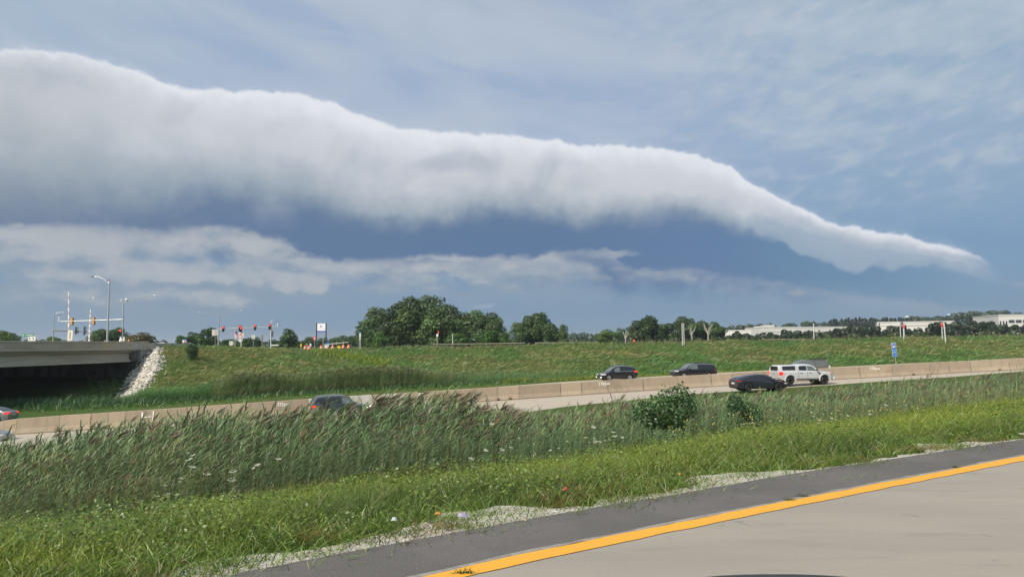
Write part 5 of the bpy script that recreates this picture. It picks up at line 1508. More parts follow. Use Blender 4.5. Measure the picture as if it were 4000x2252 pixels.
# green street-name sign and white lane sign over the bridge
Y = 150; e, b_ = post_sign('street_name_sign', 92, Y, 'green street name sign on a short post above the bridge, at the left', 1312)
z0, z1 = zof(108, 1313, Y, b_), zof(108, 1303, Y, b_)
plate(e, 'panel', rect(-.45, 2.1, z0, z1), grn);
mb = MB(); [mb.box(.35 + k * .24, .35 + k * .24 + (.16 if k % 3 else .10), -.045, -.031, (z0 + z1) / 2 - .08, (z0 + z1) / 2 + (.1 if k % 2 else .15)) for k in range(7)]; mb.build('lettering', wht, e)
plate(e, 'emblem', circ(-.15, (z0 + z1) / 2, .14, 8), wht, -.045, -.031)
e, b_ = post_sign('lane_sign', 123, Y, 'white sign with two small black arrows, below the green street name sign', 1312)
z0, z1 = zof(123, 1331, Y, b_), zof(123, 1312, Y, b_); plate(e, 'panel', rect(-.75, .78, z0, z1), wht)
for s in (-.38, .36):
    zc = (z0 + z1) / 2
    plate(e, 'arrow', [(s - .05, zc - .3), (s + .05, zc - .3), (s + .05, zc + .1), (s - .05, zc + .2), (s - .28, zc + .28), (s - .28, zc + .18), (s - .05, zc + .05)], blk, -.045, -.031)
# white rounded board with a narrow slot
Y = 125; b_ = base_at(271, Y); e, b_ = post_sign('rounded_board', 271, Y, 'upright white board with rounded corners and a narrow dark slot, over the bridge', 1292, .06)
z0, z1 = zof(271, 1329, Y, b_), zof(271, 1289, Y, b_); pts_ = []
for cx, cz, a0 in ((.27, z1 - .15, 0), (-.27, z1 - .15, 90), (-.27, z0 + .15, 180), (.27, z0 + .15, 270)):
    pts_ += [(cx + .15 * math.cos(math.radians(a0 + a)), cz + .15 * math.sin(math.radians(a0 + a))) for a in (0, 45, 90)]
plate(e, 'board', pts_, mat('cream_board', (.66, .63, .54), .6)); plate(e, 'slot', rect(-.07, .07, z0 + .3, z1 - .3), mat('slot_grey', (.16, .17, .13), .8), -.045, -.031)
e.rotation_euler = (0, math.radians(2), 0)
# orange and white marker post on the bridge end
e, b_ = post_sign('marker_post', 503, 120, 'short orange marker post at the end of the bridge wall', 1331, .05)
z0, z1 = zof(503, 1335, 120, b_), zof(503, 1324, 120, b_)
mb = MB(); mb.tube((0, 0, z0), (0, 0, z1), .11, .11, 8); mb.build('sleeve', mat('faded_orange', (.62, .30, .12), .6), e)

# second signal mast with four red signals
def ex2(e, b_, px): pass
twin_mast(853, 1228, 188, 'signal mast with twin lamp arms and a long arm carrying red signals', (783, 1219), (938, 1212), ((857, 1285), (1088, 1275)),
          [(871, 1284, 22, 'front', 0), (936, 1281, 24, 'front', 0), (995, 1278, 22, 'front', 0)])
Y = 182; b_ = base_at(1058, Y); e = empty('signal_pole', b_, 0, 'white pole with a red signal near the tip of the long signal arm', 'traffic signal')
zt = zof(1058, 1252, Y, b_); pole_part(e, zt, .14, .13, lgrey)
signal_head(e, Vector((-.33, -.2, zof(1053, 1276, Y, b_))), 22 * Y / F, 'front', 0)
hd = MB(); hh_ = 24 * Y / F; hd.box(.2, .36, -.18, .18, -hh_ / 2, hh_ / 2); o = hd.build('signal_head', blk, e); o.location = (0, 0, zof(1066, 1304, Y, b_))
for zz in (.3, 0, -.3):
    mb = MB(); mb.box(.36, .72, -.16, .16, zz * hh_ - .02, zz * hh_ + .16); mb.build('visor', dgrey, o)
mb = MB(); mb.tube((.1, 0, zt - .15), (.45, -.05, zt + .0), .10, .08, 8); mb.build('camera', wht, e)
q = at(1084, 1275, Y) - b_
mb = MB(); mb.tube((q.x, 0, q.z), (q.x, 0, q.z + 1.05), .10, .08, 8); mb.build('detector', wht, e); mb = MB(); mb.box(q.x - .5, q.x + .55, -.1, .1, q.z + 1.08, q.z + 1.15); mb.build('detector_cap', dgrey, e)
# nearer signal hiding the second one
e, b_ = post_sign('near_signal', 941, 150, 'black signal on a thin post just above the no left turn sign', 1290, .05, lgrey, 'traffic signal')
signal_head(e, Vector((.05, -.2, zof(944, 1287, 150, b_))), 20 * 150 / F, 'front', 0)
# paired grey sign backs
e, b_ = post_sign('sign_back', 840, 160, 'pair of grey sign backs on one post left of the signal mast', 1287, .06, wood)
z0, z1 = zof(840, 1310, 160, b_), zof(840, 1286, 160, b_)
for x0, x1, mm in ((-.72, -.04, mat('sign_back_light', (.5, .5, .49), .5)), (.02, .62, mat('sign_back_tan', (.42, .41, .38), .5))): plate(e, 'panel', rect(x0, x1, z0, z1), mm)
# flag
Y = 200; b_ = base_at(918, Y); e = empty('flagpole', b_, 0, 'thin white flagpole left of the no left turn sign', 'flagpole'); zt = zof(918, 1288, Y, b_); mb = MB(); mb.tube((0, 0, 0), (0, 0, zt), .07, .04, 6); mb.build('pole', wht, e)
mb = MB(); mb.tube((0, 0, zt), (0, 0, zt + .12), .09, .05, 6); mb.build('finial', yel, e)
fl = empty('flag', (b_.x, Y, b_.z + zt - .2), 0, 'limp striped red, white and blue flag hanging on the flagpole', 'flag')
L_ = (1326 - 1291) * Y / F
for k in range(7):
    mb = MB(); x0, x1 = -.45 + k * .14, -.45 + (k + 1) * .14
    z_ = lambda x: -L_ * (.55 + .45 * (x + .45)) - .1
    mb.add([(x0, .05 * (k % 2), -.45 if k < 3 else -.05 - .2 * abs(x0)), (x1, .05 * ((k + 1) % 2), -.45 if k < 3 else -.05 - .2 * abs(x1)), (x1 + .15, .05 * ((k + 1) % 2), z_(x1)), (x0 + .15, .05 * (k % 2), z_(x0))], [(0, 1, 2, 3)])
    mb.build('stripe', [redp, wht][k % 2], fl)
mb = MB(); mb.add([(-.1, -.03, -.05), (.35, -.03, -.1), (.40, -.03, -1.0), (-.12, -.03, -.9)], [(0, 1, 2, 3)]); mb.build('canton', mat('flag_navy', (.02, .03, .15), .8), fl)
# no left turn
Y = 150; e, b_ = post_sign('no_left_turn_sign', 942, Y, 'square white no left turn sign with a red ring and slash', 1300, .06, wht)
zc = zof(941, 1308, Y, b_); hs = .50
plate(e, 'panel', rect(-hs, hs, zc - hs, zc + hs), wht)
plate(e, 'arrow', [(.02, zc - .28), (.12, zc - .28), (.12, zc + .12), (-.08, zc + .12), (-.08, zc + .24), (-.28, zc + .06), (-.08, zc - .10), (-.08, zc + .02), (.02, zc + .02)], blk, -.045, -.031)
ring_(e, 'red_ring', 0, zc, .42, .34, redp, -.06)
plate(e, 'red_slash', [(-.30, zc + .24), (-.24, zc + .30), (.30, zc - .24), (.24, zc - .30)], redp, -.075, -.062)
plate(e, 'round_sign_back', circ(-.18, zc - 1.02, .45, 10), mat('sign_back_light', (.5, .5, .49), .5), .1, .13)
# small arrow sign
Y = 140; e, b_ = post_sign('arrow_sign', 903, Y, 'small low white sign with two black arrows near the kerb', 1336, .04)
z0, z1 = zof(903, 1347, Y, b_), zof(903, 1332, Y, b_); zc = (z0 + z1) / 2; plate(e, 'panel', rect(-.36, .40, z0, z1), wht)
for s in (-.15, .2): plate(e, 'arrow', [(s - .04, zc - .25), (s + .04, zc - .25), (s + .04, zc + .12), (s + .12, zc + .12), (s, zc + .28), (s - .12, zc + .12), (s - .04, zc + .12)], blk, -.045, -.031)
Y = 150; e, b_ = post_sign('one_way_sign', 989, Y, 'white square sign reading ONE WAY with a black arrow pointing left', 1308, .045)
z0, z1 = zof(989, 1323, Y, b_), zof(989, 1307, Y, b_); zc = (z0 + z1) / 2; plate(e, 'panel', rect(-.33, .33, z0, z1), wht)
add_text('ONE', .24, blk, e, (0, -.042, z1 - .14)); add_text('WAY', .24, blk, e, (0, -.042, z1 - .37))
plate(e, 'arrow', [(-.26, z0 + .17), (-.08, z0 + .29), (-.08, z0 + .21), (.24, z0 + .21), (.24, z0 + .13), (-.08, z0 + .13), (-.08, z0 + .05)], blk, -.045, -.031)
e, b_ = post_sign('wooden_marker', 1024, 150, 'brown wooden post with a narrow brown board right of the ONE WAY sign', 1309, .10, wood)
plate(e, 'board', rect(-.15, .18, zof(1024, 1327, 150, b_), zof(1024, 1308, 150, b_)), mat('brown_board', (.16, .12, .08), .8))
# white trailer shape at the foot of the pole
b_ = base_at(1075, 175); e = empty('concrete_block', b_, 0, 'low white concrete block at the foot of the signal pole', 'block')
mb = MB(); z0 = zof(1075, 1350, 175, b_); mb.box(-.9, .9, -.4, .4, z0, zof(1075, 1345.5, 175, b_)); mb.build('block', wht, e, bevel=.05)

# ------------------------------------------------------------------ construction site
def barrel(u, vt, Y, label):
    p = at(u, vt, Y); H = 1.02; e = empty('traffic_barrel', (p.x, Y, p.z - H), 0, label, 'traffic barrel', 'orange traffic barrels on the ridge')
    zs = [0, .09, .30, .42, .56, .68, .82, .93, H]; R_ = [.44, .37, .355, .345, .335, .32, .31, .26, .10]
    for k in range(8):
        mb = MB(); mb.tube((0, 0, zs[k]), (0, 0, zs[k + 1] - .002), R_[k], R_[k + 1] if k > 5 else R_[k] * .98, 14)
        mb.build('base' if k == 0 else ('white_band' if k in (2, 4) else 'orange_body'), blk if k == 0 else (wht if k in (2, 4) else orng), e, smooth=True)
for u_, v_, lb in ((1192, 1349, 'leftmost orange traffic barrel, right of the thin yellow diamond'), (1208, 1349.5, 'orange barrel right beside the leftmost one, under the small white sign'), (1255, 1348.5, 'orange barrel below the left leg of the tall white sign'),
                   (1279, 1348, 'orange barrel just left of the small blue sign'), (1300, 1348, 'orange barrel between the blue sign and the yellow diamond'), (1341, 1345, 'taller orange barrel just right of the yellow diamond'), (1362, 1345, 'rightmost orange traffic barrel')):
    barrel(u_, v_, 190, lb)
def diamond(u, vt, vb, Y, label, wfac=1.0):
    e, b_ = post_sign('warning_sign', u, Y, label, (vt + vb) / 2, .04); z1, z0 = zof(u, vt, Y, b_), zof(u, vb, Y, b_); zc = (z0 + z1) / 2; h = (z1 - z0) / 2
    plate(e, 'panel', [(0, z0), (h * wfac, zc), (0, z1), (-h * wfac, zc)], ylw); plate(e, 'symbol', rect(-h * wfac * .16, h * wfac * .16, zc + .05, zc + h * .4), blk, -.045, -.031); plate(e, 'symbol', rect(-h * wfac * .25, h * wfac * .25, zc - h * .4, zc - .04), blk, -.045, -.031)
diamond(1176, 1340, 1357, 190, 'thin looking yellow diamond warning sign turned partly away', .45); diamond(1324, 1348, 1362, 190, 'yellow diamond warning sign among the barrels', 1.1)
Y = 177; e, b_ = post_sign('yield_sign', 1228, Y, 'red and white triangular yield sign left of the tall white sign', 1320, .06)
z1, z0 = zof(1228, 1315, Y, b_), zof(1228, 1332, Y, b_); plate(e, 'panel', [(0, z0), (.52, z1), (-.52, z1)], redp); plate(e, 'white_centre', [(0, z0 + .42), (.22, z1 - .22), (-.22, z1 - .22)], wht, -.045, -.031)
Y = 185; e, b_ = post_sign('blue_sign', 1281, Y, 'small blue sign behind the barrels, white lower panel', 1336, .05); plate(e, 'blue_panel', rect(-.26, .26, zof(1281, 1346, Y, b_), zof(1281, 1336, Y, b_)), mat('sky_blue', (.05, .25, .7), .5)); plate(e, 'white_panel', rect(-.24, .24, zof(1281, 1351, Y, b_), zof(1281, 1346.2, Y, b_)), wht)
e, b_ = post_sign('small_white_sign', 1213, Y, 'small white sign standing above the second barrel', 1341, .04); plate(e, 'panel', rect(-.20, .20, zof(1213, 1351, Y, b_), zof(1213, 1341, Y, b_)), wht)
e, b_ = post_sign('small_white_sign', 1272, Y, 'small white sign between the third and fourth barrels', 1348, .04); plate(e, 'panel', rect(-.18, .22, zof(1272, 1358, Y, b_), zof(1272, 1347.5, Y, b_)), wht)
b_ = base_at(1200, Y); e = empty('hooked_post', b_, 0, 'thin pale post with a short arm at its top, between two barrels', 'post'); zt = zof(1200, 1343, Y, b_); mb = MB(); mb.box(-.05, .05, -.05, .05, 0, zt); mb.build('post', lgrey, e); mb = MB(); mb.box(-.42, -.052, -.04, .04, zt - .12, zt); mb.build('arm', lgrey, e)
e, b_ = post_sign('grey_post', 1262, Y, 'tall thin grey post between the legs of the tall white sign', 1317, .07, lgrey, 'post')
Y = 230; A = at(1267, 1345.5, Y); B = at(1362, 1335.5, Y); e = empty('signal_mast', Vector((A.x, Y, zg((A.x, Y)))), 0, 'long sloping grey signal arm with short stubs behind the barrels', 'traffic signal')
A = A - e.location; B = B - e.location; mb = MB(); mb.tube((0, 0, 0), A, .12, .1, 8); mb.build('pole', galv, e)
mb = MB(); mb.tube(A, B, .10, .07, 8); mb.build('mast_arm', galv, e)
for uu_, vv_ in ((1300, 1342), (1314, 1340.5), (1342, 1338)):
    q = at(uu_, vv_, Y) - e.location; mb = MB(); mb.box(q.x - .10, q.x + .10, -.2, -.105, q.z - .42, q.z + .38); mb.build('signal_head', mat('sign_back_tan', (.42, .41, .38), .5), e)
# tall white sign on two dark posts
Y = 250; px = Y / F; b_ = base_at(1256, Y); e = empty('pylon_sign', b_, 0, 'tall white business sign with a purple foot band on two dark green posts', 'sign')
pg = mat('dark_green_post', (.015, .045, .05), .5); purple = mat('purple_band', (.12, .07, .42), .5)
for ux in (1236.5, 1273.5):
    x = (at(ux, 1300, Y) - b_).x; mb = MB(); mb.box(x - .16, x + .16, -.2, .2, 0, zof(1256, 1261.5, Y, b_)); mb.build('post', pg, e)
xa, xb = (at(1238.7, 1300, Y) - b_).x, (at(1271.2, 1300, Y) - b_).x
plate(e, 'white_panel', rect(xa, xb, zof(1256, 1291, Y, b_), zof(1256, 1262.5, Y, b_)), mat('panel_white', (.80, .79, .84), .5), -.1, .1)
plate(e, 'purple_band', rect(xa, xb, zof(1256, 1296, Y, b_), zof(1256, 1291.2, Y, b_)), purple, -.1, .1)
zc = zof(1253, 1273.5, Y, b_); plate(e, 'emblem', rect(-.55, .02, zc - .27, zc + .27), mat('emblem_blue', (.10, .12, .50), .5), -.12, -.101); plate(e, 'emblem_mark', rect(-.36, -.17, zc - .1, zc + .08), wht, -.135, -.121)
mb = MB()
for k in range(11): mb.box(-1.15 + k * .20, -1.15 + k * .20 + (.13 if k not in (2, 8) else .01), -.12, -.101, zof(1253, 1281.5, Y, b_), zof(1253, 1281.5, Y, b_) + (.10 if k % 3 else .14))
mb.build('lettering', mat('pale_lettering', (.42, .42, .62), .5), e)
# route sign assembly
Y = 178; e, b_ = post_sign('route_sign', 1406, Y, 'tall narrow two post sign, blue on top with white panels below, before the grove', 1296, .055, lgrey, 'sign', 0, .14)
for v0, v1, mm in ((1295.5, 1300.5, blu), (1301, 1315, wht), (1316.2, 1320.5, wht), (1321.5, 1325.5, wht)):
    plate(e, 'panel', rect(-.20, .20, zof(1406, v1, Y, b_), zof(1406, v0, Y, b_)), mm, -.04, -.01)
for zz in (1305, 1309, 1318.4, 1323.5): plate(e, 'symbol', rect(-.12, .12, zof(1406, zz + .7, Y, b_), zof(1406, zz - .7, Y, b_)), dgrey, -.055, -.041)
# marker with the orange flag, and plain posts
Y = 146; e, b_ = post_sign('marker_post', 1708, Y, 'wooden post with white plate and a small orange flag on top', 1303, .13, wood, 'post')
plate(e, 'white_plate', rect(-.17, .2, zof(1708, 1314, Y, b_), zof(1708, 1303, Y, b_)), wht, -.17, -.14)
plate(e, 'orange_flag', rect(.10, .30, zof(1708, 1303, Y, b_), zof(1708, 1291.5, Y, b_)), mat('flag_orange', (.75, .12, .04), .6), -.05, -.02)
e, b_ = post_sign('white_post', 1768, 146, 'plain thin white post right of the flagged wooden post', 1304, .09, lgrey, 'post')
e, b_ = post_sign('grey_post', 2666.5, 142, 'left of the twin tall grey posts before the second grove', 1261.5, .085, lgrey, 'post')
e, b_ = post_sign('grey_post', 2673, 142, 'right of the twin tall grey posts before the second grove', 1262, .075, lgrey, 'post')
e, b_ = post_sign('grey_post', 3181, 150, 'lone thin grey post in front of the long white warehouse', 1262, .09, lgrey, 'post')
# traffic cone
p = ground_at(2477, 1333, 100, 200); p = at(2477, 1333, 143); e = empty('traffic_cone', p, 0, 'small orange traffic cone on the ridge left of the second grove', 'traffic cone')
mb = MB(); mb.box(-.22, .22, -.22, .22, 0, .05); mb.build('base', orng, e); mb = MB(); mb.tube((0, 0, .05), (0, 0, .42), .16, .05, 10); mb.build('cone', orng, e)
# wrong way signs and the sign backs with them
def wrong_way(u0, v0, w, h, pu, label, Y=150):
    b_ = base_at(pu, Y); e = empty('wrong_way_sign', b_, 0, label, 'sign')
    x0 = (at(u0, v0, Y) - b_).x; W_ = w * Y / F; z1 = zof(u0, v0, Y, b_); z0 = z1 - h * Y / F
    mb = MB(); mb.tube(((x0 + W_ * .5), .06, 0), ((x0 + W_ * .5), .06, z1), .09, .09, 6); mb.build('post', lgrey, e)
    plate(e, 'red_panel', rect(x0, x0 + W_, z0, z1), redp)
    add_text('WRONG', .17, wht, e, (x0 + W_ / 2, -.042, z1 - .13)); add_text('WAY', .17, wht, e, (x0 + W_ / 2, -.042, z1 - .33))
    return e
wrong_way(3524, 1268, 10, 12, 3533, 'red wrong way sign on the left, hung low beside a tall sign back')
wrong_way(3673, 1259.5, 12, 15, 3681, 'red wrong way sign on the right, in front of the dark thicket')
Y = 150; e, b_ = post_sign('tall_sign_back', 3527, 153, 'tall grey brown sign back on posts behind the left wrong way sign', 1256, .09, lgrey, 'sign', 0, .38)
plate(e, 'panel', rect(-.45, .40, zof(3527, 1276, 153, b_), zof(3527, 1256, 153, b_)), mat('grey_brown_back', (.17, .15, .145), .7), .0, .03)
e, b_ = post_sign('grey_post', 3695, 143, 'thick grey post right of the right hand wrong way sign', 1258, .12, lgrey, 'post')
e.rotation_euler = (0, math.radians(-2.5), 0)
# blue mile marker
Y = 103.5; p_, d_ = bar_frame(3505); b_ = Vector((at(3505, 1420, Y).x, Y, zg((at(3505, 1420, Y).x, Y)) - .1))
e = empty('mile_marker', b_, 0, 'tall narrow blue mile marker sign behind the barrier on the right', 'sign')
zb_, zt_ = zof(3500, 1392, Y, b_), zof(3500, 1337, Y, b_); W_ = 17 * Y / F
x = (at(3500, 1365, Y) - b_).x
mb = MB(); mb.tube((x, .05, 0), (x, .05, zt_), .05, .05, 6); mb.build('post', galv, e)
plate(e, 'border', rect(x - W_ / 2, x + W_ / 2, zb_, zt_), wht); plate(e, 'blue_panel', rect(x - W_ / 2 + .025, x + W_ / 2 - .025, zb_ + .025, zt_ - .025), blu, -.036, -.031)
hh_ = zt_ - zb_
add_text('EAST', .20, wht, e, (x, -.045, zt_ - hh_ * .10)); plate(e, 'shield', [(x - .17, zt_ - hh_ * .20), (x + .17, zt_ - hh_ * .20), (x + .19, zt_ - hh_ * .29), (x, zt_ - hh_ * .38), (x - .19, zt_ - hh_ * .29)], wht, -.045, -.037)
plate(e, 'shield_top', rect(x - .15, x + .15, zt_ - hh_ * .235, zt_ - hh_ * .205), redp, -.052, -.046); add_text('94', .17, blu, e, (x, -.05, zt_ - hh_ * .29))
add_text('MILE', .19, wht, e, (x, -.045, zt_ - hh_ * .53)); add_text('292', .26, wht, e, (x, -.045, zt_ - hh_ * .69)); add_text('4', .26, wht, e, (x, -.045, zt_ - hh_ * .88))
e.rotation_euler = (0, math.radians(-6), 0)
# pale guard strip of the ridge road
rs = mat('ridge_road_edge', (.36, .34, .28), .9)
def ridge_strip(P, Yd=3.0, w=.35, lab=''):
    mb = MB(); n = len(P); pts = []
    for u, v in P:
        Yq = float(np.interp(u, UA, TY[10])) + Yd; q = at(u, v, Yq); pts.append(q)
    f = [q for q in pts] + [q + Vector((0, 0, w)) for q in pts] + [q + Vector((0, .4, w)) for q in pts] + [q + Vector((0, .4, -.2)) for q in pts] + [q + Vector((0, 0, -.05)) for q in pts]
    for i in range(n - 1):
        for k in (4, 0, 1, 2): 
            a = {4: (4, 0), 0: (0, 1), 1: (1, 2), 2: (2, 3)}[k]; mb.add([f[a[0] * n + i], f[a[0] * n + i + 1], f[a[1] * n + i + 1], f[a[1] * n + i]], [(0, 1, 2, 3)])
    o = mb.build('ridge_kerb', rs); tag(o, kind='structure')
ridge_strip([(1690, 1344), (1800, 1343), (1900, 1341.5), (2050, 1339)], 3.5, .10)
ridge_strip([(2090, 1338.5), (2200, 1337.5), (2330, 1336.5)], 3.5, .09)
ridge_strip([(2990, 1325.5), (3100, 1325), (3150, 1324.5)], 3.5, .10)
ridge_strip([(3480, 1317), (3600, 1316.5), (3675, 1316)], 3.5, .10)
# road surface on the ridge behind the kerb
# white-roofed vehicles seen behind the bridge wall

# ------------------------------------------------------------------ vehicles
def paint(name, c, metal=.3, rough=.32, coat=.6):
    return mat(name, c, rough, metal, coat=coat)
glass = mat('tinted_glass', (0.012, 0.014, 0.016), 0.06, spec=.8)
glass_l = mat('clear_glass', (0.10, 0.125, 0.125), 0.07, spec=.9)
rub = mat('tyre_rubber', (0.018, 0.018, 0.019), 0.85)
alloy = mat('alloy_rim', (0.50, 0.50, 0.51), 0.35, metal=.6)
alloyd = mat('black_rim', (0.02, 0.02, 0.022), 0.35, metal=.4)
trim = mat('black_trim', (0.02, 0.02, 0.022), 0.6)
chrome = mat('bright_trim', (0.62, 0.63, 0.64), 0.25, metal=.8)
tailm = mat('tail_lamp_red', (0.45, 0.012, 0.012), 0.25, coat=.5)
taillit = mat('tail_lamp_lit', (0.6, 0.02, 0.02), 0.3, emit=(1, .03, .02), es=0.9)
headm = mat('head_lamp', (0.62, 0.63, 0.62), 0.15, coat=.7)
headlit = mat('head_lamp_lit', (0.8, 0.8, 0.76), 0.2, emit=(1, .95, .82), es=2.5)
amber = mat('amber_lamp', (0.75, 0.30, 0.10), 0.25)
platem = mat('licence_plate', (0.62, 0.62, 0.60), 0.5)

def lerp_pts(P, x): return float(np.interp(x, [p[0] for p in P], [p[1] for p in P]))

class Veh:
    """local frame: +x forward, +y left, z up; sh = shoulder profile, rf = roof profile"""
    def __init__(s, name, label, cat, L, Wd, sh, rf, wheels, r, pm, zb=.26, wb=None, wr=None, zbelt=1.0, zroof=1.6, arch=None, plan=None, group=None):
        s.__dict__.update(locals()); s.hw = Wd / 2; s.wb = wb or s.hw - .05; s.wr = wr or s.hw - .28
        s.e = empty(name, (0, 0, 0), 0, label, cat, group)
    def half(s, x):
        f = x / (s.L / 2)                      # plan rounding at both ends
        a = max(0, abs(f) - .62) / .38
        return s.hw * (1 - .16 * a ** 2.2) if not s.plan else s.hw * lerp_pts(s.plan, f)
    def body(s):
        xs = set(np.linspace(-s.L / 2, s.L / 2, 44))
        ar = s.arch or s.r + .07
        for wx in s.wheels:
            for a in np.linspace(0, math.pi, 11): xs.add(wx + ar * math.cos(a))
            xs.add(wx - ar - .005); xs.add(wx + ar + .005)
        xs |= {p[0] for p in s.sh}
        rings = []
        for x in sorted(xs):
            if abs(x) > s.L / 2 + 1e-6: continue
            w = s.half(x); zt = lerp_pts(s.sh, x)
            e_ = (s.L / 2 - abs(x)); zb = s.zb + max(0, .16 - e_ * .5)
            for wx in s.wheels:
                if abs(x - wx) < ar: zb = max(zb, s.r + math.sqrt(max(0, ar * ar - (x - wx) ** 2)) - .0)
            zb = min(zb, zt - .12)
            mid = max(zb + .03, min(.72, zt - .14))
            R = [(-w * .95, zb), (-w * .99, max(zb, min(zb + .16, mid - .02))), (-w, mid), (-w * .985, zt - .09), (-w * .93, zt - .02), (-w * .60, zt + .015), (0, zt + .03)]
            R = R + [(-a, b_) for a, b_ in reversed(R[:-1])]
            rings.append([(x, a, b_) for a, b_ in R])
        mb = MB(); mb.loft(rings); s.bodyo = mb.build('body', s.pm, s.e, smooth=32)
        # dark underside and wheel wells
        mb = MB(); mb.box(-s.L / 2 + .35, s.L / 2 - .35, -s.hw + .24, s.hw - .24, s.zb - .04, s.zb + .30); mb.build('underbody', trim, s.e)
        for wx in s.wheels:
            mb = MB(); mb.tube((wx, -s.hw + .30, s.r), (wx, s.hw - .30, s.r), ar - .01, ar - .01, 16); mb.build('wheel_well', trim, s.e)
            for sd_ in (-1, 1):
                mb = MB(); y0 = sd_ * (s.hw - .02); y1 = sd_ * (s.hw - .26)
                ring = [(wx, y0 - sd_ * .03, s.r - .03), (wx, y0, s.r - .0), ]
                t_ = np.linspace(0, 2 * math.pi, 20, endpoint=False); rr_ = [[(wx + q_ * math.cos(a), y, s.r + q_ * math.sin(a)) for a in t_] for q_, y in ((s.r * .62, y0 - sd_ * .02), (s.r * .93, y0), (s.r, y0 - sd_ * .04), (s.r, y1), (s.r * .6, y1))]
                mb.loft(rr_, caps=True); w_ = mb.build('wheel', rub, s.e, smooth=True)
                mb = MB(); rimm = s.rim if hasattr(s, 'rim') else alloy
                q_ = s.r * .62; yo = y0 + sd_ * .004
                mb.loft([[(wx + q_ * math.cos(a), yo - sd_ * .03, s.r + q_ * math.sin(a)) for a in t_], [(wx + q_ * .9 * math.cos(a), yo, s.r + q_ * .9 * math.sin(a)) for a in t_], [(wx + q_ * .82 * math.cos(a), yo - sd_ * .03, s.r + q_ * .82 * math.sin(a)) for a in t_]], caps=False)
                for k in range(5):
                    a = k * 2 * math.pi / 5 + .3; dx_, dz_ = math.cos(a), math.sin(a); nx, nz = -dz_, dx_; w1, w2 = q_ * .16, q_ * .11
                    mb.add([(wx + nx * w1, yo, s.r + nz * w1), (wx - nx * w1, yo, s.r - nz * w1), (wx + dx_ * q_ * .86 - nx * w2, yo, s.r + dz_ * q_ * .86 - nz * w2), (wx + dx_ * q_ * .86 + nx * w2, yo, s.r + dz_ * q_ * .86 + nz * w2)], [(0, 1, 2, 3)])
                mb.build('rim', rimm, w_)
    def yy(s, z): return s.wb - (s.wb - s.wr) * (z - s.zbelt) / (s.zroof - s.zbelt)
    def cabin(s, rf=None, name='cabin', pm=None, taper=.86):
        rf = rf or s.rf; xs = sorted(set(list(np.linspace(rf[0][0], rf[-1][0], 26)) + [p[0] for p in rf]))
        x0, x1 = xs[0], xs[-1]; rings = []
        for x in xs:
            zr = max(lerp_pts(rf, x), lerp_pts(s.sh, x) - .02 + .03); zs = lerp_pts(s.sh, x) - .05
            k = s.half(x) / s.hw; k = min(1, k + .02)
            zm = (zs + zr) / 2
            R = [(-s.yy(zs) * k, zs), (-s.yy(zm) * k, zm), (-s.yy(zr - .07) * k, max(zs, zr - .07)), (-(s.yy(zr) - .10) * k, zr), (-.35, zr + .018), (0, zr + .022)]
            R = R + [(-a, b_) for a, b_ in reversed(R[:-1])]
            rings.append([(x, a, b_) for a, b_ in R])
        mb = MB(); mb.loft(rings); return mb.build(name, pm or s.pm, s.e, smooth=35)
    def window(s, poly, mt=None, name='window', out=.014, both=True, extra=0):
        for sd_ in ((-1, 1) if both else (-1,)):
            mb = MB(); n = len(poly)
            f = [(x, sd_ * ((s.yy(z) + extra) * min(1, s.half(x) / s.hw + .02) + out), z) for x, z in poly]; k = [(x, sd_ * ((s.yy(z) + extra) * min(1, s.half(x) / s.hw + .02) - .02), z) for x, z in poly]
            mb.add(f + k, [tuple(range(n)), tuple(range(2 * n - 1, n - 1, -1))] + [(i, n + i, n + (i + 1) % n, (i + 1) % n) for i in range(n)])
            mb.build(name, mt or glass, s.e)
    def screen(s, xa, xb, name, mt=None, rf=None, margin=.14, up=.028):
        """glass following the roof profile between two stations"""
        rf = rf or s.rf; mb = MB(); vs = []; N = 6
        for k in range(N + 1):
            x = xa + (xb - xa) * k / N; z = lerp_pts(rf, x); y = (s.yy(z) - margin) * min(1, s.half(x) / s.hw + .02)
            sl = (lerp_pts(rf, x + .02) - lerp_pts(rf, x - .02)) / .04; n_ = Vector((-sl, 0, 1)).normalized() * up
            vs += [(x + n_.x, -y, z + n_.z + .0), (x + n_.x, 0, z + n_.z + .016), (x + n_.x, y, z + n_.z)]
        fs = []
        for k in range(N): fs += [(3 * k, 3 * k + 1, 3 * k + 4, 3 * k + 3), (3 * k + 1, 3 * k + 2, 3 * k + 5, 3 * k + 4)]
        mb.add(vs, fs); mb.build(name, mt or glass, s.e, smooth=80)
    def side(s, poly, mt, name, out=.012, both=True, side_=None):
        """small panel lying on the body side"""
        for sd_ in ([side_] if side_ else ((-1, 1) if both else (-1,))):
            mb = MB(); n = len(poly); f = [(x, sd_ * (s.half(x) + out), z) for x, z in poly]; k = [(x, sd_ * (s.half(x) - .05), z) for x, z in poly]
            mb.add(f + k, [tuple(range(n)), tuple(range(2 * n - 1, n - 1, -1))] + [(i, n + i, n + (i + 1) % n, (i + 1) % n) for i in range(n)]); mb.build(name, mt, s.e)
    def endbox(s, x, y0, y1, z0, z1, mt, name, t_=.03):
        xx = x
        mb = MB(); a = xx - t_ if x < 0 else xx; mb.box(min(xx, xx - t_ if x < 0 else xx + t_), max(xx, xx - t_ if x < 0 else xx + t_), y0, y1, z0, z1); mb.build(name, mt, s.e)
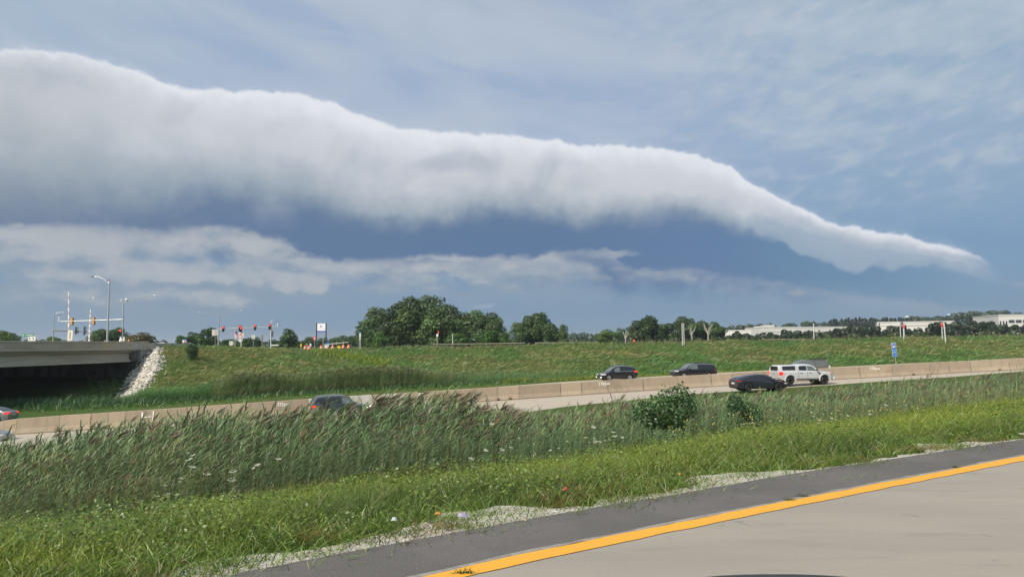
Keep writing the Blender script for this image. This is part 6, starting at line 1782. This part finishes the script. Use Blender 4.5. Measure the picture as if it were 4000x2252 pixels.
    def lampcorner(s, x, z0, z1, ln, mt, name, yin=.55):
        """lamp wrapped round a corner"""
        sg = 1 if x > 0 else -1
        for sd_ in (-1, 1):
            P = [(x + sg * .012, sd_ * s.half(x) * yin), (x + sg * .012, sd_ * (s.half(x) * .97 + .0)), (x - sg * ln * .4, sd_ * (s.half(x - sg * ln * .4) + .012)), (x - sg * ln, sd_ * (s.half(x - sg * ln) + .012)), (x - sg * ln, sd_ * (s.half(x - sg * ln) - .08)), (x - sg * .08, sd_ * s.half(x) * yin)]
            mb = MB(); mb.prism(P, z0, z1, 'z'); mb.build(name, mt, s.e)
    def mirrors(s, x, z, mt=None):
        for sd_ in (-1, 1):
            mb = MB(); mb.box(x - .10, x + .06, sd_ * (s.hw + .16) - .10, sd_ * (s.hw + .16) + .06, z - .08, z + .09); mb.build('mirror', mt or s.pm, s.e, bevel=.03)
            mb = MB(); mb.box(x - .04, x + .04, min(sd_ * (s.hw - .12), sd_ * (s.hw + .10)), max(sd_ * (s.hw - .12), sd_ * (s.hw + .10)), z - .07, z - .02); mb.build('mirror_arm', trim, s.e)
    def doors(s, xs, z0, z1):
        for x in xs: s.side([(x - .008, z0), (x + .008, z0), (x + .008, z1), (x - .008, z1)], trim, 'door_gap', .003)
    def handles(s, xs, z): [s.side([(x - .10, z - .018), (x + .10, z - .018), (x + .10, z + .018), (x - .10, z + .018)], chrome if s.label.startswith('white') is False and 'black' not in s.label else trim, 'door_handle', .03) for x in xs]
    def rails(s, xa, xb, dz=.05, mt=None, y=None):
        for sd_ in (-1, 1):
            P = []; 
            for k in range(7):
                x = xa + (xb - xa) * k / 6; z = lerp_pts(s.rf, x); P.append((x, sd_ * ((y or s.yy(z) - .12)), z + (dz if 0 < k < 6 else .01)))
            mb = MB(); mb.path(P, .022, 6); mb.build('roof_rail', mt or trim, s.e)
    def place(s, p, ang, z=None):
        s.e.location = p; s.e.rotation_euler = (0, 0, ang); return s.e

def lane_pos(u, Yd, dz=0.0):
    """position on the carriageway at azimuth u and depth Yd; heading from the barrier line"""
    p, d = bar_frame(u); x = (u - 2000) / F * Yd
    return Vector((x, Yd, p.z + dz)), math.atan2(d.y, d.x)

# dark blue-grey SUV, near lanes
s = Veh('suv', 'dark blue grey SUV with red tail lamps, driving behind the reed plumes', 'car', 5.0, 1.98,
        [(-2.5, 1.02), (-2.3, 1.12), (-1.6, 1.14), (.95, 1.08), (1.35, 1.04), (2.1, .98), (2.42, .84), (2.5, .62)],
        [(-2.46, 1.10), (-2.12, 1.62), (-1.9, 1.70), (-1.2, 1.77), (-.2, 1.79), (.35, 1.74), (.75, 1.55), (1.32, 1.06)], (-1.43, 1.43), .39, paint('blue_grey_paint', (0.045, 0.062, 0.080)), zb=.30, zbelt=1.12, zroof=1.78, wr=.70, wb=.95)
s.body(); s.cabin()
s.window([(-2.16, 1.18), (-1.40, 1.17), (-1.22, 1.30), (-1.32, 1.60), (-1.92, 1.58), (-2.05, 1.46)]); s.window([(-1.02, 1.17), (.0, 1.15), (.0, 1.64), (-.92, 1.64), (-1.08, 1.5), (-1.14, 1.3)])
s.window([(.07, 1.15), (1.08, 1.12), (.60, 1.54), (.32, 1.63), (.07, 1.64)], glass_l, 'window'); s.screen(.42, 1.26, 'windshield', glass_l); s.screen(-2.40, -2.14, 'rear_window')
s.lampcorner(-2.5, .86, 1.04, .42, taillit, 'tail_lamp', .62); s.lampcorner(2.47, .72, .86, .45, headlit, 'headlight', .6)
s.endbox(-2.5, -.26, .26, .74, .88, platem, 'licence_plate'); s.side([(-2.45, .30), (2.3, .30), (2.3, .42), (-2.45, .42)], trim, 'sill_trim', .006)
s.rails(-1.9, .2, .05, chrome); s.mirrors(.98, 1.15); s.doors((-1.0, .04, 1.05), .45, 1.08); s.handles((-.75, .3), .98)
p, a = lane_pos(1331, 63.6, -.25); s.place(p, a)

# black-windowed dark fastback saloon
s = Veh('fastback_car', 'low dark grey fastback car half hidden by the reeds below the white pickup', 'car', 4.97, 1.96,
        [(-2.48, .88), (-2.40, 1.02), (-2.1, 1.06), (-1.2, 1.02), (.2, .95), (1.0, .90), (1.9, .80), (2.3, .68), (2.48, .52)],
        [(-2.38, 1.03), (-1.9, 1.18), (-1.2, 1.34), (-.5, 1.43), (.0, 1.44), (.45, 1.38), (.85, 1.22), (1.45, .90)], (-1.48, 1.48), .36, paint('gunmetal_paint', (0.028, 0.032, 0.045)), zb=.20, zbelt=.98, zroof=1.44, wr=.60, wb=.88)
s.rim = alloyd
s.body(); s.cabin(); s.window([(-1.75, 1.06), (-.32, 1.0), (-.32, 1.36), (-.75, 1.36), (-1.3, 1.24)]); s.window([(-.26, 1.0), (1.02, .96), (.62, 1.24), (.30, 1.34), (-.26, 1.37)])
s.screen(.46, 1.36, 'windshield', glass); s.screen(-2.2, -.95, 'rear_window'); s.lampcorner(-2.47, .84, .93, .35, tailm, 'tail_lamp', .45); s.lampcorner(2.44, .58, .68, .4, headm, 'headlight', .6)
s.endbox(-2.48, -.25, .25, .60, .74, platem, 'licence_plate'); s.endbox(-2.48, -.7, .7, .24, .40, trim, 'diffuser', .02); s.mirrors(.78, 1.02); s.doors((-1.2, -.28, .95), .35, .94)
s.window([(-1.80, .995), (1.05, .935), (1.05, .955), (-1.80, 1.015)], trim, 'window_trim', .02)
p, a = lane_pos(2953, 67.6); s.place(p, a)

# white pickup with canopy
wp = paint('white_paint', (0.58, 0.59, 0.61), .1, .3)
s = Veh('pickup_truck', 'white crew cab pickup truck with a windowed white canopy over its bed', 'pickup truck', 5.9, 2.05,
        [(-2.95, 1.30), (-1.0, 1.32), (.9, 1.32), (1.35, 1.30), (2.5, 1.22), (2.82, 1.12), (2.95, .85)],
        [(-.98, 1.88), (-.6, 1.97), (.1, 1.98), (.55, 1.93), (.85, 1.80), (1.42, 1.30)], (-1.85, 1.86), .44, wp, zb=.46, zbelt=1.30, zroof=1.98, wr=.76, wb=.96, arch=.53, plan=[(-1, .97), (-.93, 1), (.66, 1), (.85, .97), (1, .86)])
s.rim = alloyd
s.body(); s.cabin(); cap = [(-2.93, 1.72), (-2.80, 1.88), (-2.55, 1.90), (-1.05, 1.93)]
s.cabin(cap, 'canopy'); s.window([(-2.62, 1.42), (-1.22, 1.42), (-1.22, 1.80), (-1.32, 1.83), (-2.52, 1.80), (-2.62, 1.75)], glass, 'canopy_window')
s.window([(-.86, 1.40), (-.02, 1.38), (-.02, 1.83), (-.74, 1.82), (-.86, 1.72)]); s.window([(.06, 1.38), (1.06, 1.34), (.72, 1.70), (.48, 1.80), (.06, 1.83)], glass_l, 'window'); s.screen(.60, 1.36, 'windshield', glass)
mb = MB(); mb.box(-2.985, -2.955, -.62, .62, 1.40, 1.80); mb.build('canopy_rear_window', glass, s.e); mb = MB(); mb.box(-2.99, -2.952, -.86, .86, .80, 1.28); mb.build('tailgate', mat('silver_grey', (.42, .43, .44), .4, .3), s.e, bevel=.02)
s.endbox(-2.99, -.14, .14, 1.0, 1.08, chrome, 'emblem'); mb = MB(); mb.box(-3.10, -2.95, -.94, .94, .56, .76); mb.build('rear_bumper', chrome, s.e, bevel=.03); s.endbox(-3.10, -.16, .16, .60, .72, platem, 'licence_plate', .01)
for sd_ in (-1, 1):
    mb = MB(); mb.box(-2.985, -2.60, min(sd_ * .86, sd_ * 1.04), max(sd_ * .86, sd_ * 1.04), .95, 1.27); mb.build('tail_lamp', taillit, s.e, bevel=.02)
s.lampcorner(2.88, .92, 1.12, .35, headm, 'headlight', .7); s.side([(2.52, .98), (2.74, .96), (2.74, 1.10), (2.52, 1.12)], amber, 'side_marker', .02); mb = MB(); mb.box(2.93, 3.0, -.70, .70, .72, 1.12); mb.build('grille', trim, s.e, bevel=.02); mb = MB(); mb.box(2.85, 3.08, -.98, .98, .50, .70); mb.build('front_bumper', wp, s.e, bevel=.04)
s.mirrors(.98, 1.46, trim); s.doors((-.94, .02, 1.12), .60, 1.30); s.handles((-.66, .30), 1.16)
s.side([(-1.2, .50), (1.2, .50), (1.2, .58), (-1.2, .58)], trim, 'running_board', .05); s.side([(1.28, .98), (1.40, .98), (1.40, 1.16), (1.28, 1.16)], trim, 'vent', .01)
for wx in (-1.85, 1.86):                                       # flared arches
    for sd_ in (-1, 1):
        t_ = np.linspace(-.12, math.pi + .12, 13); mb = MB(); o_ = [(wx + .62 * math.cos(q_), .44 + .62 * math.sin(q_)) for q_ in t_]; i_ = [(wx + .53 * math.cos(q_), .44 + .53 * math.sin(q_)) for q_ in t_]
        y0, y1 = sd_ * (s.hw * .96), sd_ * (s.hw + .05); vs = [(x, y1, z) for x, z in i_] + [(x, y1, z) for x, z in o_] + [(x, y0, z) for x, z in o_]
        fs = []
        for k in range(12): fs += [(k, k + 1, 14 + k, 13 + k), (13 + k, 14 + k, 27 + k, 26 + k)]
        mb.add(vs, fs); mb.build('wheel_arch', wp, s.e, smooth=True)
p, a = lane_pos(3122, 73.6); s.place(p, a)

# black compact SUV, far lanes
zfar = .55
s = Veh('suv', 'small black SUV beyond the barrier, first of the two black cars', 'car', 4.57, 1.84,
        [(-2.28, .98), (-2.1, 1.08), (-1.3, 1.10), (.75, 1.00), (1.2, .98), (1.9, .86), (2.2, .72), (2.28, .52)],
        [(-2.22, 1.08), (-1.9, 1.45), (-1.75, 1.56), (-1.0, 1.65), (-.1, 1.67), (.35, 1.60), (.7, 1.42), (1.28, .99)], (-1.30, 1.33), .36, paint('black_paint_gloss', (0.010, 0.011, 0.014), .1, .22), zb=.24, zbelt=1.05, zroof=1.66, wr=.64, wb=.88)
s.body(); s.cabin(); s.window([(-1.72, 1.20), (-1.02, 1.13), (-1.02, 1.52), (-1.5, 1.49)]); s.window([(-.98, 1.13), (-.14, 1.09), (-.14, 1.54), (-.98, 1.53)]); s.window([(-.08, 1.09), (.88, 1.04), (.48, 1.42), (.26, 1.52), (-.08, 1.54)], glass_l, 'window')
s.window([(-1.75, 1.09), (.95, 1.00), (.95, 1.025), (-1.75, 1.12)], chrome, 'window_trim', .02)
s.screen(.42, 1.22, 'windshield', glass_l); s.screen(-2.18, -1.92, 'rear_window'); s.lampcorner(-2.27, .94, 1.12, .42, taillit, 'tail_lamp', .6); s.lampcorner(2.24, .66, .80, .48, headm, 'headlight', .55)
s.endbox(2.28, -.55, .55, .34, .50, trim, 'grille'); s.endbox(2.28, -.80, -.55, .36, .44, headlit, 'fog_lamp'); s.endbox(2.28, .55, .80, .36, .44, headlit, 'fog_lamp'); s.mirrors(.82, 1.08); s.doors((-1.0, -.10, .9), .4, 1.02); s.handles((-.80, .1), .94); s.rails(-1.6, .1, .045, chrome)
p, a = lane_pos(2405, 88.0); p.z = at(2405, 1484, 88).z; s.place(p, a + math.pi)

# large black SUV, far lanes
s = Veh('suv', 'long black SUV beyond the barrier, left of the white pickup', 'car', 5.2, 1.98,
        [(-2.6, 1.02), (-2.45, 1.12), (-1.6, 1.12), (1.0, 1.08), (1.3, 1.10), (2.2, 1.06), (2.5, .96), (2.6, .70)],
        [(-2.55, 1.12), (-2.25, 1.62), (-2.05, 1.72), (-1.2, 1.79), (-.1, 1.80), (.4, 1.74), (.75, 1.58), (1.35, 1.10)], (-1.55, 1.54), .39, MATS['black_paint_gloss'], zb=.30, zbelt=1.12, zroof=1.79, wr=.72, wb=.94)
s.body(); s.cabin(); s.window([(-2.12, 1.20), (-1.30, 1.18), (-1.30, 1.64), (-1.9, 1.62)]); s.window([(-1.24, 1.18), (-.22, 1.16), (-.22, 1.67), (-1.24, 1.66)]); s.window([(-.16, 1.16), (.98, 1.13), (.55, 1.56), (.30, 1.65), (-.16, 1.67)], glass_l, 'window')
s.window([(-2.2, 1.66), (.28, 1.70), (.62, 1.60), (1.08, 1.14), (1.13, 1.15), (.66, 1.635), (.30, 1.735), (-2.2, 1.70)], chrome, 'window_trim', .022)
s.screen(.45, 1.28, 'windshield', glass_l); s.screen(-2.50, -2.26, 'rear_window'); s.lampcorner(-2.59, .94, 1.03, .4, tailm, 'tail_lamp', .55); s.lampcorner(2.58, .88, .98, .34, headm, 'headlight', .6)
mb = MB(); [mb.box(2.60, 2.63, -.66 + k * .19, -.66 + k * .19 + .15, .84, .96) for k in range(7)]; mb.build('grille', chrome, s.e); s.endbox(2.6, -.7, .7, .42, .60, trim, 'lower_grille'); s.mirrors(.95, 1.17); s.doors((-1.26, -.18, 1.0), .45, 1.08); s.handles((-.98, .08), 1.0); s.rails(-2.0, .1, .05)
p, a = lane_pos(2702, 87.0); p.z = at(2702, 1478, 87).z; s.place(p, a + math.pi)

# grey pickup with canopy and roof load behind the white one
gp_ = paint('pewter_paint', (0.17, 0.165, 0.155), .4, .35)
s = Veh('pickup_truck', 'grey pickup truck with canopy and roof rack, mostly hidden behind the white one', 'pickup truck', 5.7, 1.98,
        [(-2.85, 1.22), (-1.0, 1.22), (.9, 1.20), (1.3, 1.18), (2.4, 1.10), (2.75, .98), (2.85, .8)],
        [(-.95, 1.70), (-.5, 1.80), (.1, 1.82), (.5, 1.78), (.8, 1.66), (1.40, 1.19)], (-1.75, 1.78), .41, gp_, zb=.42, zbelt=1.2, zroof=1.82, wr=.72, wb=.92, arch=.50)
s.body(); s.cabin(); s.cabin([(-2.83, 1.62), (-2.62, 1.84), (-2.4, 1.86), (-1.02, 1.87)], 'canopy'); s.window([(-2.45, 1.36), (-1.16, 1.36), (-1.16, 1.70), (-2.35, 1.70)], glass_l, 'canopy_window')
s.window([(-.84, 1.28), (-.02, 1.27), (-.02, 1.68), (-.74, 1.67)], glass_l); s.window([(.06, 1.27), (1.05, 1.23), (.66, 1.60), (.45, 1.66), (.06, 1.68)], glass_l); s.screen(.56, 1.34, 'windshield', glass_l)
mb = MB(); mb.box(-2.6, -.9, -.62, .62, 1.99, 2.05); mb.build('roof_rack', trim, s.e)
mb = MB(); [mb.tube((x, y, 1.84), (x, y, 2.0), .02, .02, 6) for x in (-2.4, -1.2) for y in (-.55, .55)]; mb.build('rack_leg', trim, s.e)
for sd_ in (-1, 1):
    mb = MB(); mb.box(-2.88, -2.78, min(sd_ * .80, sd_ * .97), max(sd_ * .80, sd_ * .97), .90, 1.18); mb.build('tail_lamp', headm, s.e)
p, a = lane_pos(3132, 89); p.z = at(3132, 1466, 89).z; s.place(p, a + math.pi)

# grey saloon under the bridge, far lanes
def saloon(label, pm, name='saloon_car'):
    s = Veh(name, label, 'car', 4.8, 1.84,
            [(-2.4, .92), (-2.25, 1.04), (-1.75, 1.08), (.6, .98), (1.1, .95), (1.9, .86), (2.25, .74), (2.4, .55)],
            [(-1.95, 1.06), (-1.35, 1.30), (-.8, 1.42), (-.1, 1.46), (.3, 1.40), (.65, 1.26), (1.25, .95)], (-1.40, 1.38), .34, pm, zb=.22, zbelt=1.0, zroof=1.45, wr=.60, wb=.86)
    s.body(); s.cabin(); s.window([(-1.35, 1.10), (-.36, 1.05), (-.36, 1.37), (-.78, 1.36), (-1.15, 1.24)]); s.window([(-.30, 1.05), (.85, 1.01), (.45, 1.28), (.2, 1.36), (-.30, 1.38)])
    s.screen(.34, 1.18, 'windshield', glass); s.screen(-1.9, -.95, 'rear_window'); s.lampcorner(-2.39, .82, .98, .36, taillit if 'bridge' in label else tailm, 'tail_lamp', .6); s.lampcorner(2.36, .60, .74, .42, headm, 'headlight', .55)
    s.mirrors(.72, 1.04); s.doors((-.95, -.33, .85), .35, .98); s.handles((-.6, .15), .90); s.endbox(-2.4, -.26, .26, .70, .82, platem, 'licence_plate'); return s
s = saloon('grey saloon car coming out of the dark under the bridge, rear end showing', paint('silver_paint', (0.24, 0.26, 0.28), .4))
Y = 70.5; q = at(0, 1640, Y); s.place(Vector((at(-48, 1640, Y).x, Y, at(-28, 1648, Y).z)), a * 0 + lane_pos(0, 60)[1] + math.pi - .12)
s = saloon('grey car just entering the picture at the left edge on the near lanes', paint('silver_paint', (0.24, 0.26, 0.28), .4), 'grey_car')
Y = 54.5; s.place(Vector((at(-105, 1712, Y).x, Y, bar_frame(-100)[0].z + .0)), lane_pos(0, 60)[1])

# cars up on the road behind the bridge wall
s = saloon('white car whose roof shows over the low wall past the bridge end', paint('white_paint_two', (0.66, 0.67, 0.68), .05, .3)); Y = 150; q = at(640, 1337, Y); s.place(Vector((q.x, Y, q.z - 1.47)), .1)
s = saloon('dark red brown car whose roof shows beside the small lit sign', paint('maroon_paint', (0.10, 0.05, 0.05))); Y = 160; q = at(734, 1336, Y); s.place(Vector((q.x, Y, q.z - 1.47)), .05)
Y = 155; e, b_ = post_sign('small_colour_sign', 720, Y, 'tiny white sign with blue top and red mark beyond the bridge end', 1325, .05, lgrey)
plate(e, 'white_panel', rect(-.42, .42, zof(720, 1337, Y, b_), zof(720, 1327, Y, b_)), wht); plate(e, 'blue_mark', rect(-.12, .40, zof(720, 1329, Y, b_), zof(720, 1323.5, Y, b_)), blu, -.05, -.032); plate(e, 'red_mark', rect(-.05, .30, zof(720, 1337.5, Y, b_), zof(720, 1331, Y, b_)), redp, -.05, -.032)

# ------------------------------------------------------------------ weeds along the barrier foot
def dry_weed(u, s_, label):
    p = on_barrier(u, 0.0, .10); e = empty('dry_weed', p, 0, label, 'weed')
    n = 90; az_ = rng.uniform(-math.pi, math.pi, n); el_ = rng.uniform(.3, 1.4, n); d = np.stack([np.cos(az_) * np.cos(el_), -np.abs(np.sin(az_)) * np.cos(el_), np.sin(el_)], 1)
    side_ = unit(np.cross(d, rng.normal(size=(n, 3)))); v, q, c = strips(rng.normal(0, .05, (n, 3)) * [1, .3, .2], d, rng.uniform(.3, .75, n) * s_, np.full(n, .02), d * 0, side_, np.tile([[.14, .07, .045]], (n, 1)), np.tile([[.22, .12, .07]], (n, 1)), 1)
    me = np_mesh('stalks', v, q, c); o = link_mesh('stalks', me, leafm, e)
dry_weed(256, 1.0, 'brown dry weed clump at the barrier foot near the left edge')
dry_weed(1985, .8, 'brown dry weed at the barrier foot in the middle of the picture')
dry_weed(1940, .6, 'small dry weed against a barrier joint, left of the middle weed clump')
dry_weed(3545, .5, 'small dry brown weed at the barrier foot below the blue mile marker')
dry_weed(3880, .55, 'dry brown weed at the barrier foot near the right edge')

# ------------------------------------------------------------------ white umbels
um_m = mat('umbel_white', (0.52, 0.55, 0.44), 0.9)
stem_m = mat('flower_stem', (0.10, 0.17, 0.05), 0.9)
def umbel_mesh(seed):
    r = random.Random(seed); mb = MB(); N = 22
    for k in range(N):
        a = k * 2.4; rr_ = math.sqrt(k / N) * .055; x, y = rr_ * math.cos(a), rr_ * math.sin(a); z = -.012 + .25 * rr_ + r.uniform(-.003, .003); q_ = r.uniform(.006, .011)
        mb.add([(x + q_ * math.cos(t), y + q_ * math.sin(t), z) for t in np.linspace(0, 6.28, 6, endpoint=False)] + [(x, y, z + .006)], [(i, (i + 1) % 6, 6) for i in range(6)])
    me = bpy.data.meshes.new('flower_head'); me.from_pydata(mb.v, [], mb.f); me.materials.append(um_m); return me
UM = [umbel_mesh(s_) for s_ in range(3)]
mb = MB(); mb.path([(0, 0, -1.0), (.01, 0, -.5), (0, 0, -.012)], [.005, .004, .003], 5); STM = mb.mesh('stem'); STM.materials.append(stem_m)
fr = random.Random(3)
ORD = 'leftmost second third fourth fifth sixth seventh eighth ninth tenth eleventh twelfth thirteenth fourteenth fifteenth sixteenth seventeenth eighteenth nineteenth twentieth'.split()
def umbel(u, v, wpx, Y, label, grp):
    p = at(u, v, Y); zgnd = float(height(p.x, Y)[0]); e = empty('wildflower', (p.x, Y, zgnd), 0, label, 'flower', grp)
    o = bpy.data.objects.new('flower_head', UM[fr.randrange(3)]); COL.objects.link(o); o.parent = e; s_ = wpx * Y / F / .15; o.scale = (s_, s_, s_ * 1.5); o.location = (0, 0, p.z - zgnd); o.rotation_euler = (fr.uniform(-.1, .45), fr.uniform(-.3, .3), 0)
    o = bpy.data.objects.new('stem', STM); COL.objects.link(o); o.parent = e; o.scale = (1, 1, p.z - zgnd); o.location = (0, 0, p.z - zgnd)
def Yfl(u, v): 
    return float(np.interp(u, [0, 1000, 2000, 3000, 4000], [11, 12.5, 14.5, 18, 24]))
FLA = [(753, 1776, 30), (738, 1793, 36), (752, 1822, 38), (735, 1767, 16), (808, 1849, 38), (910, 1838, 40), (905, 1872, 42), (708, 1866, 22), (700, 1879, 18), (640, 1893, 30), (650, 1928, 34), (616, 1936, 20), (546, 1957, 32), (1088, 1791, 28), (1005, 1814, 32), (990, 1827, 20)]
FLB = [(1921, 1654, 26), (1840, 1788, 30), (1848, 1796, 14), (1846, 1820, 18), (1898, 1757, 26), (1962, 1754, 28), (1996, 1746, 20), (2318, 1666, 28), (2287, 1707, 18), (2320, 1711, 14), (2395, 1686, 24), (2400, 1702, 28), (2325, 1723, 26), (2343, 1723, 20), (2364, 1719, 14), (2382, 1716, 16), (2302, 1727, 12), (2027, 1710, 14), (2085, 1732, 14), (2150, 1757, 18), (2182, 1749, 14), (2216, 1722, 12), (2087, 1774, 18), (2152, 1779, 16), (2190, 1780, 20), (2540, 1652, 18), (2434, 1706, 14), (2557, 1690, 12), (2532, 1701, 10), (2327, 1765, 12), (2430, 1707, 20)]
FLC = [(2937, 1650, 16), (2905, 1655, 12), (2937, 1653, 12), (3171, 1608, 15), (3176, 1624, 14), (3200, 1638, 16), (3222, 1641, 15), (3196, 1652, 15), (3250, 1633, 14), (3252, 1644, 14), (3127, 1672, 12), (3234, 1667, 12), (3215, 1615, 12), (3312, 1622, 20), (3398, 1616, 18), (3437, 1642, 12), (3368, 1665, 16), (3462, 1581, 22), (3580, 1620, 14), (3585, 1594, 14), (3607, 1600, 10), (3670, 1625, 10), (3768, 1616, 14), (3798, 1638, 10), (3844, 1616, 8), (3963, 1596, 22), (3942, 1612, 20), (3958, 1610, 10), (3925, 1642, 22), (3991, 1641, 18), (3305, 1727, 16), (3308, 1742, 14), (3322, 1742, 10), (3308, 1752, 12), (3485, 1703, 14), (3532, 1690, 12), (3607, 1647, 10), (3058, 1700, 16), (3070, 1718, 14), (3085, 1724, 14), (3063, 1750, 12)]
def flower_row(L, grp, where):
    L = sorted(L)
    for i, (u_, v_, w_) in enumerate(L):
        j = len(L) - 1 - i
        o_ = ORD[i] + (' from left' if i else '') if i < min(20, len(L) - len(L) // 2) else (('rightmost' if j == 0 else (ORD[j] if j < 20 else 'middle one') + ' from right'))
        sz_ = 'large' if w_ >= 28 else ('small' if w_ <= 14 else 'medium sized')
        umbel(u_, v_, w_, Yfl(u_, v_) * (.75 if (v_ > 1680 and u_ > 2700) else 1), sz_ + ' white lace flower, ' + o_ + ' ' + where, grp)
flower_row(FLA, 'white lace flowers before the left reeds', 'among those before the left reeds')
flower_row(FLB, 'white lace flowers in the middle verge', 'among those in the middle verge')
flower_row(FLC, 'white lace flowers in the right verge', 'among those in the right verge')

# ------------------------------------------------------------------ litter on the gravel
def litter(u, v, w, mt, label, name='litter', h=.5, seed=0):
    p = atz(u, v, 0.02); s_ = w * p.y / F; r = random.Random(seed); mb = MB(); n = 7
    ra = [(s_ * .5 * r.uniform(.7, 1.1) * math.cos(k * 6.283 / n), s_ * .4 * r.uniform(.7, 1.1) * math.sin(k * 6.283 / n), r.uniform(0, .01)) for k in range(n)]
    rb = [(x * .6, y * .6, s_ * h * r.uniform(.5, 1.0)) for x, y, z in ra]
    mb.loft([ra, rb]); o = mb.build(name, mt); o.location = p; tag(o, label, 'litter'); return o
litter(2208, 1915, 30, mat('litter_red', (.30, .055, .04), .6), 'crumpled red piece of litter at the edge of the weeds', h=.55, seed=1)
litter(1808, 2015, 54, mat('litter_lilac', (.33, .30, .44), .6), 'crumpled lilac scrap of litter beside the shoulder', h=.3, seed=2)
litter(1712, 2008, 30, mat('litter_orange', (.62, .20, .05), .6), 'small orange scrap of litter left of the lilac one', h=.4, seed=3)
litter(1540, 2032, 34, mat('litter_pale_blue', (.52, .56, .60), .5), 'pale bluish plastic scrap on the gravel', h=.4, seed=4)
litter(1578, 2112, 26, mat('litter_white', (.48, .48, .46), .5), 'small white scrap lying on the asphalt shoulder left of centre', h=.2, seed=5)
litter(2654, 1853, 14, MATS['litter_orange'], 'tiny orange scrap on the gravel right of centre', h=.5, seed=6)
litter(3137, 1853, 14, MATS['litter_white'], 'small white scrap on the asphalt shoulder at the right', h=.3, seed=7)
litter(2172, 1996, 34, MATS['litter_white'], 'curved white strip of litter at the gravel edge', h=.1, seed=8)
litter(2052, 2031, 14, mat('litter_leaf', (.5, .38, .2), .8), 'small dry leaf on the asphalt shoulder', h=.2, seed=9)
litter(2558, 1946, 14, MATS['litter_leaf'], 'small tan leaf in the middle of the asphalt shoulder', h=.2, seed=10)
# tufts growing in the seam beside the yellow line, and one on the concrete
def tuft(u, v, w, label, z=0.005):
    p = atz(u, v, z); e = empty('grass_tuft', p, 0, label, 'grass tuft'); n = 70; s_ = w * p.y / F
    off = rng.normal(0, .3, (n, 3)) * [s_, s_ * .25, 0]; az_ = rng.uniform(-math.pi, math.pi, n); el_ = rng.uniform(.2, 1.2, n); d = np.stack([np.cos(az_) * np.cos(el_), np.sin(az_) * np.cos(el_), np.sin(el_)], 1)
    side_ = unit(np.cross(d, rng.normal(size=(n, 3)))); k = rng.uniform(.7, 1.3, n)[:, None]
    v_, q_, c_ = strips(off, d, rng.uniform(.02, .05, n), np.full(n, .006), d * 0, side_, np.array([[.06, .085, .02]]) * k, np.array([[.12, .16, .04]]) * k, 1)
    link_mesh('blades', np_mesh('blades', v_, q_, c_), leafm, e)
tuft(3083, 1953, 36, 'small green tuft in the seam beside the yellow line'); tuft(3135, 1937, 40, 'second green tuft in the seam, slightly farther along the yellow line'); tuft(1815, 2236, 60, 'dark green tuft on the concrete lane near the bottom edge', .01)
tuft(3735, 1826, 26, 'thin tuft in the seam near the right end of the yellow line')

# ------------------------------------------------------------------ edge of the car the picture is taken from
carp = mat('own_car_paint', (0.035, 0.037, 0.04), .7, .0)
sill = empty('side_mirror', at(3050, 2282, 0.62), 0, 'dark rounded top edge of a car side mirror at the bottom of the picture', 'mirror')
mb = MB(); rings = []
for k in range(17):
    f = k / 16 * 2 - 1; x = f * .165; hgt = .055 * (1 - abs(f) ** 2.6) ** .6 + .003; dep = .045 * (1 - abs(f) ** 3) + .01
    rings.append([(x, dep * math.cos(a), -.05 + (hgt + .0) * max(-.9, math.sin(a))) for a in np.linspace(0, 2 * math.pi, 12, endpoint=False)])
mb.loft(rings); mb.build('mirror_shell', carp, sill, smooth=80)
mb = MB(); mb.box(-.05, .05, -.02, .25, -.16, -.10); mb.build('mirror_foot', carp, sill, bevel=.01)

# ------------------------------------------------------------------ haze
hz = bpy.data.materials.new('thin_haze'); hz.use_nodes = True
t = hz.node_tree; t.nodes.clear(); o_ = t.nodes.new('ShaderNodeOutputMaterial'); pv = t.nodes.new('ShaderNodeVolumePrincipled')
pv.inputs['Color'].default_value = (0.85, 0.92, 1.0, 1); pv.inputs['Density'].default_value = 0.00014; pv.inputs['Anisotropy'].default_value = 0.3
t.links.new(pv.outputs[0], o_.inputs['Volume'])
mb = MB(); mb.box(-9600, 9600, -9600, 9600, -9.0, 75.0); tag(mb.build('haze', hz), kind='stuff')
S.cycles.volume_bounces = 0
